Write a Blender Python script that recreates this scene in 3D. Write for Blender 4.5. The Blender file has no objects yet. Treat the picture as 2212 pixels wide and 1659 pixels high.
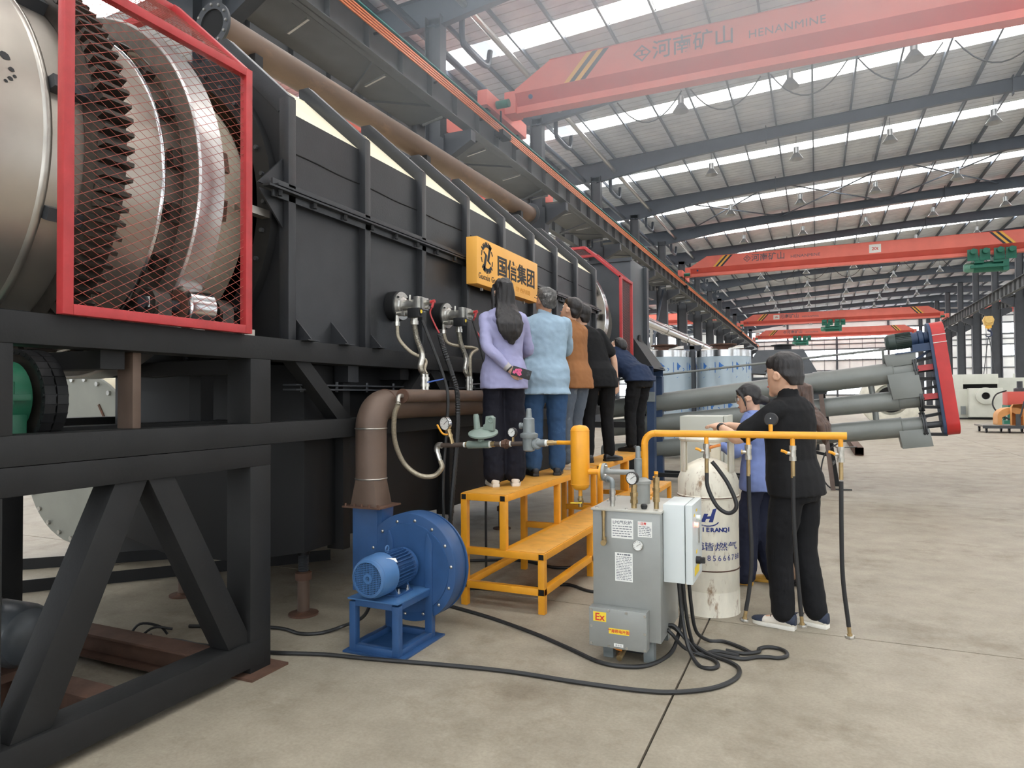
import bpy, bmesh, math, random
import numpy as np
from mathutils import Vector, Matrix, Quaternion, noise
SC = bpy.context.scene
COL = SC.collection
PI = math.pi
random.seed(7)
def V(*a): return Vector(a if len(a) > 1 else a[0])

# ---------------------------------------------------------------- camera, world, exposure
cam_data = bpy.data.cameras.new('camera'); cam = bpy.data.objects.new('camera', cam_data); COL.objects.link(cam)
cam_data.sensor_width = 36.0; cam_data.lens = 1474.0 / 2212.0 * 36.0
cam_data.clip_start = 0.05; cam_data.clip_end = 400
yaw, pitch, roll = math.radians(24.06), math.radians(1.07), math.radians(0.35)
fw = V(-math.sin(yaw)*math.cos(pitch), math.cos(yaw)*math.cos(pitch), math.sin(pitch))
rt = V(math.cos(yaw), math.sin(yaw), 0); up = rt.cross(fw)
rt, up = rt*math.cos(roll) - up*math.sin(roll), up*math.cos(roll) + rt*math.sin(roll)
cam.matrix_world = Matrix(((rt.x, up.x, -fw.x, 0), (rt.y, up.y, -fw.y, 0), (rt.z, up.z, -fw.z, 1.55), (0, 0, 0, 1)))
SC.camera = cam
SC.view_settings.view_transform = 'Standard'; SC.view_settings.look = 'None'
SC.view_settings.gamma = 1.0; SC.view_settings.use_curve_mapping = False
SC.view_settings.exposure = 0.32
SKYLIGHT = 11.0      # translucent roof lights
WINDOW = 4.5         # wall windows
w = bpy.data.worlds.new('World'); SC.world = w; w.use_nodes = True
w.node_tree.nodes['Background'].inputs[0].default_value = (0.86, 0.93, 1.0, 1)
w.node_tree.nodes['Background'].inputs[1].default_value = 1.0
SC.cycles.use_denoising = True
SC.cycles.max_bounces = 6; SC.cycles.diffuse_bounces = 4; SC.cycles.glossy_bounces = 3
SC.cycles.sample_clamp_indirect = 6.0

# ---------------------------------------------------------------- materials
def lin(c): return tuple(((x/255.0)/12.92 if x/255.0 <= .04045 else ((x/255.0+.055)/1.055)**2.4) for x in c)
MATS = {}
def pm(name, rgb, rough=.5, metal=0., var=.12, vs=6., bump=0., bs=40., spec=.5, rgb2=None, thr=None, stretch=None, coat=0.):
    """Principled material: base colour modulated by noise (var), optional second colour in noise patches (rgb2, thr), fine bump."""
    if name in MATS: return MATS[name]
    m = bpy.data.materials.new(name); m.use_nodes = True; nt = m.node_tree; N = nt.nodes; L = nt.links
    b = N['Principled BSDF']; b.inputs['Roughness'].default_value = rough; b.inputs['Metallic'].default_value = metal
    b.inputs['Specular IOR Level'].default_value = spec
    if coat: b.inputs['Coat Weight'].default_value = coat
    tc = N.new('ShaderNodeTexCoord'); co = tc.outputs['Object']
    if stretch:
        mp = N.new('ShaderNodeMapping'); mp.inputs['Scale'].default_value = stretch; L.new(co, mp.inputs[0]); co = mp.outputs[0]
    c = lin(rgb)
    nz = N.new('ShaderNodeTexNoise'); nz.inputs['Scale'].default_value = vs; nz.inputs['Detail'].default_value = 5; L.new(co, nz.inputs['Vector'])
    rp = N.new('ShaderNodeValToRGB'); L.new(nz.outputs['Fac'], rp.inputs[0])
    e = rp.color_ramp.elements
    e[0].position = .3; e[0].color = (*[x*(1-var) for x in c], 1); e[1].position = .7; e[1].color = (*[min(1, x*(1+var)) for x in c], 1)
    out = rp.outputs[0]
    if rgb2 is not None:
        n2 = N.new('ShaderNodeTexNoise'); n2.inputs['Scale'].default_value = vs*.7; n2.inputs['Detail'].default_value = 8; n2.inputs['Roughness'].default_value = .7; L.new(co, n2.inputs['Vector'])
        r2 = N.new('ShaderNodeValToRGB'); t = thr or .6; r2.color_ramp.elements[0].position = t; r2.color_ramp.elements[1].position = min(1, t+.1); L.new(n2.outputs['Fac'], r2.inputs[0])
        mx = N.new('ShaderNodeMix'); mx.data_type = 'RGBA'; L.new(r2.outputs[0], mx.inputs[0]); L.new(out, mx.inputs[6]); mx.inputs[7].default_value = (*lin(rgb2), 1); out = mx.outputs[2]
    L.new(out, b.inputs['Base Color'])
    if bump:
        n3 = N.new('ShaderNodeTexNoise'); n3.inputs['Scale'].default_value = bs; n3.inputs['Detail'].default_value = 4; L.new(co, n3.inputs['Vector'])
        bp = N.new('ShaderNodeBump'); bp.inputs['Strength'].default_value = bump; bp.inputs['Distance'].default_value = .01; L.new(n3.outputs['Fac'], bp.inputs['Height']); L.new(bp.outputs[0], b.inputs['Normal'])
    MATS[name] = m; return m
def em(name, rgb, s):
    if name in MATS: return MATS[name]
    m = bpy.data.materials.new(name); m.use_nodes = True; nt = m.node_tree; N = nt.nodes
    b = N['Principled BSDF']; b.inputs['Base Color'].default_value = (.8, .8, .8, 1); b.inputs['Emission Color'].default_value = (*lin(rgb), 1); b.inputs['Emission Strength'].default_value = s
    MATS[name] = m; return m

steel_dark = pm('dark_painted_steel', (58, 60, 63), .45, .0, .12, 3)
black = pm('black_painted_steel', (44, 45, 47), .38, 0, .18, 4, .08, 90)
black2 = pm('matt_black_steel', (17, 17, 18), .6, 0, .15, 4)
frame_black = pm('charcoal_painted_steel', (34, 34, 34), .55, 0, .16, 4, .08, 60, .3, rgb2=(80, 72, 64), thr=.72)
girder_grey = pm('grey_girder_paint', (92, 94, 95), .55, 0, .1, 2)
column_grey = pm('dark_grey_column_paint', (66, 69, 74), .5, 0, .1, 2)
rafter_grey = pm('blue_grey_rafter_paint', (74, 82, 92), .5, 0, .08, 2)
red = pm('red_gloss_paint', (178, 54, 56), .4, 0, .12, 12, .05, 80, rgb2=(150, 40, 38), thr=.68)
crane_red = pm('orange_red_crane_paint', (228, 118, 102), .5, 0, .06, 1.5)
crane_red_b = pm('deep_red_crane_paint', (204, 86, 74), .5, 0, .06, 1.5)
yellow = pm('amber_yellow_paint', (233, 160, 38), .38, 0, .07, 8, .03, 120)
yellow_worn = pm('worn_amber_floor_paint', (218, 160, 72), .45, 0, .14, 9, .05, 60, rgb2=(190, 140, 78), thr=.58)
blue = pm('blue_machine_paint', (46, 80, 124), .42, 0, .12, 6, .04, 120)
blue_l = pm('light_blue_machine_paint', (70, 110, 156), .38, 0, .08, 6)
steel = pm('bare_steel', (178, 172, 162), .33, .85, .16, 3, .06, 30, rgb2=(120, 112, 100), thr=.66)
shell_m = pm('stainless_drum_plate', (186, 178, 166), .36, .8, .14, 2.2, .03, 12, rgb2=(150, 138, 120), thr=.63)
polished = pm('polished_steel', (205, 205, 205), .18, 1., .06, 4)
zinc = pm('zinc_plated_steel', (190, 188, 182), .3, .9, .15, 30)
brass = pm('brass', (176, 152, 110), .35, .8, .15, 30)
rust_pipe = pm('rusty_brown_pipe', (104, 86, 74), .55, .25, .22, 3, .08, 30, rgb2=(126, 100, 82), thr=.58, stretch=(1, .35, 1))
rust = pm('rusted_steel', (92, 66, 52), .75, .1, .25, 8, .15, 40, rgb2=(124, 74, 48), thr=.6)
gear_m = pm('oiled_gear_steel', (72, 66, 60), .4, .6, .2, 20)
cream = pm('cream_insulation_cover', (226, 216, 188), .75, 0, .08, 5, .1, 20)
white_paint = pm('white_enamel', (226, 230, 228), .35, 0, .04, 4)
grey_paint = pm('grey_hammer_paint', (128, 134, 134), .38, .2, .08, 20)
tube_grey = pm('grey_tube_paint', (122, 125, 121), .4, .1, .1, 2, .04, 10)
sage = pm('sage_green_paint', (128, 142, 132), .42, 0, .08, 20)
rubber = pm('black_rubber', (30, 30, 31), .5, 0, .15, 30)
hole_black = pm('black_void', (12, 12, 12), .9, 0, 0, 4)
green = pm('green_gearbox_paint', (46, 112, 84), .4, 0, .12, 12, .06, 60)
hoist_green = pm('green_hoist_paint', (28, 104, 84), .45, 0, .1, 8)
orange_bar = pm('orange_copper_busbar', (224, 128, 78), .45, .2, .1, 8)
teal = pm('teal_cable_sheath', (52, 128, 120), .5, 0, .05, 8)
ink_black = pm('black_ink', (26, 28, 32), .6, 0, .02, 8)
ink_blue = pm('blue_ink', (38, 54, 120), .6, 0, .15, 60)
ink_grey = pm('grey_ink', (92, 96, 104), .6, 0, .05, 8)
ink_red = pm('red_ink', (206, 60, 48), .6, 0, .05, 8)
label_white = pm('white_label', (228, 228, 222), .5, 0, .03, 20)
label_yellow = pm('yellow_label', (238, 206, 60), .5, 0, .03, 20)
stripe_yellow = pm('yellow_stripe', (236, 180, 70), .5, 0, .03, 8)
stripe_black = pm('black_stripe', (40, 46, 56), .5, 0, .03, 8)

# ---------------------------------------------------------------- mesh builder
class MB:
    def __init__(s): s.v = []; s.f = []
    def add(s, vs, fs):
        o = len(s.v); s.v += [Vector(p) for p in vs]; s.f += [tuple(i+o for i in f) for f in fs]; return s
    def box(s, x0, x1, y0, y1, z0, z1):
        return s.add([(x0,y0,z0),(x1,y0,z0),(x1,y1,z0),(x0,y1,z0),(x0,y0,z1),(x1,y0,z1),(x1,y1,z1),(x0,y1,z1)],
                     [(0,3,2,1),(4,5,6,7),(0,1,5,4),(1,2,6,5),(2,3,7,6),(3,0,4,7)])
    def frame(s, p, q, upv=(0,0,1)):
        p, q = Vector(p), Vector(q); d = (q-p).normalized(); u = Vector(upv)
        if abs(d.dot(u)) > .98: u = Vector((1,0,0)) if abs(d.x) < .9 else Vector((0,1,0))
        sd = d.cross(u).normalized(); u = sd.cross(d).normalized(); return p, q, d, sd, u
    def ext(s, p, q, poly, upv=(0,0,1)):
        """extrude a closed 2-D section (side, up) from p to q"""
        p, q, d, sd, u = s.frame(p, q, upv); n = len(poly)
        vs = [p+sd*a+u*b for a, b in poly]+[q+sd*a+u*b for a, b in poly]
        fs = [tuple(range(n))[::-1], tuple(range(n, 2*n))]+[(i, (i+1) % n, n+(i+1) % n, n+i) for i in range(n)]
        return s.add(vs, fs)
    def beam(s, p, q, w_, h, upv=(0,0,1)):
        a, b = w_/2, h/2; return s.ext(p, q, [(-a,-b),(a,-b),(a,b),(-a,b)], upv)
    def ibeam(s, p, q, h, b, tf=.016, tw=.012, upv=(0,0,1)):
        H, B, T = h/2, b/2, tw/2
        return s.ext(p, q, [(-B,-H),(B,-H),(B,-H+tf),(T,-H+tf),(T,H-tf),(B,H-tf),(B,H),(-B,H),(-B,H-tf),(-T,H-tf),(-T,-H+tf),(-B,-H+tf)], upv)
    def chan(s, p, q, h, b, t=.008, upv=(0,0,1)):
        H = h/2; return s.ext(p, q, [(0,-H),(b,-H),(b,-H+t),(t,-H+t),(t,H-t),(b,H-t),(b,H),(0,H)], upv)
    def angle(s, p, q, a, t=.006, upv=(0,0,1)):
        return s.ext(p, q, [(0,0),(a,0),(a,t),(t,t),(t,a),(0,a)], upv)
    def cyl(s, p, q, r, n=16, r2=None, cap=True):
        p, q, d, sd, u = s.frame(p, q); r2 = r if r2 is None else r2
        vs = []; fs = []
        for k in range(n):
            a = 2*PI*k/n; e = sd*math.cos(a)+u*math.sin(a); vs += [p+e*r, q+e*r2]
        fs = [(2*k, 2*((k+1) % n), 2*((k+1) % n)+1, 2*k+1) for k in range(n)]
        if cap: fs += [tuple(2*k for k in range(n))[::-1], tuple(2*k+1 for k in range(n))]
        return s.add(vs, fs)
    def tube(s, pts, r, n=8, cap=True, rr=None):
        pts = [Vector(p) for p in pts]; m = len(pts); vs = []; fs = []; u = None
        for i, p in enumerate(pts):
            d = (pts[min(i+1, m-1)]-pts[max(i-1, 0)]).normalized()
            if u is None:
                u = Vector((0,0,1)) if abs(d.z) < .9 else Vector((1,0,0))
            u = (u-d*u.dot(d)).normalized(); sd = d.cross(u); R = rr[i] if rr else r
            vs += [p+(sd*math.cos(2*PI*k/n)+u*math.sin(2*PI*k/n))*R for k in range(n)]
        for i in range(m-1):
            fs += [(i*n+k, i*n+(k+1) % n, (i+1)*n+(k+1) % n, (i+1)*n+k) for k in range(n)]
        if cap: fs += [tuple(range(n))[::-1], tuple(range((m-1)*n, m*n))]
        return s.add(vs, fs)
    def lathe(s, o, axis, prof, n=24, a0=0., a1=2*PI, closed=False, ref=None):
        """revolve profile [(radius, distance along axis)] about axis through o"""
        o = Vector(o); d = Vector(axis).normalized(); u = Vector(ref) if ref else (Vector((0,0,1)) if abs(d.z) < .9 else Vector((1,0,0)))
        u = (u-d*u.dot(d)).normalized(); sd = d.cross(u); full = abs(a1-a0-2*PI) < 1e-6; m = len(prof); nn = n if full else n+1; vs = []; fs = []
        for k in range(nn):
            a = a0+(a1-a0)*k/n; e = u*math.cos(a)+sd*math.sin(a); vs += [o+e*r+d*t for r, t in prof]
        for k in range(n):
            b = (k+1) % nn if full else k+1
            for j in range(m if closed else m-1):
                j2 = (j+1) % m; fs.append((k*m+j, b*m+j, b*m+j2, k*m+j2))
        if full and not closed:
            if prof[0][0] > 1e-5: fs.append(tuple(k*m for k in range(nn)))
            if prof[-1][0] > 1e-5: fs.append(tuple(k*m+m-1 for k in range(nn)))
        return s.add(vs, fs)
    def prism(s, poly, o, a, b, t):
        """polygon with 2-D points in axes a, b at o, thickness vector t"""
        o, a, b, t = Vector(o), Vector(a), Vector(b), Vector(t); n = len(poly)
        vs = [o+a*x+b*y for x, y in poly]; vs += [p+t for p in vs]
        return s.add(vs, [tuple(range(n))[::-1], tuple(range(n, 2*n))]+[(i, (i+1) % n, n+(i+1) % n, n+i) for i in range(n)])
    def sphere(s, c, r, n=12, sx=1, sy=1, sz=1):
        pr = [(r*math.sin(PI*k/(n//2+2)), -r*math.cos(PI*k/(n//2+2))) for k in range(n//2+3)]
        pr[0] = (0, -r); pr[-1] = (0, r); o = len(s.v)
        s.lathe((0,0,0), (0,0,1), pr, n)
        for i in range(o, len(s.v)): p = s.v[i]; s.v[i] = Vector((c[0]+p.x*sx, c[1]+p.y*sy, c[2]+p.z*sz))
        return s
    def torus(s, c, axis, R, r, n=24, m=8, a0=0., a1=2*PI, ref=None):
        return s.lathe(c, axis, [(R+r*math.cos(2*PI*k/m), r*math.sin(2*PI*k/m)) for k in range(m)], n, a0, a1, True, ref)
    def bolts(s, pts, axis, r=.012, h=.01, n=6):
        a = Vector(axis).normalized()
        for p in pts: s.cyl(Vector(p), Vector(p)+a*h, r, n)
        return s
    def xf(s, m):
        s.v = [m @ p for p in s.v]; return s
    def mesh(s, name, mat, off=None, bev=0, ang=35):
        me = bpy.data.meshes.new(name)
        vs = [p-off for p in s.v] if off is not None else s.v
        me.from_pydata([tuple(p) for p in vs], [], s.f)
        bm = bmesh.new(); bm.from_mesh(me)
        bmesh.ops.remove_doubles(bm, verts=bm.verts, dist=1e-6)
        bmesh.ops.recalc_face_normals(bm, faces=bm.faces)
        if bev: bmesh.ops.bevel(bm, geom=[e for e in bm.edges if len(e.link_faces) == 2 and e.calc_face_angle(0) > .6], offset=bev, segments=2, affect='EDGES', profile=.6)
        for f in bm.faces: f.smooth = True
        bm.to_mesh(me); bm.free(); me.set_sharp_from_angle(angle=math.radians(ang))
        if mat: me.materials.append(mat)
        return me

def tagp(o, label=None, cat=None, group=None, kind=None):
    if label: o['label'] = label
    if cat: o['category'] = cat
    if group: o['group'] = group
    if kind: o['kind'] = kind
    return o
OFF = {}
def thing(name, label, cat, loc=(0,0,0), rotz=0, group=None, kind=None):
    """an Empty at the thing's base; parts are its children"""
    o = bpy.data.objects.new(name, None); COL.objects.link(o); o.location = loc; o.rotation_euler = (0,0,rotz); o.empty_display_size = .1
    OFF[o.name] = Vector(loc); return tagp(o, label, cat, group, kind)
def part(name, mb, mat, parent=None, local=False, bev=0, label=None, ang=35, kind=None):
    """one mesh object; world coordinates unless local"""
    off = None if (local or parent is None) else OFF[parent.name]
    o = bpy.data.objects.new(name, mb.mesh(name, mat, off, bev, ang)); COL.objects.link(o)
    if parent is not None:
        o.parent = parent; OFF[o.name] = OFF[parent.name]
    return tagp(o, label, kind=kind)
def solo(name, mb, mat, label, cat, group=None, kind=None, bev=0, loc=None, ang=35):
    """a thing that is one mesh, its origin at loc (default: centre of its base)"""
    if loc is None:
        xs = [p.x for p in mb.v]; ys = [p.y for p in mb.v]; loc = ((min(xs)+max(xs))/2, (min(ys)+max(ys))/2, min(p.z for p in mb.v))
    o = bpy.data.objects.new(name, mb.mesh(name, mat, Vector(loc), bev, ang)); COL.objects.link(o); o.location = loc
    OFF[o.name] = Vector(loc); return tagp(o, label, cat, group, kind)
def dup(root, loc, rotz=None, label=None, group=None):
    def cp(o, par):
        c = o.copy(); COL.objects.link(c)
        if par is not None: c.parent = par
        for ch in kids.get(o.name, []): cp(ch, c)
        return c
    kids = {}
    for ch in root.children_recursive: kids.setdefault(ch.parent.name, []).append(ch)
    r = cp(root, None); r.location = loc
    if rotz is not None: r.rotation_euler = (0,0,rotz)
    if label: r['label'] = label
    if group: r['group'] = group
    OFF[r.name] = Vector(loc); return r
def text(name, body, size, loc, xdir, ydir, mat, parent, ext=.001, bold=0., align='CENTER', sx=1.0, label=None, spacing=1.0):
    """lettering; loc is the middle of its base line in world coordinates"""
    cu = bpy.data.curves.new(name, 'FONT'); cu.body = body; cu.size = size; cu.extrude = ext; cu.offset = bold; cu.align_x = align; cu.resolution_u = 2; cu.space_character = spacing
    cu.materials.append(mat)
    o = bpy.data.objects.new(name, cu); COL.objects.link(o)
    x, y = Vector(xdir).normalized(), Vector(ydir).normalized(); z = x.cross(y)
    l = Vector(loc)-(OFF[parent.name] if parent is not None else Vector())
    o.parent = parent
    o.matrix_local = Matrix(((x.x*sx,y.x,z.x,l.x),(x.y*sx,y.y,z.y,l.y),(x.z*sx,y.z,z.z,l.z),(0,0,0,1)))
    return tagp(o, label)
def bez(pts, n=8):
    """smooth curve through points (Catmull-Rom)"""
    P = [Vector(p) for p in pts]; P = [P[0]*2-P[1]]+P+[P[-1]*2-P[-2]]; out = []
    for i in range(1, len(P)-2):
        for k in range(n):
            t = k/n; a, b, c, d = P[i-1], P[i], P[i+1], P[i+2]
            out.append(.5*((2*b)+(c-a)*t+(2*a-5*b+4*c-d)*t*t+(3*b-a-3*c+d)*t**3))
    out.append(P[-2]); return out
# ================================================================ the hall
BAY = 7.9; Y0 = 17.0; KS = range(-3, 14)          # column lines along the hall
XL, XR = -9.95, 14.5; XLL, XRR = -33.0, 39.0
YA, YB = Y0+BAY*-3, Y0+BAY*13
def roof_z(x): return 13.75+.052*x if x <= XR else 13.75+.052*(2*XR-x)
# floor: cast slabs with open joints
mb = MB(); mb.box(XLL, XRR, YA, YB, -.3, -.02)
floor_mat = bpy.data.materials.new('concrete_floor'); floor_mat.use_nodes = True
def concrete(m):
    nt = m.node_tree; N = nt.nodes; L = nt.links; b = N['Principled BSDF']
    ge = N.new('ShaderNodeNewGeometry')
    def nz(s, d, r=.6):
        n = N.new('ShaderNodeTexNoise'); n.inputs['Scale'].default_value = s; n.inputs['Detail'].default_value = d; n.inputs['Roughness'].default_value = r; L.new(ge.outputs['Position'], n.inputs['Vector']); return n
    def ramp(n, p0, c0, p1, c1):
        r = N.new('ShaderNodeValToRGB'); e = r.color_ramp.elements; e[0].position = p0; e[0].color = (*lin(c0), 1); e[1].position = p1; e[1].color = (*lin(c1), 1); L.new(n.outputs['Fac'], r.inputs[0]); return r
    def mix(f, a, bb, t='MIX'):
        x = N.new('ShaderNodeMix'); x.data_type = 'RGBA'; x.blend_type = t
        if isinstance(f, float): x.inputs[0].default_value = f
        else: L.new(f, x.inputs[0])
        L.new(a, x.inputs[6]); L.new(bb, x.inputs[7]); return x.outputs[2]
    big = ramp(nz(.35, 4), .35, (144, 135, 118), .68, (163, 153, 135))
    mid = ramp(nz(3.2, 8, .7), .35, (132, 122, 106), .7, (175, 166, 148))
    st = ramp(nz(1.1, 10, .72), .52, (255, 255, 255), .70, (178, 166, 148))
    fine = ramp(nz(60, 4), .35, (225, 225, 225), .65, (255, 255, 255))
    c = mix(.5, big.outputs[0], mid.outputs[0]); c = mix(.7, c, st.outputs[0], 'MULTIPLY'); c = mix(.6, c, fine.outputs[0], 'MULTIPLY')
    L.new(c, b.inputs['Base Color'])
    rr = N.new('ShaderNodeMapRange'); rr.inputs['To Min'].default_value = .42; rr.inputs['To Max'].default_value = .68; L.new(nz(2.2, 6).outputs['Fac'], rr.inputs[0]); L.new(rr.outputs[0], b.inputs['Roughness'])
    bp = N.new('ShaderNodeBump'); bp.inputs['Strength'].default_value = .12; bp.inputs['Distance'].default_value = .01; L.new(nz(45, 6).outputs['Fac'], bp.inputs['Height']); L.new(bp.outputs[0], b.inputs['Normal'])
concrete(floor_mat)
floor = bpy.data.objects.new('floor', mb.mesh('floor', pm('joint_dark', (52, 48, 44), .9))); COL.objects.link(floor); tagp(floor, 'grey beige concrete factory floor cast in slabs', kind='structure'); OFF['floor'] = Vector()
sx, sy = 5.3, 6.2; g = .006
slab = MB().box(g, sx-g, g, sy-g, -.02, 0).mesh('slab', floor_mat)
for i in range(-6, 8):
    for j in range(-1, 9):
        x = -.70+sx*i; y = 4.88+sy*j
        if x < XLL+.5 or x+sx > XRR: continue
        o = bpy.data.objects.new('slab', slab); COL.objects.link(o); o.parent = floor; o.location = (x, y, 0)
ylast = 4.88+sy*9
part('far_slab', MB().box(XLL, XRR, ylast, YB, -.02, 0), floor_mat, floor)
part('side_slab', MB().box(XLL, -.70-sx*6, YA, ylast, -.02, 0).box(-.70+sx*7, XRR, YA, ylast, -.02, 0).box(-.70-sx*6, -.70+sx*7, YA, 4.88-sy*1, -.02, 0), floor_mat, floor)

# ceiling: insulated sheets, purlins, rafters, roof lights
foil = bpy.data.materials.new('foil_insulation'); foil.use_nodes = True
def foil_nodes(m):
    nt = m.node_tree; N = nt.nodes; L = nt.links; b = N['Principled BSDF']; b.inputs['Roughness'].default_value = .55
    ge = N.new('ShaderNodeNewGeometry'); n = N.new('ShaderNodeTexNoise'); n.inputs['Scale'].default_value = 1.6; n.inputs['Detail'].default_value = 6; L.new(ge.outputs['Position'], n.inputs['Vector'])
    r = N.new('ShaderNodeValToRGB'); e = r.color_ramp.elements; e[0].position = .3; e[0].color = (*lin((206, 212, 220)), 1); e[1].position = .7; e[1].color = (*lin((230, 235, 240)), 1); L.new(n.outputs['Fac'], r.inputs[0])
    w_ = N.new('ShaderNodeTexWave'); w_.bands_direction = 'Y'; w_.inputs['Scale'].default_value = .72; w_.inputs['Distortion'].default_value = .8; w_.inputs['Detail Scale'].default_value = .4; L.new(ge.outputs['Position'], w_.inputs['Vector'])
    r2 = N.new('ShaderNodeValToRGB'); e = r2.color_ramp.elements; e[0].position = .0; e[0].color = (.42,.42,.42,1); e[1].position = .05; e[1].color = (1,1,1,1); L.new(w_.outputs['Fac'], r2.inputs[0])
    mx = N.new('ShaderNodeMix'); mx.data_type = 'RGBA'; mx.blend_type = 'MULTIPLY'; mx.inputs[0].default_value = .8; L.new(r.outputs[0], mx.inputs[6]); L.new(r2.outputs[0], mx.inputs[7]); L.new(mx.outputs[2], b.inputs['Base Color'])
    n2 = N.new('ShaderNodeTexNoise'); n2.inputs['Scale'].default_value = 5; n2.inputs['Detail'].default_value = 6; L.new(ge.outputs['Position'], n2.inputs['Vector'])
    bp = N.new('ShaderNodeBump'); bp.inputs['Strength'].default_value = .5; bp.inputs['Distance'].default_value = .06; L.new(n2.outputs['Fac'], bp.inputs['Height']); L.new(bp.outputs[0], b.inputs['Normal'])
foil_nodes(foil)
ceiling = thing('ceiling', 'pale insulated pitched roof over steel purlins and rafters', None, (0,0,0), kind='structure')
SW = .55; SO = 3.45                                   # roof light half width, offset in the bay
PX = [-.0+1.5*k for k in range(-22, 27) if XLL < 1.5*k < XRR]
sky_m = em('white_roof_light', (255, 255, 255), SKYLIGHT)
def sheet(x0, x1, y0, y1, dz=.22):
    z0, z1 = roof_z(x0)+dz, roof_z(x1)+dz
    return [(x0,y0,z0),(x1,y0,z1),(x1,y1,z1),(x0,y1,z0),(x0,y0,z0+.08),(x1,y0,z1+.08),(x1,y1,z1+.08),(x0,y1,z0+.08)]
BF = [(0,3,2,1),(4,5,6,7),(0,1,5,4),(1,2,6,5),(2,3,7,6),(3,0,4,7)]
for k in list(KS)[:-1]:
    ya = Y0+BAY*k; ys = ya+BAY/2-.1
    for xa, xb in ((XLL, XL), (XL, XR), (XR, XRR)):
        part('roof_sheet', MB().add(sheet(xa, xb, ya, ys-SW), BF), foil, ceiling)
        part('roof_sheet', MB().add(sheet(xa, xb, ys+SW, ya+BAY), BF), foil, ceiling)
    if k < -3: part('roof_sheet', MB().add(sheet(XLL, XRR if 0 else XR, ys-SW, ys+SW), BF), foil, ceiling); part('roof_sheet', MB().add(sheet(XR, XRR, ys-SW, ys+SW), BF), foil, ceiling); continue
    # roof light strip and its panes (main span one by one)
    st = part('skylight', MB().add(sheet(XL, XR, ys-SW-.02, ys-SW, .2), BF).add(sheet(XL, XR, ys+SW, ys+SW+.02, .2), BF), white_paint, ceiling)
    for x in [q for q in PX if XL <= q < XR-1]:
        part('pane', MB().add(sheet(x+.03, x+1.47, ys-SW, ys+SW), BF), sky_m, st)
    part('pane', MB().add(sheet(XL, -9.03, ys-SW, ys+SW), BF), sky_m, st)
    sd = MB()
    for x in [q for q in PX if XLL+1 < q < XL-1.5 or XR < q < XRR-1.5]: sd.add(sheet(x+.03, x+1.47, ys-SW, ys+SW), BF)
    part('pane', sd, sky_m, st, kind='stuff')
for x in PX:
    z = roof_z(x)
    part('purlin', MB().ext((x, YA, z+.1), (x, YB, z+.1), [(-.035,-.11),(.035,-.11),(.035,-.09),(-.02,-.09),(-.02,.11),(-.035,.11)]), rafter_grey, ceiling)
for k in KS:
    y = Y0+BAY*k
    for xa, xb, da, db in ((XLL, XL, .9, .95), (XL, XR, 1.0, .75), (XR, XRR, .8, .9)):
        q = MB(); xs = [xa, xa+.18*(xb-xa), xa+.35*(xb-xa), xa+.65*(xb-xa), xb]; ds = [da, .62, .52, .5, db]
        for j in range(4):
            x0, x1 = xs[j], xs[j+1]; z0, z1 = roof_z(x0), roof_z(x1)
            for hy, t0, t1 in ((.006, 0, 1), (.11, 0, .03), (.11, .97, 1)):
                def zz(z, d, t): return z-d*(1-t)
                b0 = (z0-ds[j]*(1-t0), z0-ds[j]*(1-t1)); b1 = (z1-ds[j+1]*(1-t0), z1-ds[j+1]*(1-t1))
                q.add([(x0,y-hy,b0[0]),(x1,y-hy,b1[0]),(x1,y+hy,b1[0]),(x0,y+hy,b0[0]),(x0,y-hy,b0[1]),(x1,y-hy,b1[1]),(x1,y+hy,b1[1]),(x0,y+hy,b0[1])], BF)
        for x in (-1.95, 7.3):
            if xa < x < xb: q.box(x-.02, x+.02, y-.12, y+.12, roof_z(x)-.68, roof_z(x)+.1)
        part('rafter', q, rafter_grey, ceiling)
# roof bracing rods
for yb, pairs in ((Y0+BAY*3, ((-8, -2), (-2, 4), (4, 10))), (Y0+BAY*11, ((-8, -2), (-2, 4), (4, 10))), (Y0+BAY*-1, ((-8,-2),(4,10)))):
    for xa, xb in pairs:
        for u, v in ((xa, xb), (xb, xa)):
            part('brace_rod', MB().cyl((u, yb, roof_z(u)-.2), (v, yb+BAY, roof_z(v)-.2), .04, 6), rafter_grey, ceiling)
part('rain_pipe', MB().cyl((-9.0, YA, 12.7), (-9.0, YB, 12.7), .1, 10), zinc, ceiling)
part('rain_pipe', MB().cyl((-10.6, YA, 12.4), (-10.6, YB, 12.4), .12, 10), rafter_grey, ceiling)
for k in range(0, 8):
    y = Y0+BAY*k+.6
    part('pipe_offset', MB().tube(bez([(-9.4, y, 12.75), (-9.4, y+.02, 12.1), (-9.4, y+.3, 11.95), (-9.4, y+1.6, 12.0), (-9.4, y+1.9, 12.6)], 5), .09, 8), rafter_grey, ceiling)

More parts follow.
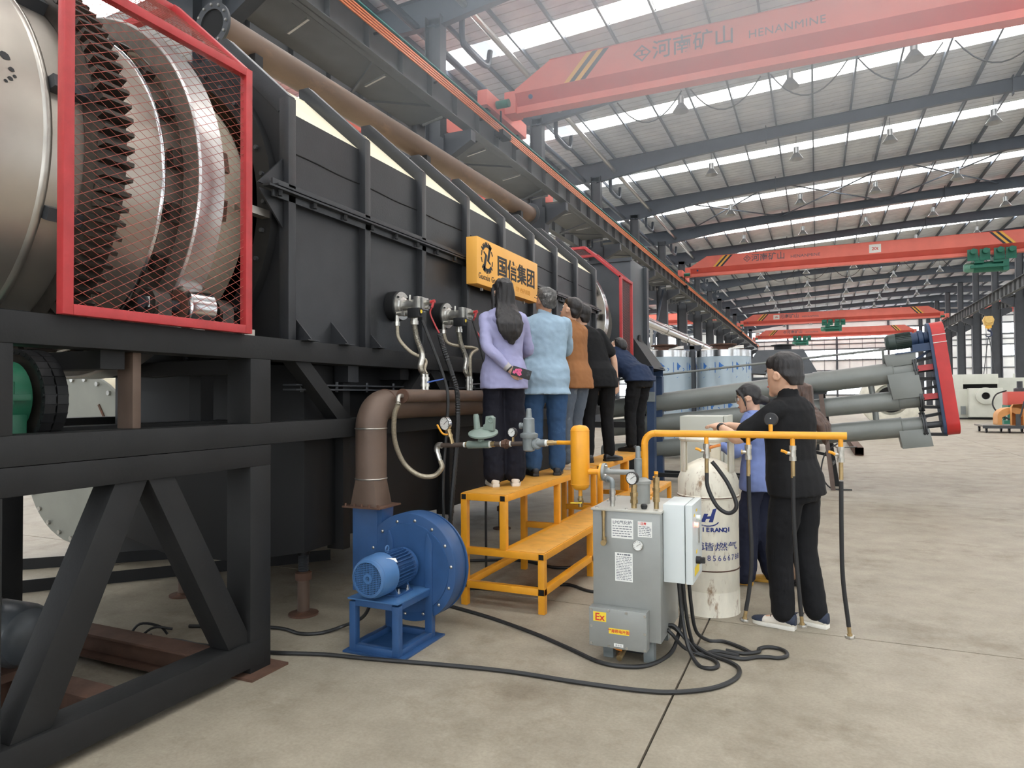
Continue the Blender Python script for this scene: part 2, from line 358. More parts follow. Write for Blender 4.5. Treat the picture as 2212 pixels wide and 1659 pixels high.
# columns
def column(x, y, s, top=None):
    top = top if top else roof_z(x)-.7
    c = MB().ibeam((x, y, .02), (x, y, 9.0), .75, .42, .02, .014, (1,0,0)).ibeam((x, y, 9.0), (x, y, top), .5, .36, .02, .012, (1,0,0))
    c.box(x-.45, x+.45, y-.3, y+.3, .0, .03)
    t = solo('steel_column', c, column_grey, 'dark grey H section steel column in the row along the hall', None, kind='structure', loc=(x, y, 0))
    for sgn in (-1, 1):                               # brackets carrying the runway beams
        bx = x+sgn*.36
        part('corbel', MB().prism([(0,0),(0,-.75),(.85*sgn,-.3),(.85*sgn,0)], (bx, y-.14, 9.05), (1,0,0), (0,0,1), (0,.28,0)), column_grey, t)
    return t
for k in KS:
    y = Y0+BAY*k
    if y > YA+1:
        column(XL, y, 1); column(XR, y, -1)
    for x in (XLL+.4, XRR-.4):
        solo('steel_column', MB().ibeam((x, y, 0), (x, y, roof_z(x)-.3), .6, .36, .02, .014, (1,0,0)), column_grey, 'dark grey H section steel column against the side wall', None, kind='structure')
# runway beams
def runway(x, face, name, label, bus=False):
    t = thing(name, label, 'crane beam', (x, YA, 9.1)); top, bot = 9.92, 9.1
    part('web', MB().box(x-.008, x+.008, YA, YB, bot, top), girder_grey, t)
    part('top_flange', MB().box(x-.2, x+.2, YA, YB, top-.02, top), girder_grey, t)
    part('bottom_flange', MB().box(x-.15, x+.15, YA, YB, bot, bot+.02), girder_grey, t)
    part('rail', MB().ext((x, YA, top+.06), (x, YB, top+.06), [(-.06,-.06),(.06,-.06),(.06,-.04),(.015,-.03),(.015,.02),(.04,.03),(.04,.06),(-.04,.06),(-.04,.03),(-.015,.02),(-.015,-.03),(-.06,-.04)]), column_grey, t)
    sm = MB().box(-.15, .15, -.006, .006, 0, top-bot-.04).mesh('stiffener', girder_grey)
    y = YA+.4
    while y < YB:
        o = bpy.data.objects.new('stiffener', sm); COL.objects.link(o); o.parent = t; o.location = (0, y-YA, .02); y += 1.3167
    if bus:
        for i in range(4):
            part('bus_bar', MB().box(x+.24+.0*i, x+.27, YA, YB, 9.53+.065*i, 9.565+.065*i), orange_bar, t)
        part('bus_cable', MB().box(x+.22, x+.27, YA, YB, 9.83, 9.86), teal, t)
        h = MB(); y = YA+1
        while y < YB: h.box(x+.0, x+.24, y-.02, y+.02, 9.62, 9.66); y += 2.6
        part('bus_bracket', h, column_grey, t, kind='stuff')
    return t
runway(-8.9, 1, 'crane_runway_beam', 'grey steel crane runway beam on the left columns with orange bus bars', True)
t2 = runway(-11.0, -1, 'crane_runway_beam', 'grey steel crane runway beam of the next bay behind the left columns')
runway(13.5, -1, 'crane_runway_beam', 'grey steel crane runway beam on the right hand columns below the hook')
runway(15.5, 1, 'crane_runway_beam', 'grey steel crane runway beam of the bay beyond the right hand columns')
# lattice between the two left beams, seen from below
lt = thing('walkway_truss', 'flat steel lattice bracing between the two left runway beams', 'truss', (-9.95, YA, 9.12))
for k in list(KS)[:-1]: part('walkway_plate', MB().box(-10.55, -9.3, Y0+BAY*k+.5, Y0+BAY*(k+1)-.5, 9.3, 9.31), girder_grey, lt)
y = YA+1; i = 0
while y < 60:
    part('lattice_bar', MB().angle((-9.07, y, 9.14), (-10.83, y+1.3*(1 if i % 2 else -1), 9.12), .06), girder_grey, lt)
    part('batten_lamp', MB().beam((-9.08, y+.5, 9.06), (-9.83, y+.75, 9.06), .05, .05), zinc, lt)
    y += 2.63; i += 1

# end wall with ribbon windows, side walls
wall_m = pm('cream_wall_sheet', (232, 232, 228), .6, 0, .05, 1)
win_m = em('bright_window_glass', (238, 246, 255), WINDOW)
BANDS = ((1.6, 3.6), (7.1, 8.7), (10.4, 11.9))
def wall(name, axis, c, a, b, sgn, label):
    """wall on a plane axis = c from a to b; sgn points into the hall"""
    wl = thing(name, label, None, (c, a, 0) if axis == 'x' else (a, c, 0), kind='structure')
    H = 15.0; n = int((b-a)/BAY)+1; st = (b-a)/n
    def bx(mb, u0, u1, z0, z1, d0, d1):
        d0, d1 = sorted((c+sgn*d0, c+sgn*d1))
        return mb.box(d0, d1, u0, u1, z0, z1) if axis == 'x' else mb.box(u0, u1, d0, d1, z0, z1)
    zs = [0]+[z for bnd in BANDS for z in bnd]+[H]
    for i in range(0, len(zs), 2):
        for j in range(n): part('wall_panel', bx(MB(), a+j*st, a+(j+1)*st, zs[i], zs[i+1], -.12, 0), wall_m, wl)
    for j in range(n):
        u0 = a+j*st; closed = (j % 5 == 2)
        for z0, z1 in BANDS:
            if closed: part('wall_panel', bx(MB(), u0, u0+st, z0, z1, -.12, 0), wall_m, wl); continue
            q_ = bx(bx(MB(), u0, u0+st, z0, z0+.06, -.08, .0), u0, u0+st, z1-.06, z1, -.08, 0)
            for q in range(6): bx(q_, u0+st*q/6-.03, u0+st*q/6+.03, z0, z1, -.08, 0)
            f = part('window', bx(q_, u0, u0+st, (z0+z1)/2-.025, (z0+z1)/2+.025, -.07, -.01), pm('window_grey', (150, 154, 158), .5), wl)
            part('pane', bx(MB(), u0, u0+st, z0+.06, z1-.06, -.06, -.04), win_m, f)
        part('wind_post', bx(MB(), u0-.15, u0+.15, 0, H-1.2, 0, .3), column_grey, wl)
    for z in (1.5, 3.7, 5.4, 7.0, 8.8, 9.6, 10.3, 12.0, 13.0):
        part('girt', bx(MB(), a, b, z-.06, z+.06, 0, .1), column_grey, wl)
    sr = MB()
    for j in range(n):
        for q in range(1, 4): bx(sr, a+j*st+st*q/4-.025, a+j*st+st*q/4+.025, 0, 12, .0, .05)
    part('sag_rods', sr, column_grey, wl, kind='stuff')
wall('wall_back', 'y', YB, XLL, XRR, -1, 'pale sheeted end wall with two bright ribbon window bands')
wall('wall_front', 'y', YA, XLL, XRR, 1, 'pale sheeted end wall at the near end of the hall')
wall('wall_left', 'x', XLL, YA, YB, 1, 'pale sheeted side wall of the left bay with ribbon windows')
wall('wall_right', 'x', XRR, YA, YB, -1, 'pale sheeted side wall of the right bay with ribbon windows')
# bare trolley wires on insulators and the column bracing of one bay
tw = thing('trolley_wires', 'three thin trolley wires on white insulators beside the left bay runway beam', 'wire', (-11.9, 20, 9.6))
for k in range(3): part('wire', MB().cyl((-11.9-.0*k, YA+1, 9.52+.16*k), (-11.9, YB-1, 9.52+.16*k), .012, 6), black2, tw)
for k in list(KS)[1:10]:
    part('insulator_arm', MB().box(-11.92, -11.2, Y0+BAY*k-.62, Y0+BAY*k-.58, 9.3, 9.95), column_grey, tw)
    for j in range(3): part('insulator', MB().lathe((-11.98, Y0+BAY*k-.6, 9.52+.16*j), (1,0,0), [(0,0),(.05,.0),(.05,.02),(.03,.03),(.05,.04),(.05,.06),(0,.07)], 12), label_white, tw)
cbz = thing('column_bracing', 'crossed steel bracing between two left columns past the furnace hood', 'bracing', (XL, 44.6, 0))
for u, v in ((Y0+BAY*3, Y0+BAY*4), (Y0+BAY*4, Y0+BAY*3)): part('brace', MB().beam((XL+(.1 if u < v else -.1), u+.2, .4), (XL+(.1 if u < v else -.1), v-.2 if v > u else v+.2, 9.0), .12, .12), rafter_grey, cbz)
# ================================================================ the drying furnace: housing, drum, frame
XF = -2.95
# --- support frame of the near end
fr = thing('support_frame', 'charcoal welded steel support frame with A braces carrying the near drum end', 'frame', (-3.9, 2.3, 0))
XB = -5.3
for x in (-2.99, XB):
    s = 1 if x == -2.99 else -1
    part('platform_beam', MB().box(x-.09, x+.09, -.9, 10.1, 1.775, 1.905), frame_black, fr, bev=.004)
    part('middle_beam', MB().box(x-.085, x+.085, -.9, 10.1, 1.284, 1.408), frame_black, fr, bev=.004)
    part('lower_beam', MB().box(x-.085, x+.085, -.9, 3.06, 1.165, 1.282), frame_black, fr, bev=.004)
    part('base_beam', MB().box(x-.075, x+.09, -.9, 3.0, .045, .185), frame_black, fr, bev=.004)
    part('post', MB().box(x-.09, x+.088, 2.9, 3.055, 0.012, 1.165), frame_black, fr, bev=.004)
    part('short_post', MB().box(x-.088, x+.088, 2.9, 3.055, 1.408, 1.775), frame_black, fr, bev=.004)
    part('short_post', MB().box(x-.12, x-.01, 2.25, 2.295, 1.408, 1.775), rust_pipe, fr, bev=.004)
    part('post', MB().box(x-.09, x+.088, 1.42, 1.625, 0.012, 1.165), frame_black, fr, bev=.004)
    part('short_post', MB().box(x-.088, x+.088, 1.43, 1.66, 1.408, 1.775), frame_black, fr, bev=.004)
    part('base_plate', MB().box(x-.16, x+.16, 2.84, 3.12, 0, .014), rust, fr)
    for q in ([(2.105,1.165),(2.27,1.165),(1.83,.185),(1.665,.185)], [(2.275,1.165),(2.42,1.165),(2.93,.185),(2.765,.185)]):
        part('diagonal_brace', MB().prism([(a, b) for a, b in q], (x-.07, 0, 0), (0,1,0), (0,0,1), (.14,0,0)), frame_black, fr, bev=.004)
for y in (3.3, 4.9, 6.5, 8.1, 9.6):                     # V braces of the long middle frame
    for dy in (0.33, -.33) if y > 3.5 else (0.33,):
        part('diagonal_brace', MB().prism([(y+.0+ (0 if dy > 0 else -.1), 1.775), (y+(.14 if dy > 0 else .04), 1.775), (y+dy*1.42+.09, 1.408), (y+dy*1.42-.06, 1.408)], (XF-.09, 0, 0), (0,1,0), (0,0,1), (.1,0,0)), frame_black, fr)
for y in (1.52, 2.14, 2.98, 4.6, 6.2, 7.8, 9.9):
    part('cross_beam', MB().box(XB, -2.99, y-.06, y+.06, 1.69, 1.775), black2, fr)
    if y > 4: part('cross_beam', MB().box(XB, -2.99, y-.06, y+.06, 1.3, 1.4), black2, fr)
part('inner_post', MB().box(-3.66, -3.56, 3.14, 3.24, 1.408, 1.7), frame_black, fr)
part('inner_rail', MB().box(-3.7, -3.5, 1.2, 3.4, 1.37, 1.408), frame_black, fr)
for (y, h) in ((1.05, .15), (1.62, .15), (2.15, .15), (2.72, .14)):
    part('floor_channel', MB().ibeam((XB, y, .11), (-3.05, y, .11), .14, .14, .012, .01), rust, fr)
part('motor_shelf', MB().box(-3.9, -3.1, .95, 1.4, .185, .21), rust, fr)
for y in (-.6,):
    part('post', MB().box(-3.07, -2.9, y, y+.16, 0, 1.165), frame_black, fr)

# --- housing
hs = thing('furnace_housing', 'long black steel furnace housing with ribbed side panels and cream chamfered top', 'furnace', (-4.1, 6.5, 1.9))
posts = [3.32, 4.10, 4.875, 5.665, 6.465, 7.275, 8.045, 8.84, 9.70]
XC = -4.1; XI = XF-.055                                  # panel plane behind the post faces
ZT, ZC = 3.36, 3.80; XT = -3.50                          # top of wall, top deck, chamfer end
def mir(x): return 2*XC-x
for i in range(len(posts)):
    y1 = posts[i]; wdt = .065
    part('rib_post', MB().box(XI-.02, XF, y1-wdt, y1, 1.905, ZT+.055), black, hs, bev=.003)
    part('roof_rib', MB().prism([(XI-.03, ZT-.03), (XF-.004, ZT+.062), (XT+.03, ZC+.09), (XT-.06, ZC+.09), (XT-.06, ZC-.01), (XT, ZC-.02)], (0, y1-wdt+.0015, 0), (1,0,0), (0,0,1), (0, wdt-.003, 0)), black, hs, bev=.003)
    part('back_rib', MB().box(mir(XF), mir(XI), y1-wdt, y1, 1.9, ZT), black, hs)
for i in range(len(posts)-1):
    ya, yb = posts[i], posts[i+1]-.065
    for z0, z1 in ((1.905, 2.80), (2.83, 3.095), (3.10, ZT-.012)):
        part('side_panel', MB().box(XI-.03, XI, ya, yb, z0, z1), black, hs)
    part('weld_seam', MB().tube([(XI+.001, ya+(yb-ya)*t/9, 3.0975+.004*math.sin(7*t+i)) for t in range(10)], .006, 6), black2, hs)
    part('roof_panel', MB().prism([(XI-.0, ZT-.015), (XT, ZC-.015), (XT, ZC-.05), (XI-.03, ZT-.04)], (0, ya, 0), (1,0,0), (0,0,1), (0, yb-ya, 0)), cream, hs)
part('top_deck', MB().box(mir(XT), XT, 3.32, 9.7, ZC-.05, ZC-.012), cream, hs)
part('back_wall', MB().box(mir(XI), mir(XI)+.03, 3.26, 9.7, 1.9, ZT).prism([(mir(XI), ZT), (mir(XT), ZC), (mir(XT), ZC-.04), (mir(XI)+.03, ZT-.04)], (0, 3.26, 0), (1,0,0), (0,0,1), (0, 6.4, 0)), black2, hs)
ZD, RD = 2.76, .93                                       # drum axis and radius
def endplate(y, t):
    n = 40; hexp = [(XI-.0, 1.9), (XI, ZT-.02), (XT, ZC-.02), (mir(XT), ZC-.02), (mir(XI), ZT-.02), (mir(XI), 1.9)]
    q = MB(); inner = [(XC+(RD+.03)*math.cos(2*PI*k/n), ZD+(RD+.03)*math.sin(2*PI*k/n)) for k in range(n)]
    def hit(a):
        best = 9; c, s_ = math.cos(a), math.sin(a)
        for j in range(6):
            (x0, z0), (x1, z1) = hexp[j], hexp[(j+1) % 6]; dx, dz = x1-x0, z1-z0; den = c*dz-s_*dx
            if abs(den) < 1e-9: continue
            tt = ((x0-XC)*dz-(z0-ZD)*dx)/den; u = ((x0-XC)*s_-(z0-ZD)*c)/den
            if tt > 0 and -1e-6 <= u <= 1+1e-6: best = min(best, tt)
        return (XC+best*c, ZD+best*s_)
    angs = sorted([2*PI*k/n for k in range(n)]+[math.atan2(z-ZD, x-XC) % (2*PI) for x, z in hexp])
    vs = []
    for a in angs: vs += [(XC+(RD+.03)*math.cos(a), y, ZD+(RD+.03)*math.sin(a)), (hit(a)[0], y, hit(a)[1])]
    m = len(angs); fs = [(2*k, 2*((k+1) % m), 2*((k+1) % m)+1, 2*k+1) for k in range(m)]
    q.add(vs, fs); q.add([(a, b+t, c) for a, b, c in vs], fs)
    return q
part('end_plate', endplate(3.262, .02), black2, hs)
part('end_plate', endplate(9.68, .02), black2, hs)
part('flange_ring', MB().lathe((XC, 3.2, ZD), (0,1,0), [(RD+.02, 0), (RD+.14, 0), (RD+.14, .06), (RD+.02, .06)], 48, closed=True), black2, hs)
part('ring_bolts', MB().bolts([(XC+(RD+.08)*math.cos(a), 3.2, ZD+(RD+.08)*math.sin(a)) for a in [2*PI*k/36 for k in range(36)]], (0,-1,0), .014, .02), steel_dark, hs, kind='stuff')
# mid rail of two bolted angles
rl = part('mid_rail', MB().box(XF-.01, XF+.045, 3.05, 9.8, 2.80, 2.813).box(XF-.01, XF+.045, 3.12, 9.8, 2.82, 2.833).box(XF-.012, XF-.0, 3.12, 9.8, 2.76, 2.87), black, hs, bev=.002)
part('rail_bolts', MB().bolts([(XF+.022, 3.16+.31*k, 2.80) for k in range(22)], (0,0,-1), .014, .035), black2, hs, kind='stuff')
part('rail_bracket', MB().prism([(3.05, 2.83), (3.25, 2.83), (3.25, 3.03)], (XI, 0, 0), (0,1,0), (0,0,1), (.012,0,0)).prism([(3.05, 2.80), (3.25, 2.80), (3.25, 2.60)], (XI, 0, 0), (0,1,0), (0,0,1), (.012,0,0)), black, hs)
part('stub_bar', MB().box(XF-.16, XF-.1, 2.98, 3.25, 2.655, 2.70), steel, hs)
for y in (3.36, 3.72, 4.10):
    part('gusset', MB().prism([(0, 0), (.15, 0), (.0, .16)], (XI, y, 1.905), (1,0,0), (0,0,1), (0,.012,0)).box(XI, XI+.16, y-.05, y+.06, 1.905, 1.912), black, hs)
# lower housing hanging below the platform
lb = thing('lower_hopper', 'matt black lower furnace casing hanging below the platform on screw jacks', 'furnace', (-4.1, 6.5, .55))
pr = [(-3.13, 1.775), (-3.13, .52), (-3.75, .40), (-4.45, .40), (-5.0, .52), (-5.0, 1.775)]
for i, (ya, yb) in enumerate(((3.60, 3.92), (4.0, 5.45), (5.53, 6.9), (6.98, 9.6))):
    off = (0, -.05, -.03, .0)[i]
    part('casing_section', MB().prism(pr, (off, ya, .02*(i % 2)), (1,0,0), (0,0,1), (0, yb-ya, 0)), black2, lb, bev=.005)
for y in (3.92, 5.45, 6.9, 9.4):
    part('casing_flange', MB().box(-3.2, -3.06, y, y+.08, .48, 1.7), black2, lb, bev=.003)
for y in (3.9, 5.1, 6.3, 8.2):
    part('mount_block', MB().box(-3.12, -3.0, y, y+.12, 1.66, 1.775), black, lb)
part('flange_strip', MB().box(-3.13, -3.02, 3.4, 9.5, 1.60, 1.61).box(-3.13, -3.02, 3.4, 9.5, 1.63, 1.64).bolts([(-3.06, 3.5+.35*k, 1.59) for k in range(17)], (0,0,1), .012, .07), steel_dark, lb)
def jack(x, y, top, lab):
    t = thing('screw_jack', lab, 'jack', (x, y, 0), group='screw jacks under the furnace')
    part('foot', MB().lathe((x,y,0), (0,0,1), [(.0,0),(.105,0),(.105,.012),(.045,.02),(.045,.03),(0,.03)], 24), rust, t)
    part('tube', MB().cyl((x,y,.02), (x,y,top*.62), .042, 16), rust_pipe, t)
    part('collar', MB().lathe((x,y,top*.5), (0,0,1), [(.042,0),(.058,.0),(.058,.05),(.042,.06)], 16), rust, t)
    part('screw', MB().lathe((x,y,top*.6), (0,0,1), [(.034+.004*(k % 2), top*.28*k/24) for k in range(25)], 14), steel_dark, t)
    part('head', MB().cyl((x,y,top*.86), (x,y,top), .046, 16), black2, t)
jack(-3.38, 3.88, .50, 'rusty screw jack with round foot left of the blue blower')
jack(-4.58, 3.88, .50, 'rusty screw jack with round foot seen between the A braces')
jack(-3.4, 7.3, .42, 'dark screw jack half hidden behind the yellow platform')

# --- rotary drum
brushed = pm('brushed_tyre_steel', (196, 192, 188), .3, .85, .12, 8, .05, 60)
dr = thing('rotary_drum', 'bare stainless rotary drum with gear ring and riding tyre behind red mesh', 'kiln', (XC, 1.5, ZD))
AX = (0,1,0)
part('drum_shell', MB().lathe((XC, 0, ZD), AX, [(0,-.9),(RD+.02,-.9),(RD+.02,1.93),(RD,1.94),(RD,2.55),(RD-.03,2.57),(RD-.03,3.0)], 72), shell_m, dr)
part('feed_cone', MB().lathe((XC, 0, ZD), AX, [(RD-.02,2.84),(RD+.05,2.86),(RD-.06,3.19),(RD-.2,3.2)], 72), pm('pale_drum_end', (196,188,168), .5, .4, .12, 3), dr)
part('weld_bead', MB().lathe((XC, 1.94, ZD), AX, [(RD+.02+.012*math.sin(PI*k/6), -.02+.04*k/6) for k in range(7)], 72), steel, dr)
part('weld_bead', MB().lathe((XC, 2.555, ZD), AX, [(RD-.01+.02*math.sin(PI*k/6), -.02+.04*k/6) for k in range(7)], 72), polished, dr)
part('plate_seam', MB().tube([(XC+(RD+.002)*math.cos(a), 1.96+.02*k, ZD+(RD+.002)*math.sin(a)) for k, a in enumerate([.30]*8)], .008, 6), steel, dr)
part('oil_spots', MB().add([p for c in ((1.78,.30,.022),(1.72,.31,.013),(1.80,.24,.012),(1.81,.21,.008),(1.79,.19,.011),(1.77,.17,.008)) for p in [(XC+(RD+.0215)*math.cos(c[1]+c[2]*math.sin(2*PI*k/10)*.9/RD), c[0]+c[2]*math.cos(2*PI*k/10)*(1+.3*math.sin(3*k)), ZD+(RD+.0215)*math.sin(c[1]+c[2]*math.sin(2*PI*k/10)*.9/RD)) for k in range(10)]], [tuple(range(10*i, 10*i+10)) for i in range(6)]), rubber, dr)
gr = part('gear_ring', MB().lathe((XC, 2.12, ZD), AX, [(RD+.005,0),(RD+.095,0),(RD+.095,.15),(RD+.005,.15)], 96, closed=True), gear_m, dr)
NT = 92
tooth = MB().add([(-.021,0,0),(.021,0,0),(.021,.15,0),(-.021,.15,0),(-.010,0,.062),(.010,0,.062),(.010,.15,.062),(-.010,.15,.062)], BF).mesh('tooth', gear_m)
for k in range(NT):
    a = 2*PI*k/NT; o = bpy.data.objects.new('tooth', tooth); COL.objects.link(o); o.parent = gr
    l = Vector((XC+(RD+.09)*math.cos(a), 2.12, ZD+(RD+.09)*math.sin(a)))-OFF[dr.name]
    o.matrix_local = Matrix.Translation(l) @ Matrix.Rotation(PI/2-a, 4, 'Y')
ty = part('riding_tyre', MB().lathe((XC, 2.655, ZD), AX, [(RD+.03,0),(RD+.145,0),(RD+.155,.01),(RD+.155,.165),(RD+.145,.175),(RD+.03,.175)], 96, closed=True), brushed, dr)
part('tyre_face', MB().lathe((XC, 2.652, ZD), AX, [(RD+.035,0),(RD+.14,0),(RD+.14,.004),(RD+.035,.004)], 96, closed=True), pm('scaled_tyre_face', (112,104,94), .5, .5, .2, 14, rgb2=(80,70,62)), dr)
for k in range(20):
    a = 2*PI*k/20+.1; c, s_ = math.cos(a), math.sin(a)
    q = MB().box(-.05, .05, 0, .06, -.02, .03).bolts([(0,0,.012)], (0,-1,0), .012, .012)
    q.xf(Matrix.Translation((XC+(RD+.0)*c, 2.59, ZD+(RD+.0)*s_)) @ Matrix.Rotation(PI/2-a, 4, 'Y'))
    part('tyre_lug', q, gear_m, dr)
for k in range(10):
    a = 2*PI*k/10+.25; q = MB().box(-.03, .03, 0, .16, -.01, .06).xf(Matrix.Translation((XC+RD*math.cos(a), 1.96, ZD+RD*math.sin(a))) @ Matrix.Rotation(PI/2-a, 4, 'Y'))
    part('gear_bracket', q, steel_dark, dr)
for (a, y) in ((.18, 2.92), (-.12, 2.90)):
    q = MB().box(-.06, .06, 0, .05, 0, .02).xf(Matrix.Translation((XC+(RD+.02)*math.cos(a), y, ZD+(RD+.02)*math.sin(a))) @ Matrix.Rotation(PI/2-a, 4, 'Y'))
    part('hinge_plate', q, rust, dr)
part('lock_wire', MB().tube(bez([(XC+(RD+.03)*math.cos(a), 2.9+.03*math.sin(5*a), ZD+(RD+.03)*math.sin(a)) for a in [.35-.12*k for k in range(9)]], 4), .004, 5), steel_dark, dr)

# trunnion roller with bearings
tr = thing('trunnion_roller', 'shiny trunnion roller between two bearing blocks under the drum tyre', 'roller', (-3.2, 2.75, 1.905))
part('roller', MB().lathe((-3.2, 2.66, 2.055), AX, [(0,0),(.10,0),(.118,.01),(.118,.17),(.10,.18),(0,.18)], 32), polished, tr)
part('roller_web', MB().lathe((-3.2, 2.655, 2.055), AX, [(0,0),(.095,0),(.095,.004),(0,.004)], 32), rust, tr)
part('shaft', MB().cyl((-3.2, 2.45, 2.055), (-3.2, 3.02, 2.055), .035, 16), steel_dark, tr)
for y, r in ((2.47, .085), (2.90, .075)):
    b = part('bearing_block', MB().lathe((-3.2, y, 2.055), AX, [(0,0),(r*.9,0),(r,.02),(r,.09),(r*.9,.1),(0,.1)], 24).box(-3.2-r, -3.2+r, y+.01, y+.09, 1.915, 2.055), gear_m, tr)
    part('base_plate', MB().box(-3.33, -3.06, y-.01, y+.11, 1.905, 1.925), steel_dark, tr)
part('bearing_label', MB().box(-3.2-.02, -3.2+.035, 2.466, 2.469, 2.03, 2.085), label_white, tr)
for y in (2.62, 2.98):
    part('stop_plate', MB().box(-3.05, -3.03, y, y+.08, 1.905, 1.955), steel, tr)

# red mesh guard cages
def cage(name, label, y0, y1, x, zt, chamf, flip=False):
    t = thing(name, label, 'guard cage', (x-.3, y0, 1.905)); a = .045; z0 = 1.907
    xc, zc = x-chamf, zt+chamf*.82
    for y in (y0, y1-a): part('post', MB().box(x-a, x, y, y+a, z0, zt), red, t, bev=.003)
    part('bottom_rail', MB().box(x-a, x, y0+a, y1-a, z0, z0+a), red, t, bev=.003)
    part('top_rail', MB().box(x-a, x, y0+a, y1-a, zt-a, zt), red, t, bev=.003)
    for y in (y0, y1-a): part('sloped_rail', MB().beam((x-.02, y+a/2, zt-.02), (xc, y+a/2, zc), a, a), red, t, bev=.003)
    part('ridge_rail', MB().box(xc-a, xc, y0, y1, zc-a/2, zc+a/2), red, t, bev=.003)
    for y in (y0, y1-a): part('roof_rail', MB().box(xc-1.1, xc-a, y, y+a, zc-a/2, zc+a/2), red, t, bev=.003)
    for yy in (y0+a/2, y1-a/2):
        if flip: part('end_rail', MB().box(x-.5, x-a, yy-a/2, yy+a/2, z0, z0+a), red, t, bev=.003)
    # diamond wire
    def wires(o, e1, e2, L1, L2, pitch, slope):
        q = MB(); o, e1, e2 = Vector(o), Vector(e1), Vector(e2)
        for sgn in (1, -1):
            n = int((L2+L1*slope)/pitch)+2
            for k in range(-1, n):
                c = k*pitch if sgn < 0 else k*pitch-L1*slope
                pts = []
                for tq in (0, L1):
                    pts.append((tq, c+(slope*tq if sgn > 0 else -slope*tq)))
                (ta, va), (tb, vb) = pts; tl = []
                if abs(vb-va) < 1e-9: continue
                f0, f1 = sorted(((0-va)/(vb-va), (L2-va)/(vb-va))); f0, f1 = max(0, f0), min(1, f1)
                if f1-f0 < .01: continue
                p = o+e1*(L1*f0)+e2*(va+(vb-va)*f0); r_ = o+e1*(L1*f1)+e2*(va+(vb-va)*f1)
                nn = e1.cross(e2)*.0015*sgn; q.cyl(p+nn, r_+nn, .0013, 4, cap=False)
        return q
    red_wire = pm('red_wire', (160, 78, 66), .5)
    part('wire_mesh', wires((x-a/2, y0+a, z0+a), (0,1,0), (0,0,1), y1-y0-2*a, zt-z0-2*a, .043, .56), red_wire, t, kind='stuff')
    sl = V(xc-x, 0, zc-zt); part('wire_mesh', wires((x-a/2, y0+a, zt), (0,1,0), sl.normalized(), y1-y0-2*a, sl.length, .043, .56), red_wire, t, kind='stuff')
    part('wire_mesh', wires((xc-1.1, y0+a, zc), (0,1,0), (1,0,0), y1-y0-2*a, 1.1, .05, .56), red_wire, t, kind='stuff')
    if flip: part('wire_mesh', wires((x-.5, y0+a/2, z0+a), (1,0,0), (0,0,1), .5-a, zt-z0-a, .043, .56), red_wire, t, kind='stuff')
cage('guard_cage', 'red framed wire mesh guard cage around the near gear ring', 1.82, 2.86, -2.85, 3.375, .58)
cage('guard_cage', 'small red mesh guard cage at the far end of the furnace', 10.75, 11.48, -2.85, 3.50, .62)

# far end: drum, hood, chute
d2 = thing('discharge_drum', 'stainless discharge end of the drum between the housing and the tall hood', 'kiln', (XC, 9.75, ZD))
part('drum_shell', MB().lathe((XC, 0, ZD+.06), AX, [(RD-.03,9.69),(RD-.03,9.95),(RD+.03,9.97),(RD+.03,10.0),(RD-.02,10.05),(RD-.02,10.9),(RD-.1,11.0),(RD-.1,11.65)], 64), shell_m, d2)
part('riding_tyre', MB().lathe((XC, 10.45, ZD+.06), AX, [(RD,0),(RD+.13,0),(RD+.14,.01),(RD+.14,.17),(RD+.13,.18),(RD,.18)], 64, closed=True), polished, d2)
part('cone_cover', MB().lathe((XC, 10.7, ZD+.06), AX, [(RD+.02,0),(RD-.25,.45),(RD-.28,.45)], 64), pm('scaled_plate', (150,144,134), .55, .5, .25, 9, rgb2=(104,96,90)), d2)
for k in range(14):
    a = 2*PI*k/14; part('drum_lug', MB().box(-.05, .05, 0, .12, -.01, .05).xf(Matrix.Translation((XC+RD*math.cos(a), 10.2, ZD+.06+RD*math.sin(a))) @ Matrix.Rotation(PI/2-a, 4, 'Y')), gear_m, d2)
hd = thing('discharge_hood', 'tall dark steel discharge hood box behind the far red cage', 'hood', (-4.1, 12.2, 1.9))
hood_m = pm('dark_bluish_plate', (66, 70, 74), .42, .2, .15, 2.5, .03, 30)
part('hood_box', MB().box(-5.3, -2.93, 11.65, 12.75, 1.9, 3.95), hood_m, hd, bev=.006)
part('hood_flange', MB().box(-2.93, -2.87, 12.62, 12.78, 1.9, 3.95).box(-5.3, -2.9, 11.62, 11.66, 3.9, 3.96), hood_m, hd)
part('lifting_lug', MB().torus((-3.02, 12.5, 4.0), (1,0,0), .05, .018, 16, 6), gear_m, hd)
part('chute', MB().add([(-3.6,11.8,2.6),(-2.95,11.8,2.6),(-2.95,12.6,2.6),(-3.6,12.6,2.6),(-2.9,11.7,1.95),(-2.55,11.7,2.02),(-2.55,12.7,2.02),(-2.9,12.7,1.95)], BF), black2, hd)
part('chute_rib', MB().prism([(0,0),(.5,0),(.3,.35),(.2,.35)], (-2.92, 11.95, 2.3), (0,1,0), (0,0,1), (.02,0,0)), black2, hd)
part('hood_leg', MB().box(-3.0, -2.9, 11.7, 11.8, 0, 1.9).box(-5.3, -5.2, 11.7, 11.8, 0, 1.9).box(-3.0, -2.9, 12.6, 12.7, 0, 1.9).box(-5.3, -5.2, 12.6, 12.7, 0, 1.9).box(-5.3, -2.9, 11.7, 11.8, 1.0, 1.1).box(-3.0, -2.9, 11.7, 12.7, 1.0, 1.1), black2, hd)
bk = thing('blue_bracket_stand', 'dark blue steel bracket stand beside the discharge hood', 'stand', (-2.6, 12.2, 0))
blue_dk = pm('navy_steel_paint', (42, 62, 92), .5, 0, .1, 4)
part('top_channel', MB().chan((-2.85, 11.7, 1.98), (-2.56, 11.7, 1.98), .16, .2), blue_dk, bk)
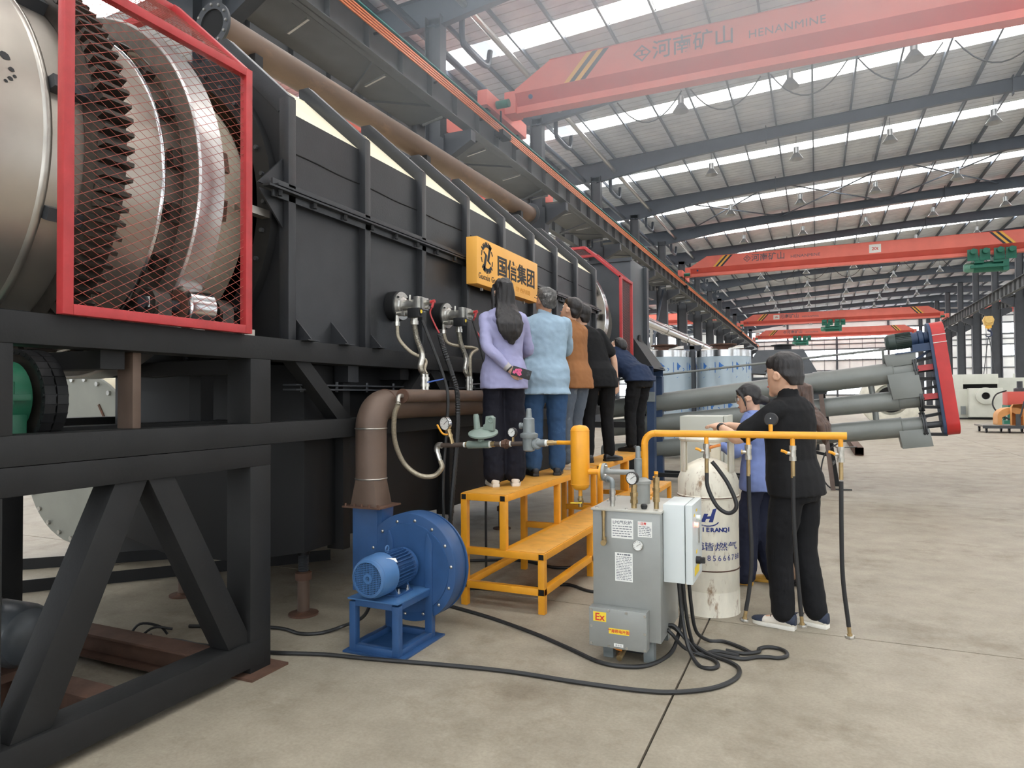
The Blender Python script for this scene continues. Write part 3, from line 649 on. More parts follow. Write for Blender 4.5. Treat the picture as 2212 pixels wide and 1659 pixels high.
part('top_channel', MB().chan((-2.85, 12.5, 1.98), (-2.56, 12.5, 1.98), .16, .2), blue_dk, bk)
part('post', MB().box(-2.68, -2.56, 11.72, 11.9, 0, 1.9), blue_dk, bk); part('post', MB().box(-2.68, -2.56, 12.4, 12.55, 0, 1.9), blue_dk, bk)
part('brace', MB().beam((-2.82, 11.8, 1.85), (-2.62, 11.8, 1.3), .08, .08).beam((-2.82, 12.48, 1.85), (-2.62, 12.48, 1.3), .08, .08), blue_dk, bk)
part('side_plate', MB().box(-2.80, -2.54, 11.7, 11.73, 1.45, 1.62), grey_paint, bk)

# brown flue pipe on the housing
fp = thing('flue_pipe', 'long rusty brown pipe with open flange lying above the furnace roof', 'pipe', (-3.98, 6.5, 4.0))
part('pipe', MB().lathe((-3.98, 3.62, 4.27), (0,1,.012), [(.118,0),(.118,6.0)], 32), rust_pipe, fp)
part('bore', MB().lathe((-3.98, 3.616, 4.27), (0,1,.012), [(.108,-.004),(.108,.4),(0,.4)], 32), hole_black, fp)
part('flange', MB().lathe((-3.98, 3.60, 4.27), AX, [(.112,0),(.165,0),(.165,.02),(.112,.02)], 40, closed=True), steel_dark, fp)
part('flange', MB().lathe((-3.98, 9.6, 4.345), AX, [(.112,0),(.165,0),(.165,.02),(.112,.02)], 40, closed=True), steel_dark, fp)
part('flange_bolts', MB().bolts([(-3.98+.142*math.cos(a), 3.6, 4.27+.142*math.sin(a)) for a in [2*PI*k/12 for k in range(12)]], (0,-1,0), .01, .012), zinc, fp, kind='stuff')
for y in (3.9, 6.4, 9.0):
    part('saddle', MB().box(-4.1, -3.86, y, y+.08, 3.788, 4.17+.012*(y-3.6)), black2, fp)
# ================================================================ blower with its air duct
fan = thing('blower', 'blue centrifugal blower with finned motor on a square tube stand', 'fan', (-2.45, 3.65, 0))
a = .045
for x in (-2.625, -2.27-a+.0):
    for y in (3.42, 3.80):
        part('stand_leg', MB().box(x, x+a, y, y+a, .012, .31 if y < 3.5 else .36), blue, fan, bev=.003)
    part('stand_rail', MB().box(x, x+a, 3.465, 3.80, .012, .05), blue, fan, bev=.003)
    part('stand_rail', MB().box(x, x+a, 3.465, 3.85, .285, .325), blue, fan, bev=.003)
for y in (3.42, 3.805): part('stand_rail', MB().box(-2.58, -2.315, y, y+.04, .012, .052), blue, fan, bev=.003)
part('stand_rail', MB().box(-2.58, -2.315, 3.42, 3.46, .285, .325), blue, fan, bev=.003)
part('base_plate', MB().box(-2.66, -2.23, 3.40, 3.90, 0, .012), blue, fan)
part('stand_top', MB().box(-2.63, -2.268, 3.41, 3.80, .325, .333), blue_l, fan)
for x in (-2.60, -2.305):
    part('scroll_support', MB().prism([(0,.05),(.05,.05),(.05,.62),(.02,.68),(0,.60)], (x, 3.775, 0), (1,0,0), (0,0,1), (0,.02,0)), blue, fan, bev=.002)
FC = (-2.43, 3.80, .445)
R0 = .335; nf = 56
scr = [(R0*(1+.06*max(0, math.cos((t-PI)/2)))*math.cos(t), R0*(1+.06*max(0, math.cos((t-PI)/2)))*math.sin(t)) for t in [2*PI*k/nf for k in range(nf)]]
part('scroll_casing', MB().prism(scr, FC, (1,0,0), (0,0,1), (0,.14,0)), blue, fan, bev=.008, ang=30)
part('scroll_rim', MB().lathe((FC[0], 3.945, FC[2]), (0,1,0), [(0,0),(R0+.012,0),(R0+.012,.012),(0,.012)], 56), blue, fan)
part('cover_ring', MB().lathe((FC[0], 3.790, FC[2]), (0,1,0), [(0,0),(.285,0),(.287,.01),(0,.01)], 56), blue, fan)
part('outlet_duct', MB().box(-2.885, -2.685, 3.796, 3.943, .25, .812), blue, fan, bev=.004)
part('outlet_web', MB().prism([(-2.69,.812),(-2.65,.812),(-2.655,.70),(-2.6,.68),(-2.6,.3),(-2.69,.3)], (0, 3.803, 0), (1,0,0), (0,0,1), (0,.134,0)), blue, fan)
for k in range(14):
    t = 2*PI*k/14+.1; part('dome_bolt', MB().sphere((FC[0]+.305*math.cos(t), 3.798, FC[2]+.305*math.sin(t)), .011, 10, 1, .7, 1), zinc, fan)
MX, MZ = -2.445, .475
part('motor_body', MB().lathe((MX, 3.50, MZ), (0,1,0), [(0,0),(.095,0),(.095,.22),(.11,.225),(.11,.25),(.06,.26),(.06,.3),(0,.3)], 32), blue, fan)
fin = MB()
for k in range(30):
    t = 2*PI*k/30; fin.add([(MX+r*math.cos(t)-h*math.sin(t), y, MZ+r*math.sin(t)+h*math.cos(t)) for y in (3.50, 3.715) for r, h in ((.09,-.0025),(.116,-.0018),(.116,.0018),(.09,.0025))], [(0,1,2,3),(4,7,6,5),(0,4,5,1),(1,5,6,2),(2,6,7,3)])
part('cooling_fins', fin, blue, fan, kind='stuff')
part('fan_cowl', MB().lathe((MX, 3.355, MZ), (0,1,0), [(.098,.0),(.112,.006),(.126,.05),(.128,.15),(.122,.155),(.118,.02),(.096,.012)], 40, closed=True), blue_l, fan)
gm = bpy.data.materials.new('perforated_grille'); gm.use_nodes = True
part('cowl_backing', MB().lathe((MX, 3.37, MZ), (0,1,0), [(0,0),(.1,0),(.1,.004),(0,.004)], 32), hole_black, fan)
gl = MB()
for k in range(-9, 10):
    h = .0106*k; w_ = math.sqrt(max(0, .098**2-h*h))
    if w_ > .01: gl.box(MX-w_, MX+w_, 3.362, 3.365, MZ+h-.0017, MZ+h+.0017).box(MX+h-.0017, MX+h+.0017, 3.361, 3.366, MZ-w_, MZ+w_)
part('cowl_grille', gl, blue_l, fan, kind='stuff')
part('grille_hub', MB().lathe((MX, 3.359, MZ), (0,1,0), [(.016,0),(.03,0),(.03,.008),(.016,.008)], 24, closed=True), blue_l, fan)
part('eye_bolt', MB().torus((MX, 3.56, MZ+.138), (1,0,0), .017, .005, 20, 8).cyl((MX,3.56,MZ+.10), (MX,3.56,MZ+.125), .008, 8), blue_l, fan)
part('motor_label', MB().prism([(0,0),(.07,0),(.07,.03),(0,.03)], (MX+.065, 3.455, MZ+.108), (.35,.9,-.15), (.55,0,-.8), (.001,0,.001)), label_white, fan)
part('motor_foot', MB().box(MX-.09, MX+.1, 3.52, 3.70, .333, .345), blue, fan, bev=.002)
for y in (3.535, 3.675): part('foot_web', MB().prism([(-.08,.345),(.09,.345),(.06,.41),(-.05,.41)], (MX, y, 0), (1,0,0), (0,0,1), (0,.012,0)), blue, fan)
for y in (3.56, 3.66): part('foot_bolt', MB().cyl((MX+.085,y,.345), (MX+.085,y,.375), .006, 8).cyl((MX+.085,y,.345), (MX+.085,y,.357), .011, 6), zinc, fan)

duct = thing('air_duct', 'rusty welded air duct elbow rising from the blue blower along the furnace', 'duct', (-2.785, 3.87, .815))
PX_, PY_, PR = -2.785, 3.87, .105
part('base_flange', MB().box(-2.93, -2.63, 3.74, 4.0, .812, .822).bolts([(x, y, .822) for x in (-2.91, -2.84, -2.78, -2.72, -2.65) for y in (3.755,)], (0,0,1), .008, .018), rust, duct)
n = 32; sq = []; 
for k in range(n):
    t = 2*PI*k/n+PI/4; c, s_ = math.cos(t), math.sin(t); m_ = max(abs(c), abs(s_)); sq.append((PX_+.105*c/m_, PY_+.09*s_/m_, .822))
vs = sq+[(PX_+PR*math.cos(2*PI*k/n+PI/4), PY_+PR*math.sin(2*PI*k/n+PI/4), 1.0) for k in range(n)]
part('transition', MB().add(vs, [(k, (k+1) % n, n+(k+1) % n, n+k) for k in range(n)]), rust_pipe, duct)
part('riser', MB().cyl((PX_,PY_,1.0), (PX_,PY_,1.34), PR, 32), rust_pipe, duct)
part('elbow', MB().tube([(PX_, PY_+.16*(1-math.cos(t)), 1.34+.16*math.sin(t)) for t in [PI/2*k/10 for k in range(11)]], PR, 32), rust_pipe, duct)
for z in (1.0, 1.34): part('weld_bead', MB().torus((PX_,PY_,z), (0,0,1), PR, .006, 32, 6), steel, duct)
part('weld_bead', MB().torus((PX_,PY_+.16,1.5), (0,1,0), PR, .005, 32, 6), rust, duct)
part('header', MB().cyl((PX_, PY_+.16, 1.5), (PX_, 6.9, 1.5), PR, 32), rust_pipe, duct)
for y in (4.4, 5.8): part('pipe_bracket', MB().box(-2.92, -2.75, y, y+.04, 1.40, 1.42), frame_black, duct)

gas = thing('gas_header', 'brown gas header pipe in front of the air duct with valves on top', 'pipe', (-2.63, 5.4, 1.56))
part('pipe', MB().cyl((-2.63, 4.03, 1.56), (-2.63, 6.9, 1.56), .047, 24), rust_pipe, gas)
part('end_cap', MB().cyl((-2.63, 4.018, 1.56), (-2.63, 4.03, 1.56), .05, 24), rust, gas)
def fitting(mb, x, y, z, r, hs):
    for h, k in hs: mb.cyl((x,y,z), (x,y,z+h), r*k, 12); z += h
    return mb
steel_fit = pm('silvery_fittings', (196, 192, 182), .3, .85, .15, 40)
for y in (4.30, 5.0):
    for dx, dy in ((0, 0), (.0, .045)):
        part('ball_valve', fitting(MB(), -2.63+dx, y+dy, 1.60, .016, ((.03,1),(.02,1.35),(.03,1.1),(.02,1.35),(.02,.9))), steel_fit, gas)
part('valve_lever', MB().beam((-2.61, 4.32, 1.66), (-2.52, 4.40, 1.685), .016, .01), pm('blue_lever', (40, 76, 150), .4), gas)
part('valve_lever', MB().beam((-2.61, 5.0, 1.655), (-2.55, 5.06, 1.66), .014, .008), steel_fit, gas)
part('end_elbow', MB().tube(bez([(-2.63,4.018,1.56),(-2.63,3.985,1.56),(-2.625,3.96,1.545),(-2.615,3.945,1.515)], 4), .016, 12).torus((-2.613,3.94,1.505), (.1,-.3,-1), .016, .005, 12, 6), steel_fit, gas)

# burners
braid = pm('braided_hose', (168, 158, 138), .4, .6, .2, 90, .1, 200)
def burner(y, flip, lab):
    z = 2.255; t = thing('gas_burner', lab, 'burner', (-2.9, y, z), group=None)
    X1 = (1,0,0)
    part('wall_ring', MB().lathe((-3.0,y,z), X1, [(0,0),(.115,0),(.115,.075),(.1,.08),(0,.08)], 32), black2, t)
    part('flange', MB().lathe((-2.92,y,z), X1, [(0,0),(.108,0),(.108,.012),(.07,.016),(.066,.028),(.05,.034),(0,.034)], 36), grey_paint if 0 else zinc, t)
    part('flange_bolts', MB().bolts([(-2.908, y+.09*math.cos(a_), z+.09*math.sin(a_)) for a_ in (.8, 2.4, 3.9, 5.5)], X1, .008, .012), black2, t)
    part('burner_tube', MB().lathe((-2.886,y,z), X1, [(.045,0),(.045,.11)], 24), zinc, t)
    part('burner_head', MB().box(-2.775, -2.735, y-.055, y+.055, z-.055, z+.06).box(-2.735, -2.70, y-.04, y+.045, z-.045, z+.05), zinc, t, bev=.004)
    part('sight_port', MB().cyl((-2.70,y,z+.015), (-2.655,y,z+.015), .018, 14).cyl((-2.70,y+.0,z-.025), (-2.67,y,z-.025), .012, 10), steel_fit, t)
    part('test_nipple', MB().cyl((-2.82,y-.03,z+.03),(-2.82,y-.03,z+.075),.007,8), steel_fit, t)
    part('solenoid', MB().box(-2.80, -2.70, y-.10, y-.045, z-.105, z-.035).cyl((-2.70,y-.072,z-.07), (-2.695,y-.072,z-.07), .02, 14), rubber, t, bev=.004)
    part('gas_valve', MB().cyl((-2.83,y-.07,z-.07), (-2.80,y-.07,z-.07), .022, 10).box(-2.86,-2.83,y-.09,y-.05,z-.09,z-.05).cyl((-2.86,y-.07,z-.07), (-2.90,y-.07,z-.07), .018, 12), steel_fit, t, bev=.003)
    part('elbow', MB().tube(bez([(-2.88,y-.07,z-.07),(-2.905,y-.07,z-.075),(-2.91,y-.07,z-.10),(-2.91,y-.07,z-.14)], 4), .016, 10).cyl((-2.91,y-.07,z-.13),(-2.91,y-.07,z-.16),.02,6), steel_fit, t)
    part('air_inlet', MB().cyl((-2.80,y-.0,z-.05), (-2.80,y-.0,z-.13), .026, 14).cyl((-2.80,y,z-.12),(-2.80,y,z-.15),.032,14), steel_fit, t)
    part('plug_cap', MB().cyl((-2.655,y,z+.015), (-2.62,y,z+.02), .013, 10).cyl((-2.63,y,z+.02), (-2.64,y-.01,z-.03), .01, 8), red, t)
    part('warning_sticker', MB().cyl((-2.695,y-.072,z-.062), (-2.6935,y-.072,z-.062), .014, 14), label_yellow, t)
    ye = 4.30 if not flip else 5.0
    h1 = [(-2.91,y-.07,z-.16),(-2.90,y-.06,z-.26),(-2.82,y-.02,z-.36),(-2.72,y+.02,z-.42),(-2.66,ye+.06,z-.5),(-2.63,ye+.045,1.72)] if not flip else [(-2.91,y-.07,z-.16),(-2.88,y-.05,z-.24),(-2.78,y+.02,z-.27),(-2.68,y+.10,z-.29),(-2.635,ye+.06,z-.36),(-2.63,ye+.045,1.72)]
    part('braided_hose', MB().tube(bez(h1, 8), .014, 10), braid, t)
    h2 = bez([(-2.80,y,z-.15),(-2.78,y+.0,z-.25),(-2.72,y-.02,z-.38),(-2.66,ye+.01,z-.48),(-2.63,ye,1.72)], 26)
    part('corrugated_hose', MB().tube(h2, .02, 12, rr=[.018+.005*(i % 2) for i in range(len(h2))]), steel_fit, t)
    part('lead_wire', MB().tube(bez([(-2.64,y,z-.02),(-2.66,y,z-.07),(-2.63,y+.02,z-.16),(-2.60,y+.03,z-.22)], 5), .006, 6), red, t)
    return t
burner(4.45, False, 'silver gas burner with blue valve handle, the nearer one on the furnace side')
burner(5.16, True, 'silver gas burner beside the woman in the lilac jacket, second on the furnace side')
cable_m = pm('black_cable_sheath', (38, 38, 38), .45, 0, .15, 20)
def cable(name, pts, r, lab, rib=False, n=8, mat=None, cat='cable', group=None):
    c = bez(pts, 24 if rib else n)
    return solo(name, MB().tube(c, r, 8, rr=[r*(.86+.2*(i % 2)) for i in range(len(c))] if rib else None), mat or cable_m, lab, cat, group)
cable('power_cable', [(-2.70,4.40,2.13),(-2.66,4.43,2.0),(-2.58,4.50,1.72),(-2.55,4.52,1.55),(-2.57,4.53,1.3),(-2.6,4.53,.9),(-2.6,4.54,.5),(-2.6,4.55,.02)], .012, 'thin black cable hanging from the nearer burner over the gas header')
for i, p in enumerate(((-2.655,4.435,1.985),(-2.575,4.53,1.98))):
    pass
cf = [(-2.60,4.48,2.03),(-2.585,4.53,1.9),(-2.53,4.60,1.65),(-2.52,4.62,1.5),(-2.53,4.62,1.2),(-2.56,4.60,.8),(-2.58,4.58,.4),(-2.58,4.56,.03)]
cable('conduit_hose', cf, .02, 'black corrugated conduit hanging from the nearer burner down to the floor', True)
cable('power_cable', [(-2.66,5.15,2.2),(-2.62,5.2,2.0),(-2.58,5.25,1.7),(-2.6,5.28,1.3),(-2.62,5.3,.6),(-2.62,5.3,.02)], .011, 'black cable hanging from the second burner behind the lilac jacket')
yel = MB().cyl((-2.665,4.425,2.02), (-2.65,4.435,1.99), .0135, 8); 
# company sign
sg = thing('company_sign', 'amber box sign with black gear emblem and cut out Chinese lettering', 'sign', (-2.8, 6.2, 2.58))
SX, SY0, SY1, SZ0, SZ1 = -2.78, 5.47, 6.93, 2.575, 3.005
part('sign_box', MB().box(SX-.11, SX, SY0, SY1, SZ0, SZ1), pm('amber_sign_face', (240, 176, 78), .45, 0, .04, 3), sg, bev=.004)
yd, zd = (0,1,0), (0,0,1)
EC = (SX, 5.675, 2.838)
gear_seg = [[(.098,a0),(.128,a0),(.146,a0+.03),(.146,a0+.13),(.126,a0+.16),(.126,a0+.26),(.146,a0+.29),(.146,a0+.38),(.126,a0+.41),(.102,a0+.41)] for a0 in (.82,1.27,1.72,2.17,3.86,4.31,4.76,5.21)]+[[(.112,a0),(.128,a0+.04),(.122,a0+.40),(.112,a0+.44)] for a0 in (2.66,3.2,5.72,.28)]
part('emblem_gear', (lambda q: [q.prism([(r*math.cos(t), r*math.sin(t)) for r, t in p_], EC, yd, zd, (.003,0,0)) for p_ in gear_seg] and q)(MB()), ink_black, sg, kind='stuff')
part('emblem_letter', MB().prism([(.0,-.025),(.07,-.055),(.07,-.04),(.04,-.022),(.085,.118),(.05,.132)], EC, yd, zd, (.003,0,0)), ink_black, sg)
part('emblem_letter', MB().prism([(.0,.025),(-.07,.055),(-.07,.04),(-.04,.022),(-.085,-.118),(-.05,-.132)], EC, yd, zd, (.003,0,0)), ink_black, sg)
text('sign_lettering', '国信集团', .208, (SX+.001, 6.37, 2.735), yd, zd, ink_black, sg, .002, .004, sx=1.16)
text('sign_lettering', 'Guoxin Group', .078, (SX+.001, 5.495, 2.628), yd, zd, ink_black, sg, .002, 0, 'LEFT', .9, spacing=1.15)
text('sign_lettering', '139 4969 0108', .07, (SX+.001, 6.52, 2.625), yd, zd, pm('dark_amber_ink', (206, 142, 58), .6), sg, .001, 0, sx=.9)  # faint number lettered in a darker amber than the sign face
for y in (5.7, 6.7):
    for z in (SZ1+.01, SZ0-.02): part('mounting_tab', MB().box(SX-.08, SX-.06, y-.012, y+.012, z-.012, z+.014), zinc, sg)

# ================================================================ gas train, tank, vaporiser
GT = thing('gas_train', 'gas pipe run with sage and grey regulators, gauges and braided hose', 'pipe', (-1.95, 4.25, 1.0))
def gp(x, dz=0): return V(x, 4.25, 1.205+(x+2.485)/1.0*.043+dz)
dpipe = pm('dark_brown_pipe', (84, 72, 64), .5, .3, .15, 20)
part('pipe', MB().cyl(gp(-2.47), gp(-1.66), .0165, 16), dpipe, GT)
part('elbow', MB().tube(bez([gp(-2.45), gp(-2.478), gp(-2.49,-.02), gp(-2.488,-.045)], 5), .022, 14), zinc, GT)
part('hose_nut', MB().cyl(gp(-2.488,-.04), gp(-2.470,-.09), .018, 8).cyl(gp(-2.472,-.085), gp(-2.462,-.115), .015, 10), steel_fit, GT)
part('braided_hose', MB().tube(bez([gp(-2.462,-.11), gp(-2.445,-.16)+V(0,-.01,0), gp(-2.50,-.215)+V(0,-.03,0), (-2.58,4.15,1.0), (-2.66,4.08,1.09), (-2.68,4.0,1.25), (-2.65,3.95,1.42), (-2.613,3.94,1.50)], 9), .0175, 12), braid, GT)
part('thread_tape', MB().cyl(gp(-2.27), gp(-2.255), .0185, 14).cyl(gp(-2.058), gp(-2.07), .024, 14).cyl(gp(-1.975), gp(-1.985), .019, 14).cyl(gp(-1.905), gp(-1.915), .019, 14).cyl(gp(-1.64), gp(-1.655), .022, 14), label_white, GT)
part('brass_bush', MB().cyl(gp(-2.255), gp(-2.235), .02, 8).cyl(gp(-2.058), gp(-2.03), .02, 8).cyl(gp(-1.64), gp(-1.60), .017, 8).cyl(gp(-1.60), gp(-1.57), .014, 12), brass, GT)
rg = part('regulator_body', MB().cyl(gp(-2.24), gp(-2.07), .027, 20), sage, GT, bev=.003)
rc = gp(-2.12, .085); tl = V(.06, -.28, 1).normalized()
part('diaphragm_housing', MB().lathe(rc-tl*.012, tl, [(0,-.03),(.03,-.03),(.06,-.012),(.10,-.004),(.104,.0),(.104,.01),(.09,.018),(.05,.034),(0,.036)], 32).cyl(gp(-2.14,.02), rc, .022, 12), sage, GT)
part('spring_tower', MB().cyl(rc+V(-.045,0,.02), rc+V(-.055,0,.115), .024, 16, .02).cyl(rc+V(-.055,0,.112), rc+V(-.056,0,.125), .017, 14), sage, GT)
part('vent_bracket', MB().prism([(.01,.02),(.085,.01),(.09,.10),(.07,.115),(.03,.11),(.025,.06),(.01,.05)], rc+V(0,-.02,0), (1,0,0), (0,0,1), (0,.04,0)).torus(rc+V(.07,-.022,.085), (0,1,0), .018, .006, 16, 6), sage, GT, bev=.003)
part('bonnet_bolt', MB().cyl(gp(-2.15,.03), gp(-2.135,.055)+V(0,-.03,0), .01, 8), sage, GT)
part('union', MB().cyl(gp(-1.975), gp(-1.955), .026, 8).cyl(gp(-1.955), gp(-1.935), .034, 8).cyl(gp(-1.935), gp(-1.915), .025, 8), rust, GT)
def gauge(name, c, n_, r, par, rim, stem):
    c = Vector(c); n_ = Vector(n_).normalized()
    g = part(name, MB().lathe(c, n_, [(0,-.028),(r*.8,-.028),(r*.95,-.02),(r,.0),(r,.008),(r*.9,.01),(r*.9,.004),(0,.004)], 28), rim, par)
    part('gauge_face', MB().lathe(c+n_*.0045, n_, [(0,0),(r*.89,0),(r*.89,.001),(0,.001)], 28), label_white, g)
    u_ = V(0,0,1)-n_*n_.z; u_.normalize(); s_ = u_.cross(n_); tk = MB()
    for k in range(9):
        t = -2.2+4.4*k/8; d_ = u_*math.cos(t)+s_*math.sin(t); tk.beam(c+n_*.006+d_*r*.68, c+n_*.006+d_*r*.82, r*.05, .0006, n_)
    part('gauge_ticks', tk, ink_black, g, kind='stuff')
    d_ = (u_*.6+s_*.8).normalized(); part('needle', MB().beam(c+n_*.007-d_*r*.25, c+n_*.007+d_*r*.65, r*.06, .001, n_), ink_black, g)
    if stem: part('gauge_stem', MB().tube(bez(stem, 4), .009, 10), brass, par)
    return g
g1 = gp(-2.36); fc = V(.35,-.8,.30)
gauge('pressure_gauge', gp(-2.415,.155)+V(0,-.01,0), (-.25,-.85,-.1), .05, GT, polished, None)
part('gauge_valve', MB().cyl(g1, gp(-2.375,.05), .014, 10).cyl(gp(-2.375,.05), gp(-2.395,.115), .014, 10).cyl(gp(-2.38,.06), gp(-2.384,.075), .019, 6).cyl(gp(-2.39,.1), gp(-2.394,.112), .018, 6), brass, GT)
part('valve_lever', MB().tube(bez([gp(-2.385,.075), gp(-2.43,.085)+V(0,-.02,0), gp(-2.47,.15)+V(0,-.03,0)], 5), .007, 6), yellow, GT)
gauge('pressure_gauge', gp(-1.895,.078)+V(0,-.01,0), (-.2,-1,.0), .033, GT, rubber, [gp(-1.893), gp(-1.893,.03), gp(-1.893,.055)])
part('filter_regulator', MB().lathe(gp(-1.775,-.035), (0,0,1), [(0,-.02),(.022,-.02),(.04,-.012),(.042,.01),(.046,.07),(.058,.072),(.062,.085),(.062,.098),(.05,.104),(.04,.108),(.038,.2),(.03,.206),(.022,.208),(.017,.265),(.012,.27),(0,.27)], 28), grey_paint, GT)
part('side_boss', MB().cyl(gp(-1.80,.12), gp(-1.835,.12), .018, 16).cyl(gp(-1.825,.12), gp(-1.84,.12), .022, 16), grey_paint, GT)
part('inlet_neck', MB().cyl(gp(-1.775), gp(-1.655), .024, 16).lathe(gp(-1.72,-.005), (1,-1,.2), [(0,-.0),(.036,0),(.04,.01),(.03,.02),(0,.02)], 12), grey_paint, GT)

tk = thing('condensate_tank', 'slim upright amber gas tank with drain valve beside the pipe run', 'tank', (-1.398, 4.2, .84))
TX, TY = -1.398, 4.2
part('tank_body', MB().lathe((TX,TY,0), (0,0,1), [(0,.945),(.035,.95),(.054,.965),(.061,.985),(.061,1.325),(.056,1.345),(.04,1.36),(0,1.366)], 32), yellow, tk)
part('weld_ring', MB().torus((TX,TY,1.33), (0,0,1), .061, .002, 32, 6).torus((TX,TY,.985), (0,0,1), .061, .002, 32, 6), yellow, tk)
part('inlet_pipe', MB().cyl((-1.57,4.25,1.245), (TX,TY,1.25), .014, 14), yellow, tk)
part('outlet_pipe', MB().cyl((TX,TY,1.068), (-1.262,4.2,1.068), .019, 14), yellow, tk)
part('outlet_flange', MB().lathe((-1.262,4.2,1.068), (1,0,0), [(0,0),(.056,0),(.056,.014),(0,.014)], 28), yellow, tk)
part('drain_pipe', MB().cyl((TX,TY,.95), (TX,TY,.905), .013, 12), yellow, tk)
part('drain_valve', MB().cyl((TX,TY,.91), (TX,TY,.84), .014, 10).cyl((TX,TY,.895), (TX,TY,.88), .02, 8).cyl((TX,TY,.875), (TX+.02,TY-.02,.875), .012, 8), brass, tk)
part('valve_lever', MB().beam((TX+.02,TY-.03,.87), (TX-.055,TY-.035,.866), .012, .006), label_yellow, tk)

vp = thing('gas_vaporiser', 'grey floor standing gas vaporiser cabinet with labels and pipe fittings on top', 'vaporiser', (-1.03, 4.18, 0))
galv = pm('grey_galvanised_cabinet', (150, 152, 148), .4, .35, .07, 5, .04, 200)
VX0, VX1, VY0, VY1 = -1.232, -.83, 3.93, 4.46
part('cabinet', MB().box(VX0, VX1, VY0, VY1, .13, .872), galv, vp, bev=.004)
tp = part('top_plate', MB().box(VX0-.008, VX1+.008, VY0-.012, VY1+.01, .872, .886), pm('light_galvanised_top', (188, 186, 176), .4, .3, .06, 6), vp, bev=.002)
part('top_bolts', MB().bolts([(x, y, .886) for x in (VX0+.02, (VX0+VX1)/2, VX1-.02) for y in (VY0+.015, (VY0+VY1)/2, VY1-.02)], (0,0,1), .009, .006), zinc, vp, kind='stuff')
part('foot', MB().box(VX0+.05, VX0+.11, VY0+.03, VY0+.09, 0, .13), grey_paint, vp); part('foot', MB().box(VX1-.11, VX1-.05, VY0+.03, VY0+.09, 0, .13), grey_paint, vp)
part('foot', MB().box(VX0+.05, VX0+.11, VY1-.09, VY1-.03, 0, .13), grey_paint, vp); part('foot', MB().box(VX1-.11, VX1-.05, VY1-.09, VY1-.03, 0, .13), grey_paint, vp)
part('terminal_cover', MB().box(VX0-.004, VX0+.335, VY0-.075, VY0, .095, .318), galv, vp, bev=.003)
part('cover_bolts', MB().bolts([(x, VY0-.075, z) for x, z in ((VX0+.01,.305),(VX0+.115,.308),(VX0+.22,.306),(VX0+.325,.300),(VX0+.01,.21),(VX0+.325,.2),(VX0+.01,.11),(VX0+.115,.107),(VX0+.22,.106),(VX0+.325,.108))], (0,-1,0), .008, .006, 8), zinc, vp, kind='stuff')
xd, zu = (1,0,0), (0,0,1); fy = VY0-.0762
part('ex_label', MB().box(VX0+.022, VX0+.10, fy, fy+.001, .24, .295), label_yellow, vp)
text('ex_lettering', 'Ex', .058, (VX0+.061, fy-.0003, .247), xd, zu, ink_red, vp, .0003, .0012)
part('warning_label', MB().box(VX0+.115, VX0+.235, fy, fy+.001, .178, .21), label_yellow, vp)
text('warning_lettering', '严禁带电开盖!', .021, (VX0+.175, fy-.0003, .187), xd, zu, ink_red, vp, .0003, .0004)
part('drain_label', MB().box(VX0+.145, VX0+.2, fy, fy+.001, .107, .125), label_white, vp)
text('drain_lettering', '排水位', .013, (VX0+.1725, fy-.0003, .111), xd, zu, ink_grey, vp, .0002)
fy = VY0-.001
part('name_plate', MB().box(VX0+.115, VX0+.245, fy, fy+.001, .715, .828), label_white, vp, label='white maker plate')
text('plate_lettering', 'LPG气化炉', .024, (VX0+.18, fy-.0003, .80), xd, zu, ink_grey, vp, .0002, .0003)
def lines(nm, x0, x1, z0, z1, n, seed, h=.0022):
    rnd = random.Random(seed); q = MB()
    for k in range(n):
        z = z1-(z1-z0)*(k+.5)/n; x = x0
        while x < x1-.006:
            e = min(x1, x+rnd.uniform(.006, .022)); q.box(x, e, fy-.0004, fy, z-h, z+h); x = e+rnd.uniform(.002, .006)
        
    return part(nm, q, ink_grey, vp, kind='stuff')
lines('plate_print', VX0+.122, VX0+.238, .722, .793, 5, 3)
part('notice_plate', MB().box(VX0+.272, VX0+.355, fy, fy+.001, .732, .822), label_white, vp, label='small white notice with red heading')
text('notice_lettering', '! 注意', .018, (VX0+.30, fy-.0003, .803), xd, zu, ink_red, vp, .0002, .0004)
lines('notice_print', VX0+.278, VX0+.35, .737, .797, 6, 5, .0018)
part('rules_label', MB().box(VX0+.135, VX0+.24, fy, fy+.001, .465, .632), label_white, vp, label='tall white instruction label')
lines('rules_print', VX0+.142, VX0+.234, .472, .612, 15, 8, .0016)
lines('rules_heading', VX0+.148, VX0+.228, .615, .628, 1, 9, .0038)
gauge('thermometer', (VX0+.275, VY0-.015, .685), (0,-1,0), .03, vp, zinc, None)
part('sight_tube', MB().cyl((VX0+.072, VY0-.02, .70), (VX0+.072, VY0-.02, .87), .009, 12), brass, vp)
part('sight_fittings', MB().cyl((VX0+.072, VY0-.02, .84), (VX0+.072, VY0-.02, .875), .012, 8).cyl((VX0+.075, VY0-.02, .685), (VX0+.075, VY0-.02, .72), .014, 8).lathe((VX0+.078, VY0-.032, .69), (0,-1,0), [(0,0),(.012,0),(.012,.01),(.017,.012),(.017,.018),(0,.018)], 14).cyl((VX0+.076, VY0, .69), (VX0+.076, VY0-.03, .69), .01, 8), brass, vp)
part('drain_cock', MB().cyl((VX0+.185, VY0+.06, .07), (VX0+.175, VY0-.06, .045), .013, 12).cyl((VX0+.178, VY0-.02, .055), (VX0+.174, VY0-.075, .043), .018, 8), brass, vp)
part('cock_lever', MB().tube(bez([(VX0+.18,VY0-.03,.075),(VX0+.15,VY0-.035,.08),(VX0+.10,VY0-.04,.10)], 4), .006, 6), pm('orange_lever', (214, 130, 40), .45), vp)
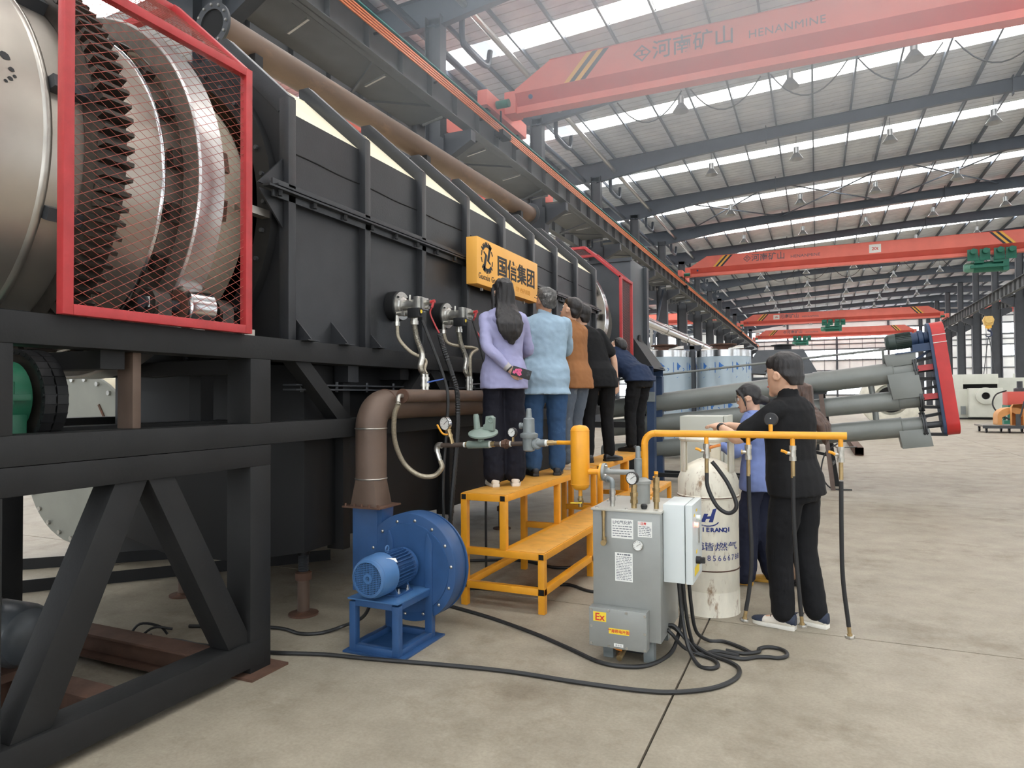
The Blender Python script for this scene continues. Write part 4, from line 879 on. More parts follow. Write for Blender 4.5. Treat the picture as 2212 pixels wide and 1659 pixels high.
# fittings on top
def stack(nm, x, y, z, segs, mat):
    q = MB()
    for h, r, n_ in segs: q.cyl((x,y,z), (x,y,z+h), r, n_); z += h
    return part(nm, q, mat, vp)
stack('pipe_stub', -1.135, 4.02, .886, ((.035,.015,12),(.02,.02,8),(.02,.017,12),(.02,.02,8),(.02,.015,12)), zinc)
part('elbow', MB().tube(bez([(-1.135,4.02,.995),(-1.135,4.02,1.03),(-1.15,4.03,1.045),(-1.18,4.05,1.045)], 5), .016, 12).cyl((-1.165,4.04,1.045),(-1.19,4.06,1.045),.02,10), grey_paint, vp)
stack('pipe_stub', -.998, 4.0, .886, ((.03,.017,12),(.02,.023,8),(.02,.02,12),(.022,.024,8),(.03,.018,12),(.015,.021,8),(.02,.013,10)), brass)
gauge('pressure_gauge', (-1.005, 3.985, 1.063), (-.25,-1,0), .038, vp, rubber, [(-.998,4.0,1.0),(-.998,4.0,1.03),(-1.0,3.99,1.05)])
stack('safety_valve', -.872, 4.03, .886, ((.04,.015,12),(.02,.021,8),(.045,.019,12),(.018,.023,8),(.03,.018,12),(.03,.02,6),(.02,.012,10)), brass)
part('valve_cap', MB().cyl((-.872,4.03,1.075), (-.872,4.03,1.105), .012, 10).box(-.89,-.875,4.02,4.04,1.06,1.075), yellow, vp)
RX, RY = -1.0, 4.2
part('vessel_neck', MB().lathe((RX,RY,.886), (0,0,1), [(0,0),(.052,0),(.052,.12),(.06,.122),(.06,.14),(.05,.145),(.03,.158),(0,.16)], 28), galv, vp)
part('relief_column', MB().lathe((RX-.02,RY,1.03), (0,0,1), [(0,0),(.024,0),(.024,.13),(.017,.135),(.015,.20),(.011,.208),(0,.21)], 20), grey_paint, vp)
part('inlet_pipe', MB().cyl((RX-.03,RY,1.075), (-1.235,4.2,1.072), .017, 14), galv, vp)
ifl = part('inlet_flange', MB().lathe((-1.246,4.2,1.07), (1,0,0), [(0,0),(.056,0),(.056,.018),(0,.018)], 28), galv, vp)
part('flange_bolts', MB().bolts([(-1.23, 4.2+.042*math.cos(t), 1.07+.042*math.sin(t)) for t in (.4,1.97,3.54,5.1)], (1,0,0), .008, .018), zinc, ifl)
part('level_cap', MB().lathe((-.935, 3.985, .886), (0,0,1), [(0,0),(.014,0),(.02,.012),(.02,.024),(.012,.03),(0,.03)], 16), rubber, vp)
part('base_pan', MB().box(VX0+.12, VX1-.12, VY0+.1, VY1-.1, .02, .05), rubber, vp)

cb = thing('control_box', 'pale grey electric control box with lit push buttons on the vaporiser side', 'box', (-.74, 4.2, .47))
boxm = pm('pale_grey_enamel', (206, 212, 210), .38, 0, .03, 4)
part('box_body', MB().box(-.828, -.705, 4.0, 4.34, .468, .918), boxm, cb, bev=.004)
part('box_door', MB().box(-.70, -.66, 3.997, 4.343, .466, .92), boxm, cb, bev=.004)
dx = -.66
part('push_button', MB().cyl((dx,4.07,.80), (dx+.022,4.07,.80), .014, 14), em('lit_red_button', (255, 92, 56), 2.2), cb, label='lit red push button')
part('push_button', MB().cyl((dx,4.15,.83), (dx+.022,4.15,.83), .014, 14), em('lit_green_button', (20, 120, 90), .5), cb, label='green push button')
part('door_labels', MB().box(dx, dx+.001, 4.05, 4.09, .845, .86).box(dx, dx+.001, 4.13, 4.17, .865, .88).box(dx, dx+.001, 4.12, 4.16, .62, .64), label_yellow, cb, kind='stuff')
part('warning_sticker', MB().box(dx, dx+.001, 4.06, 4.22, .50, .55), label_yellow, cb)
part('main_switch', MB().cyl((dx,4.12,.585), (dx+.025,4.12,.585), .022, 16).box(dx+.025, dx+.05, 4.105, 4.135, .57, .60), rubber, cb)
part('door_lock', MB().box(dx, dx+.006, 4.19, 4.22, .67, .76), zinc, cb)

# second cabinet behind the cylinder
cb2 = thing('electric_cabinet', 'cream electric cabinet standing behind the gas cylinder', 'cabinet', (-.95, 7.2, 0))
e2 = pm('cream_cabinet_enamel', (186, 187, 174), .42, 0, .03, 4)
part('cabinet_body', MB().box(-1.26, -.84, 6.95, 7.4, .12, 1.345), e2, cb2, bev=.004)
part('cabinet_door', MB().box(-.835, -.80, 6.945, 7.405, .12, 1.35), e2, cb2, bev=.004)
part('plinth', MB().box(-1.22, -.84, 7.0, 7.36, 0, .12), steel_dark, cb2)

# ================================================================ LPG cylinder and manifold
cy = thing('gas_cylinder', 'tall scuffed white LPG cylinder with blue logo and collar handle', 'cylinder', (-.735, 5.14, 0))
CXc, CYc, CR = -.735, 5.14, .213
scuff = pm('scuffed_white_paint', (236, 230, 212), .45, 0, .07, 7, .08, 60, rgb2=(160, 132, 104), thr=.575, stretch=(2.6, 2.6, .9))
part('shell', MB().lathe((CXc,CYc,0), (0,0,1), [(0,.10),(CR-.03,.12),(CR,.17),(CR,.815),(CR+.005,.82),(CR+.005,.835),(CR,.84),(CR,.945),(CR-.02,.995),(CR-.07,1.05),(CR-.14,1.085),(.03,1.10),(0,1.10)], 48), scuff, cy)
part('foot_ring', MB().lathe((CXc,CYc,0), (0,0,1), [(CR+.002,.006),(CR+.004,.0),(CR-.006,.0),(CR-.006,.16),(CR+.002,.17)], 48, closed=True), scuff, cy)
part('weld_ring', MB().torus((CXc,CYc,.32), (0,0,1), CR, .005, 48, 6).torus((CXc,CYc,.828), (0,0,1), CR+.003, .004, 48, 6), rust, cy)
part('collar_rim', MB().torus((CXc,CYc,1.238), (0,0,1), .186, .018, 40, 8), scuff, cy)
for t in (-2.55, -.35, 1.4):
    part('collar_stay', MB().lathe((CXc,CYc,0), (0,0,1), [(.178,1.0),(.192,1.0),(.192,1.235),(.178,1.235)], 6, t-.22, t+.22, True, (1,0,0)), scuff, cy)
part('cylinder_valve', MB().cyl((CXc,CYc,1.10), (CXc,CYc,1.16), .018, 12).cyl((CXc,CYc,1.14), (CXc,CYc,1.17), .026, 8), brass, cy)
part('valve_handwheel', MB().lathe((CXc+.01,CYc,1.17), (0,0,1), [(0,0),(.035,0),(.035,.018),(0,.02)], 10), pm('rust_red_handwheel', (140, 62, 48), .5), cy)
def wrap(nm, body, size, z, a0, mat, bold=0., sx=1.):
    """lettering bent round the cylinder: one glyph object per character joined as one FONT run per angle"""
    w_ = size*sx; out = []
    for i, ch in enumerate(body):
        if ch == ' ': continue
        adv = 1.0 if ord(ch) > 255 else .68
        t = a0+(sum((1.0 if ord(c) > 255 else .68) for c in body[:i])+adv/2)*w_/CR
        p = (CXc+(CR+.0012)*math.cos(t), CYc+(CR+.0012)*math.sin(t), z)
        text(nm, ch, size, p, (-math.sin(t), math.cos(t), 0), (0,0,1), mat, cy, .0004, bold, sx=sx)
ac = math.atan2(-5.14, .735)                              # towards the viewer
wrap('cylinder_lettering', 'HEXIERANQI', .040, .598, ac-.66, ink_blue, .002, 1.12)
wrap('cylinder_lettering', '和谐燃气', .062, .472, ac-.72, ink_blue, .0, 1.55)
wrap('cylinder_lettering', '电话:85666788', .056, .395, ac-.74, ink_blue, .0, .95)
def onc(mb, polys, a0, z0, r=CR+.001):
    for poly in polys:
        n_ = len(poly); vs = [(CXc+rr*math.cos(a0+x/CR), CYc+rr*math.sin(a0+x/CR), z0+y) for rr in (r, r+.001) for x, y in poly]
        mb.add(vs, [tuple(range(n_)), tuple(range(n_, 2*n_))[::-1]]+[(i, (i+1) % n_, n_+(i+1) % n_, n_+i) for i in range(n_)])
    return mb
la = ac-.02
part('logo_letter', onc(MB(), [[(-.045,-.03),(-.018,-.03),(.005,.028),(-.022,.028)], [(.008,-.03),(.035,-.03),(.062,.068),(.036,.06)], [(-.028,-.012),(.02,-.006),(.026,.014),(-.02,.006)]], la, .695), ink_blue, cy)
part('logo_swirl', onc(MB(), [[((.078+.006*s_)*math.cos(t), -.004+(.042+.006*s_)*math.sin(t)) for t, s_ in [(2.9+.25*k, 1) for k in range(13)]+[(2.9+.25*k, -.4) for k in range(12, -1, -1)]]], la, .685), ink_blue, cy)
part('logo_star', onc(MB(), [[(.028*(1 if k % 2 == 0 else .35)*math.cos(2*PI*k/10+.3), .028*(1 if k % 2 == 0 else .35)*math.sin(2*PI*k/10+.3)) for k in range(10)]], la-.085/CR, .702), ink_blue, cy)

mf = thing('gas_manifold', 'amber gas manifold pipe with four valved hoses and a black gauge', 'pipe', (-.43, 4.38, .886))
MY, MZ2 = 4.38, 1.31
part('manifold_pipe', MB().tube([(-1.02,MY,.886),(-1.02,MY,1.24)]+[(-.95-.07*math.cos(t), MY, 1.24+.07*math.sin(t)) for t in [PI/2*k/6 for k in range(1, 7)]]+[(.155,MY,1.312)], .022, 20), yellow, mf)
part('base_flange', MB().cyl((-1.02,MY,.886), (-1.02,MY,.9), .045, 20), yellow, mf)
part('weld_ring', MB().torus((-1.02,MY,1.24), (0,0,1), .022, .002, 20, 6).torus((-.95,MY,1.31), (1,0,0), .022, .002, 20, 6), yellow, mf)
part('gauge_stem', MB().cyl((-.256,MY,1.32), (-.256,MY,1.375), .012, 12), yellow, mf)
bk_ = part('back_of_gauge', MB().lathe((-.256,MY,1.405), (-.1,-1,.05), [(0,0),(.036,0),(.04,-.006),(.04,-.03),(0,-.03)], 28), rubber, mf)
part('gauge_screw', MB().lathe((-.256,MY,1.41), (-.1,-1,.05), [(0,0),(.004,0),(.004,.002),(0,.002)], 8), zinc, bk_)
hoses = ((-.632, [(-.632,MY,1.07),(-.625,MY-.01,.98),(-.57,MY-.02,.87),(-.50,MY-.02,.83),(-.455,MY-.02,.88),(-.50,MY-.01,1.0),(-.56,MY,1.09),(-.60,MY+.0,1.14)]),
         (-.385, [(-.385,MY,1.07),(-.383,MY,.9),(-.372,MY-.01,.6),(-.385,MY-.01,.4),(-.408,MY-.02,.25)]),
         (-.135, [(-.135,MY,1.07),(-.134,MY,.8),(-.118,MY,.5),(-.10,MY,.25)]),
         (.122, [(.122,MY,1.05),(.12,MY,.8),(.123,MY,.5),(.15,MY,.22)]))
for i, (x, pts) in enumerate(hoses):
    part('branch', MB().cyl((x,MY,1.31), (x,MY,1.25), .0135, 12), yellow, mf)
    v = part('ball_valve', MB().cyl((x,MY,1.25), (x,MY,1.225), .02, 8).cyl((x,MY,1.225), (x,MY,1.185), .018, 12).cyl((x,MY,1.185), (x,MY,1.16), .02, 8).cyl((x,MY,1.205), (x-.035,MY-.01,1.205), .01, 8), steel_fit, mf)
    if i in (0, 2, 3): part('valve_lever', MB().tube(bez([(x-.03,MY-.012,1.205),(x-.045,MY-.013,1.215),(x-.065,MY-.014,1.22)], 3), .0085, 8), yellow, v)
    else: part('valve_spindle', MB().cyl((x-.03,MY-.01,1.205), (x-.04,MY-.01,1.205), .014, 8), brass, v)
    part('hose_tail', MB().cyl((x,MY,1.165), (x,MY,1.06), .0125, 10), brass, mf)
    part('rubber_hose', MB().tube(bez(pts, 8), .0125, 10), rubber, mf)
    if i:
        e = Vector(pts[-1]); d_ = (e-Vector(pts[-2])).normalized()
        f = part('hose_coupling', MB().cyl(e-d_*.01, e+d_*.045, .011, 10).cyl(e+d_*.04, e+d_*.07, .015, 8), brass, mf)
        part('coupling_wheel', MB().lathe(e+d_*.05, d_, [(0,0),(.026,0),(.028,.008),(.026,.016),(0,.016)], 8), zinc, f)
    else:
        part('union_lever', MB().tube(bez([(x+.02,MY,1.225),(x+.05,MY-.005,1.235),(x+.085,MY-.01,1.245)], 3), .009, 8), pm('orange_grip', (214, 130, 60), .5), mf)

# ================================================================ yellow working platforms
def bench(loc, lab, L):
    t = thing('work_platform', lab, 'platform', loc, group=None); a = .05
    def P(nm, *b, m=yellow): return part(nm, MB().box(*b), m, t, local=True, bev=.003)
    W, S, ZU, ZS, ZB = .67, .37, .83, .43, .18
    for y in (0, L-a):
        P('leg', 0, a, y, y+a, 0, ZU-a); P('leg', W-a, W, y, y+a, 0, ZS-a); P('mid_post', S-a, S, y, y+a, ZS, ZU-a)
        P('cross_rail', a, W-a, y, y+a, ZS-a, ZS); P('cross_rail', a, W-a, y, y+a, ZB-a, ZB); P('top_rail', a, S-a, y, y+a, ZU-a, ZU)
        for (x, z) in ((0, ZU-a), (S-a, ZU-a), (W-a, ZS-a), (0, ZB-a), (W-a, ZB-a)):
            s = -.0005 if y == 0 else a
            part('tube_end', MB().box(x, x+a, y, y+a, z, z+a), yellow, t, local=True, bev=.003)
            part('tube_bore', MB().box(x+.006, x+a-.006, y+s, y+s+.0012, z+.006, z+a-.006), hole_black, t, local=True)
    ym = L/2
    P('leg', 0, a, ym, ym+a, 0, ZU-a); P('mid_post', S-a, S, ym, ym+a, ZS, ZU-a); P('leg', W-a, W, ym, ym+a, 0, ZS-a); P('cross_rail', a, S-a, ym, ym+a, ZS-a, ZS)
    for x, z in ((0, ZU), (S-a, ZU), (W-a, ZS), (0, ZB), (W-a, ZB)): P('long_rail', x, x+a, a, L-a, z-a, z)
    P('long_rail', S-a, S, a, L-a, ZS-a, ZS)
    P('upper_tread', .008, S-.004, .01, L-.01, ZU, ZU+.006, m=yellow_worn); P('lower_tread', S+.004, W-.008, .01, L-.01, ZS, ZS+.006, m=yellow_worn)
    return t
bench((-2.45, 4.53, 0), 'amber two step working platform nearest the blower', 2.25)
bench((-2.42, 6.86, 0), 'amber two step working platform at the far end under the bending man', 2.15)
# ================================================================ overhead cranes
def crane(y, xl, xr, lab, name_sign=True, hoist=None, hook=None, zr=10.05):
    t = thing('overhead_crane', lab, 'crane', ((xl+xr)/2, y, 10.0))
    # box girder: upright plates, sloping cheeks, bottom I beam
    zt, zs, zb = 11.66, 10.86, 10.3
    n = 2; prof = [(-.36, zs), (-.36, zt), (.36, zt), (.36, zs), (.13, 10.52), (.13, 10.5), (.2, 10.5), (.2, zb), (-.2, zb), (-.2, 10.5), (-.13, 10.5), (-.13, 10.52)]
    xa, xb = xl+.55, xr-.55; tp = 1.15; zt2 = 10.98
    q = MB(); st = [(xa, zt2), (xa+tp, zt), (xb-tp, zt), (xb, zt2)]; vs = []
    for x, z in st: vs += [(x, y+a_, (z if b_ == zt else b_)) for a_, b_ in prof]
    m = len(prof); fs = [tuple(range(m))[::-1], tuple(range(3*m, 4*m))]
    for k in range(3): fs += [(k*m+j, k*m+(j+1) % m, (k+1)*m+(j+1) % m, (k+1)*m+j) for j in range(m)]
    part('girder', q.add(vs, fs), crane_red, t, ang=20)
    part('top_lip', MB().box(xa+tp, xb-tp, y-.38, y+.38, zt, zt+.02), crane_red_b, t)
    part('cheek', MB().add([(xa, y-.362, zs-.002), (xb, y-.362, zs-.002), (xb, y-.135, 10.52), (xa, y-.135, 10.52), (xa, y-.364, zs), (xb, y-.364, zs), (xb, y-.137, 10.518), (xa, y-.137, 10.518)], [(0,1,2,3),(4,7,6,5),(0,4,5,1),(2,6,7,3),(0,3,7,4),(1,5,6,2)]), crane_red_b, t)
    for x, s in ((xl, 1), (xr, -1)):
        part('end_carriage', MB().box(x-.16, x+.16, y-1.5, y+1.5, 10.16, 10.62), crane_red, t, bev=.01)
        part('carriage_plate', MB().box(x+.17*s, x+.55*s, y-.3, y+.3, 10.3, 10.98), crane_red, t)
        for dy in (-1.15, 1.15): part('wheel', MB().cyl((x-.05, y+dy, 10.19), (x+.05, y+dy, 10.19), .13, 20), rubber, t)
        part('drive_motor', MB().cyl((x+.2*s, y-.9, 10.35), (x+.6*s, y-.9, 10.35), .12, 14), hoist_green, t)
    part('collector_arm', MB().box(xl+.15, xl+.2, y-.6, y-.55, 9.4, 10.3).box(xl+.1, xl+.4, y-.9, y-.3, 9.45, 9.6), black2, t)
    part('limit_plate', MB().lathe((xa+.5, y-.30, 10.7), (0,-1,-.5), [(0,0),(.07,0),(.07,.012),(0,.012)], 16), blue, t)
    fx = (1,0,0); fz = (0,0,1); fy = y-.361
    for xs, s in ((xa+tp+.45, 1), (xb-tp-.45, -1)):
        for i, m_ in enumerate((stripe_yellow, stripe_black, stripe_yellow, stripe_black)):
            o_ = xs+s*i*.17
            part('hazard_stripe', MB().prism([(0,0),(.16*s,0),(.16*s+.72*s,.78),(.72*s,.78)], (o_, fy, zs+.01), fx, fz, (0,-.003,0)), m_, t)
    cx = xa+4.4
    dm = MB().prism([(-.26,0),(0,-.24),(.26,0),(0,.24)], (cx-.45, fy, 11.27), fx, fz, (0,-.002,0))
    part('logo_diamond', dm, ink_grey, t); part('logo_field', MB().prism([(-.2,0),(0,-.185),(.2,0),(0,.185)], (cx-.45, fy-.002, 11.27), fx, fz, (0,-.002,0)), crane_red, t)
    part('logo_mark', MB().box(cx-.58, cx-.32, fy-.006, fy-.004, 11.2, 11.23).box(cx-.55, cx-.35, fy-.006, fy-.004, 11.33, 11.36).box(cx-.475, cx-.425, fy-.006, fy-.004, 11.22, 11.35), ink_grey, t)
    text('girder_lettering', '河南矿山', .56, (cx+.95, fy-.001, 11.08), fx, fz, ink_grey, t, .002, .004, sx=1.0)
    text('girder_lettering', 'HENANMINE', .30, (cx+3.35, fy-.001, 11.06), fx, fz, ink_grey, t, .002, 0, sx=1.05, spacing=1.06)
    if hoist is not None:
        x = hoist; zz = 10.3
        part('capacity_plate', MB().box(x-6.6, x-5.9, fy-.006, fy, 10.95, 11.5), label_white, t)
        text('plate_lettering', '20t', .3, (x-6.25, fy-.008, 11.12), fx, fz, ink_red, t, .001, .006)
        h = part('hoist_body', MB().box(x-.95, x+.95, y-.5, y+.5, 9.45, 9.62).cyl((x-.75, y, 9.55), (x+.8, y, 9.55), .34, 24).box(x+.75, x+1.05, y-.45, y+.45, 9.2, 9.9), hoist_green, t)
        part('hoist_motor', MB().lathe((x-.75, y, 9.55), (-1,0,0), [(.3,0),(.3,.35),(.22,.5),(0,.52)], 20), pm('mint_motor', (98, 150, 130), .4), h)
        for i, dx_ in enumerate((-.85, -.2, .55, 1.15)):
            part('trolley_plate', MB().box(x+dx_-.28, x+dx_+.28, y-.52, y-.46, 9.9, 10.62), hoist_green, h, bev=.02)
            part('travel_motor', MB().cyl((x+dx_, y-.5, 10.45), (x+dx_, y-.85, 10.45), .17, 16), hoist_green, h)
        for dx_ in (-.5, .5): part('hanger', MB().box(x+dx_-.25, x+dx_+.25, y-.46, y+.46, 9.75, 10.1), hoist_green, h)
    # festoon cable under the girder
    if name_sign:
        x = xa+3.0; 
        while x < xb-2.5:
            part('festoon_loop', MB().tube([(x+1.9*k/10, y+.45, 10.35-.75*(1-(2*k/10-1)**2)) for k in range(11)], .02, 6), cable_m, t); x += 2.15
    return t
crane(19.4, -8.9, 13.5, 'nearest orange red overhead crane girder, sunlit at the top of the hall')
crane(51.3, -8.9, 13.5, 'second orange red overhead crane, with the big green hoist at its right end', hoist=9.9)
crane(91.0, -8.9, 13.5, 'third orange red overhead crane with a green hoist below its middle', False, hoist=1.8)
crane(114.0, -8.9, 13.5, 'farthest overhead crane with a small green hoist, close to the end wall', False, hoist=-2.1)
crane(19.8, -31.5, -11.0, 'red crane girder end glimpsed in the left bay nearest above the flue pipe', False)
crane(27.5, -31.5, -11.0, 'red crane girder in the left bay just above the sign', False)
crane(85.0, -31.5, -11.0, 'distant red crane girder seen low between the left columns', False)
crane(88.0, 15.5, 37.5, 'red crane girder in the right bay behind the columns and hook', False)

hk = thing('crane_hook', 'yellow hook block with dark hook hanging from the second crane', 'hook', (9.9, 51.3, 5.1))
part('hoist_ropes', MB().cyl((9.7,51.3,6.2), (9.6,51.3,9.4), .012, 6).cyl((10.1,51.3,6.2), (10.2,51.3,9.4), .012, 6), steel_dark, hk)
part('hook_block', MB().prism([(-.3,.2),(-.22,-.15),(.22,-.15),(.3,.2),(.2,.42),(-.2,.42)], (9.9,51.15,6.0), (1,0,0), (0,0,1), (0,.3,0)).cyl((9.9,51.05,6.2), (9.9,51.55,6.2), .22, 18), pm('hook_block_yellow', (222, 186, 110), .45), hk)
part('hook_nut', MB().box(9.75, 10.05, 51.15, 51.45, 5.68, 5.86).cyl((9.9,51.3,5.86),(9.9,51.3,5.6),.07,10), stripe_yellow, hk)
part('hook', MB().tube([(9.9,51.3,5.62),(9.9,51.3,5.5)]+[(9.9+.17*math.cos(t), 51.3, 5.33+.19*math.sin(t)) for t in [1.5-.35*k for k in range(13)]], .07, 10, rr=[.06,.06]+[.07-.0035*k for k in range(13)]), pm('navy_hook', (44, 52, 78), .4), hk)
part('chain_sling', MB().cyl((9.88,51.3,5.1), (9.6,51.3,2.7), .025, 6).cyl((9.92,51.3,5.1), (10.3,51.3,2.7), .025, 6), steel_dark, hk)

# high bay lamps, one under every rafter position
lamp0 = None
lamp_m = pm('aluminium_reflector', (170, 172, 172), .35, .7, .06, 10)
def make_lamp():
    t = thing('high_bay_lamp', 'aluminium high bay lamp hanging from the roof rafters', 'lamp', (0,0,0), 0, 'high bay lamps under the rafters')
    part('suspension_rod', MB().cyl((0,0,.55), (0,0,1.05), .012, 6), rafter_grey, t, local=True)
    part('ballast', MB().cyl((0,0,.28), (0,0,.55), .11, 16), lamp_m, t, local=True)
    part('reflector', MB().lathe((0,0,0), (0,0,1), [(.30,0),(.26,.06),(.14,.24),(.10,.29),(.09,.29),(.13,.235),(.25,.055),(.29,0)], 28, closed=True), lamp_m, t, local=True)
    return t
ORD = ('first', 'second', 'third', 'fourth', 'fifth', 'sixth', 'seventh', 'eighth', 'ninth', 'tenth', 'eleventh', 'twelfth')
for k in range(1, 13):
    i = 0
    for x in (-4.4, -.7, 3.0, 6.7, 10.4):
        l = V(x, Y0+BAY*k+.28, roof_z(x)-.62-.95); d_ = l-V(0, 0, 1.55)
        if abs(d_.dot(rt)/d_.dot(fw)) > .76 or d_.dot(up)/d_.dot(fw) > .575: continue      # out of view
        lab = 'aluminium high bay lamp, %s from the left in the %s lamp row from the front' % (ORD[i], ORD[k-1]); i += 1
        if lamp0 is None: lamp0 = make_lamp(); lamp0.location = l; lamp0['label'] = lab
        else: dup(lamp0, l, label=lab)

# ================================================================ screw conveyors
sc = thing('screw_conveyor', 'triple inclined grey screw conveyor with red belt guard and motor', 'conveyor', (-.5, 12.5, .0))
A = [V(-2.9,12.5,1.39), V(-2.9,12.5,1.02), V(-2.9,12.5,.56)]; B = [V(1.06,12.5,1.886), V(1.13,12.5,1.446), V(1.17,12.5,1.016)]
RT = (.17, .155, .16)
d0 = (B[0]-A[0]).normalized(); nrm = V(-d0.z, 0, d0.x)
for i in range(3):
    d = (B[i]-A[i]).normalized(); L_ = (B[i]-A[i]).length
    part('tube', MB().cyl(A[i]-d*.8, B[i]+d*.06, RT[i], 32), tube_grey, sc)
    part('tube_end', MB().cyl(B[i]+d*.06, B[i]+d*.34, RT[i]*.9, 32), tube_grey, sc)
    part('seam_ring', MB().torus(B[i]+d*.06, d, RT[i]*.99, .012, 32, 6), tube_grey, sc)
    f = part('end_flange', MB().lathe(B[i]+d*.34, d, [(0,0),(.215,0),(.215,.02),(.19,.02),(.19,.03),(.215,.03),(.215,.05),(0,.05)], 32), steel_dark, sc)
    part('flange_bolts', MB().bolts([B[i]+d*.33+(V(0,1,0)*math.cos(t)+nrm*math.sin(t))*.2 for t in [2*PI*k/10 for k in range(10)]], d, .014, .07), rubber, f, kind='stuff')
    e = B[i]+d*.39
    for s in (1, -1): part('bearing_arm', MB().beam(e+nrm*s*.14, e+d*.27+nrm*s*.17, .16, .045, nrm), black2, sc)
    part('shaft', MB().cyl(e, e+d*.3, .05, 16), steel_dark, sc)
    if i < 2: part('shaft_guard', MB().beam(e+V(0,-.1,0.0)+nrm*.02, e+d*.28+V(0,-.1,0)+nrm*.02, .02, .09, nrm), red, sc)
for i, t0 in ((0, .92), (1, .9)):
    p = A[i].lerp(B[i], .93); part('tie_stub', MB().cyl(p-nrm*.08, A[i+1].lerp(B[i+1], .93), .045, 14), tube_grey, sc)
c = B[0]+d0*.2
part('inlet_hopper', MB().prism([(-.22,.1),(.20,.1),(.20,.30),(-.24,.30)], c+V(0,-.13,0), d0, nrm, (0,.26,0)), tube_grey, sc, bev=.004)
c = (B[0]+B[1])/2+d0*.2
part('transfer_box', MB().prism([(-.22,-.2),(.20,-.2),(.18,.2),(-.25,.2)], c+V(0,-.2,0), d0, nrm, (0,.4,0)), tube_grey, sc, bev=.004)
c = B[2]+d0*.22
part('outlet_chute', MB().prism([(-.2,-.33),(.22,-.33),(.2,-.05),(-.22,-.05)], c+V(0,-.16,0), d0, nrm, (0,.32,0)), tube_grey, sc, bev=.004)
# belt guard: stadium plate seen edge on
e0 = B[2]+d0*.66; e1 = B[0]+d0*.66+nrm*.52; ax = (e1-e0).normalized(); Rg = .19; Lg = (e1-e0).length
pts = [(Rg*math.cos(t), -Rg*math.sin(t)) for t in [PI*k/14 for k in range(15)]]+[(-Rg*math.cos(t), Lg+Rg*math.sin(t)) for t in [PI*k/14 for k in range(15)]]
dd = (d0-ax*d0.dot(ax)).normalized()
part('belt_guard', MB().prism(pts, e0-dd*.01, (0,1,0), ax, dd*.18), pm('guard_red', (188, 44, 42), .4, 0, .08, 6), sc, bev=.008)
part('guard_plate', MB().prism([(x*.97, y) for x, y in pts], e0-dd*.05, (0,1,0), ax, dd*.04), blue_dk, sc)
for k in range(2): part('guard_seam', MB().beam(e1-ax*(.02+.12*k)+dd*-.012+V(0,-.195,0), e1-ax*(.02+.12*k)+dd*.172+V(0,-.195,0), .008, .01), label_white, sc)
m0 = B[0]+d0*.02+nrm*.49
part('motor', MB().lathe(m0, d0, [(0,0),(.09,.0),(.125,.04),(.13,.14),(.115,.15),(.115,.36),(0,.36)], 28), pm('dark_green_motor', (52, 66, 62), .4, 0, .1, 6), sc)
mf_ = MB()
for k in range(28):
    t = 2*PI*k/28; u_ = V(0,1,0)*math.cos(t)+nrm*math.sin(t); mf_.beam(m0+d0*.15+u_*.118, m0+d0*.36+u_*.118, .006, .025, u_)
part('motor_fins', mf_, MATS['dark_green_motor'], sc, kind='stuff')
part('reducer', MB().lathe(m0+d0*.36, d0, [(0,0),(.12,0),(.12,.03),(.1,.03),(.1,.09),(.125,.1),(.125,.16),(.09,.18),(.09,.3),(0,.3)], 24), blue_dk, sc)
part('reducer_foot', MB().box(-.17,.17,-.14,.14,0,.1).xf(Matrix.Translation(m0+d0*.52-nrm*.19) @ Matrix.Rotation(-math.atan2(d0.z, d0.x), 4, 'Y')), blue_dk, sc)
part('motor_base', MB().beam(m0+d0*.1-nrm*.2, m0+d0*.66-nrm*.2, .3, .02, nrm), blue_dk, sc)
part('base_leg', MB().beam(m0+d0*.2-nrm*.2, B[0]+d0*.1+nrm*.15, .04, .04).beam(m0+d0*.6-nrm*.2, B[0]+d0*.4+nrm*.15, .04, .04), blue_dk, sc)
p = A[0].lerp(B[0], .745)
part('tube_saddle', MB().lathe(p-d0*.09, d0, [(RT[0]+.006,0),(RT[0]+.012,0),(RT[0]+.012,.18),(RT[0]+.006,.18)], 32, closed=True), tube_grey, sc)
part('saddle_bracket', MB().box(p.x-.1, p.x+.1, 12.24, 12.45, p.z-.2, p.z-.17), black2, sc)
part('trestle_leg', MB().beam((p.x+.01, 12.26, p.z-.2), (.225, 12.3, 0), .07, .09, (0,1,0)), pm('brown_trestle', (98, 82, 74), .6, 0, .15, 10), sc)
part('trestle_leg', MB().beam((p.x+.03, 12.75, p.z-.1), (.30, 12.85, 0), .07, .09, (0,1,0)), black2, sc)
part('trestle_leg', MB().beam((p.x-.3, 12.75, p.z-.6), (-.5, 12.85, 0), .07, .07, (0,1,0)), rust, sc)
part('trestle_rail', MB().beam((.2, 12.32, .42), (.26, 12.84, .42), .05, .05).beam((.26, 12.84, .5), (-.5, 12.8, .68), .05, .05), black2, sc)
part('vent_pipe', MB().tube(bez([(-3.4,12.55,1.86), (-1.2,12.55,2.07), (.9,12.55,2.27), (.975,12.55,2.27), (.99,12.55,2.22), (1.0,12.55,2.0)], 8), .02, 10), tube_grey, sc)
part('cradle', MB().box(-2.2, -2.1, 12.2, 12.8, .0, .08).box(-1.4, -1.3, 12.2, 12.8, .0, .08).box(-2.8, -.8, 12.25, 12.32, .1, .17).box(-2.8, -.8, 12.68, 12.75, .1, .17).box(-2.19,-2.11,12.25,12.32,.08,.45).box(-1.39,-1.31,12.25,12.32,.08,.5), black2, sc)
cable('drain_hose', [(.3,12.4,.75),(.12,12.35,.6),(.05,12.3,.3),(.12,12.28,.1),(.24,12.28,.02),(.5,12.3,.015)], .012, 'thin black hose looped on the brown conveyor trestle')

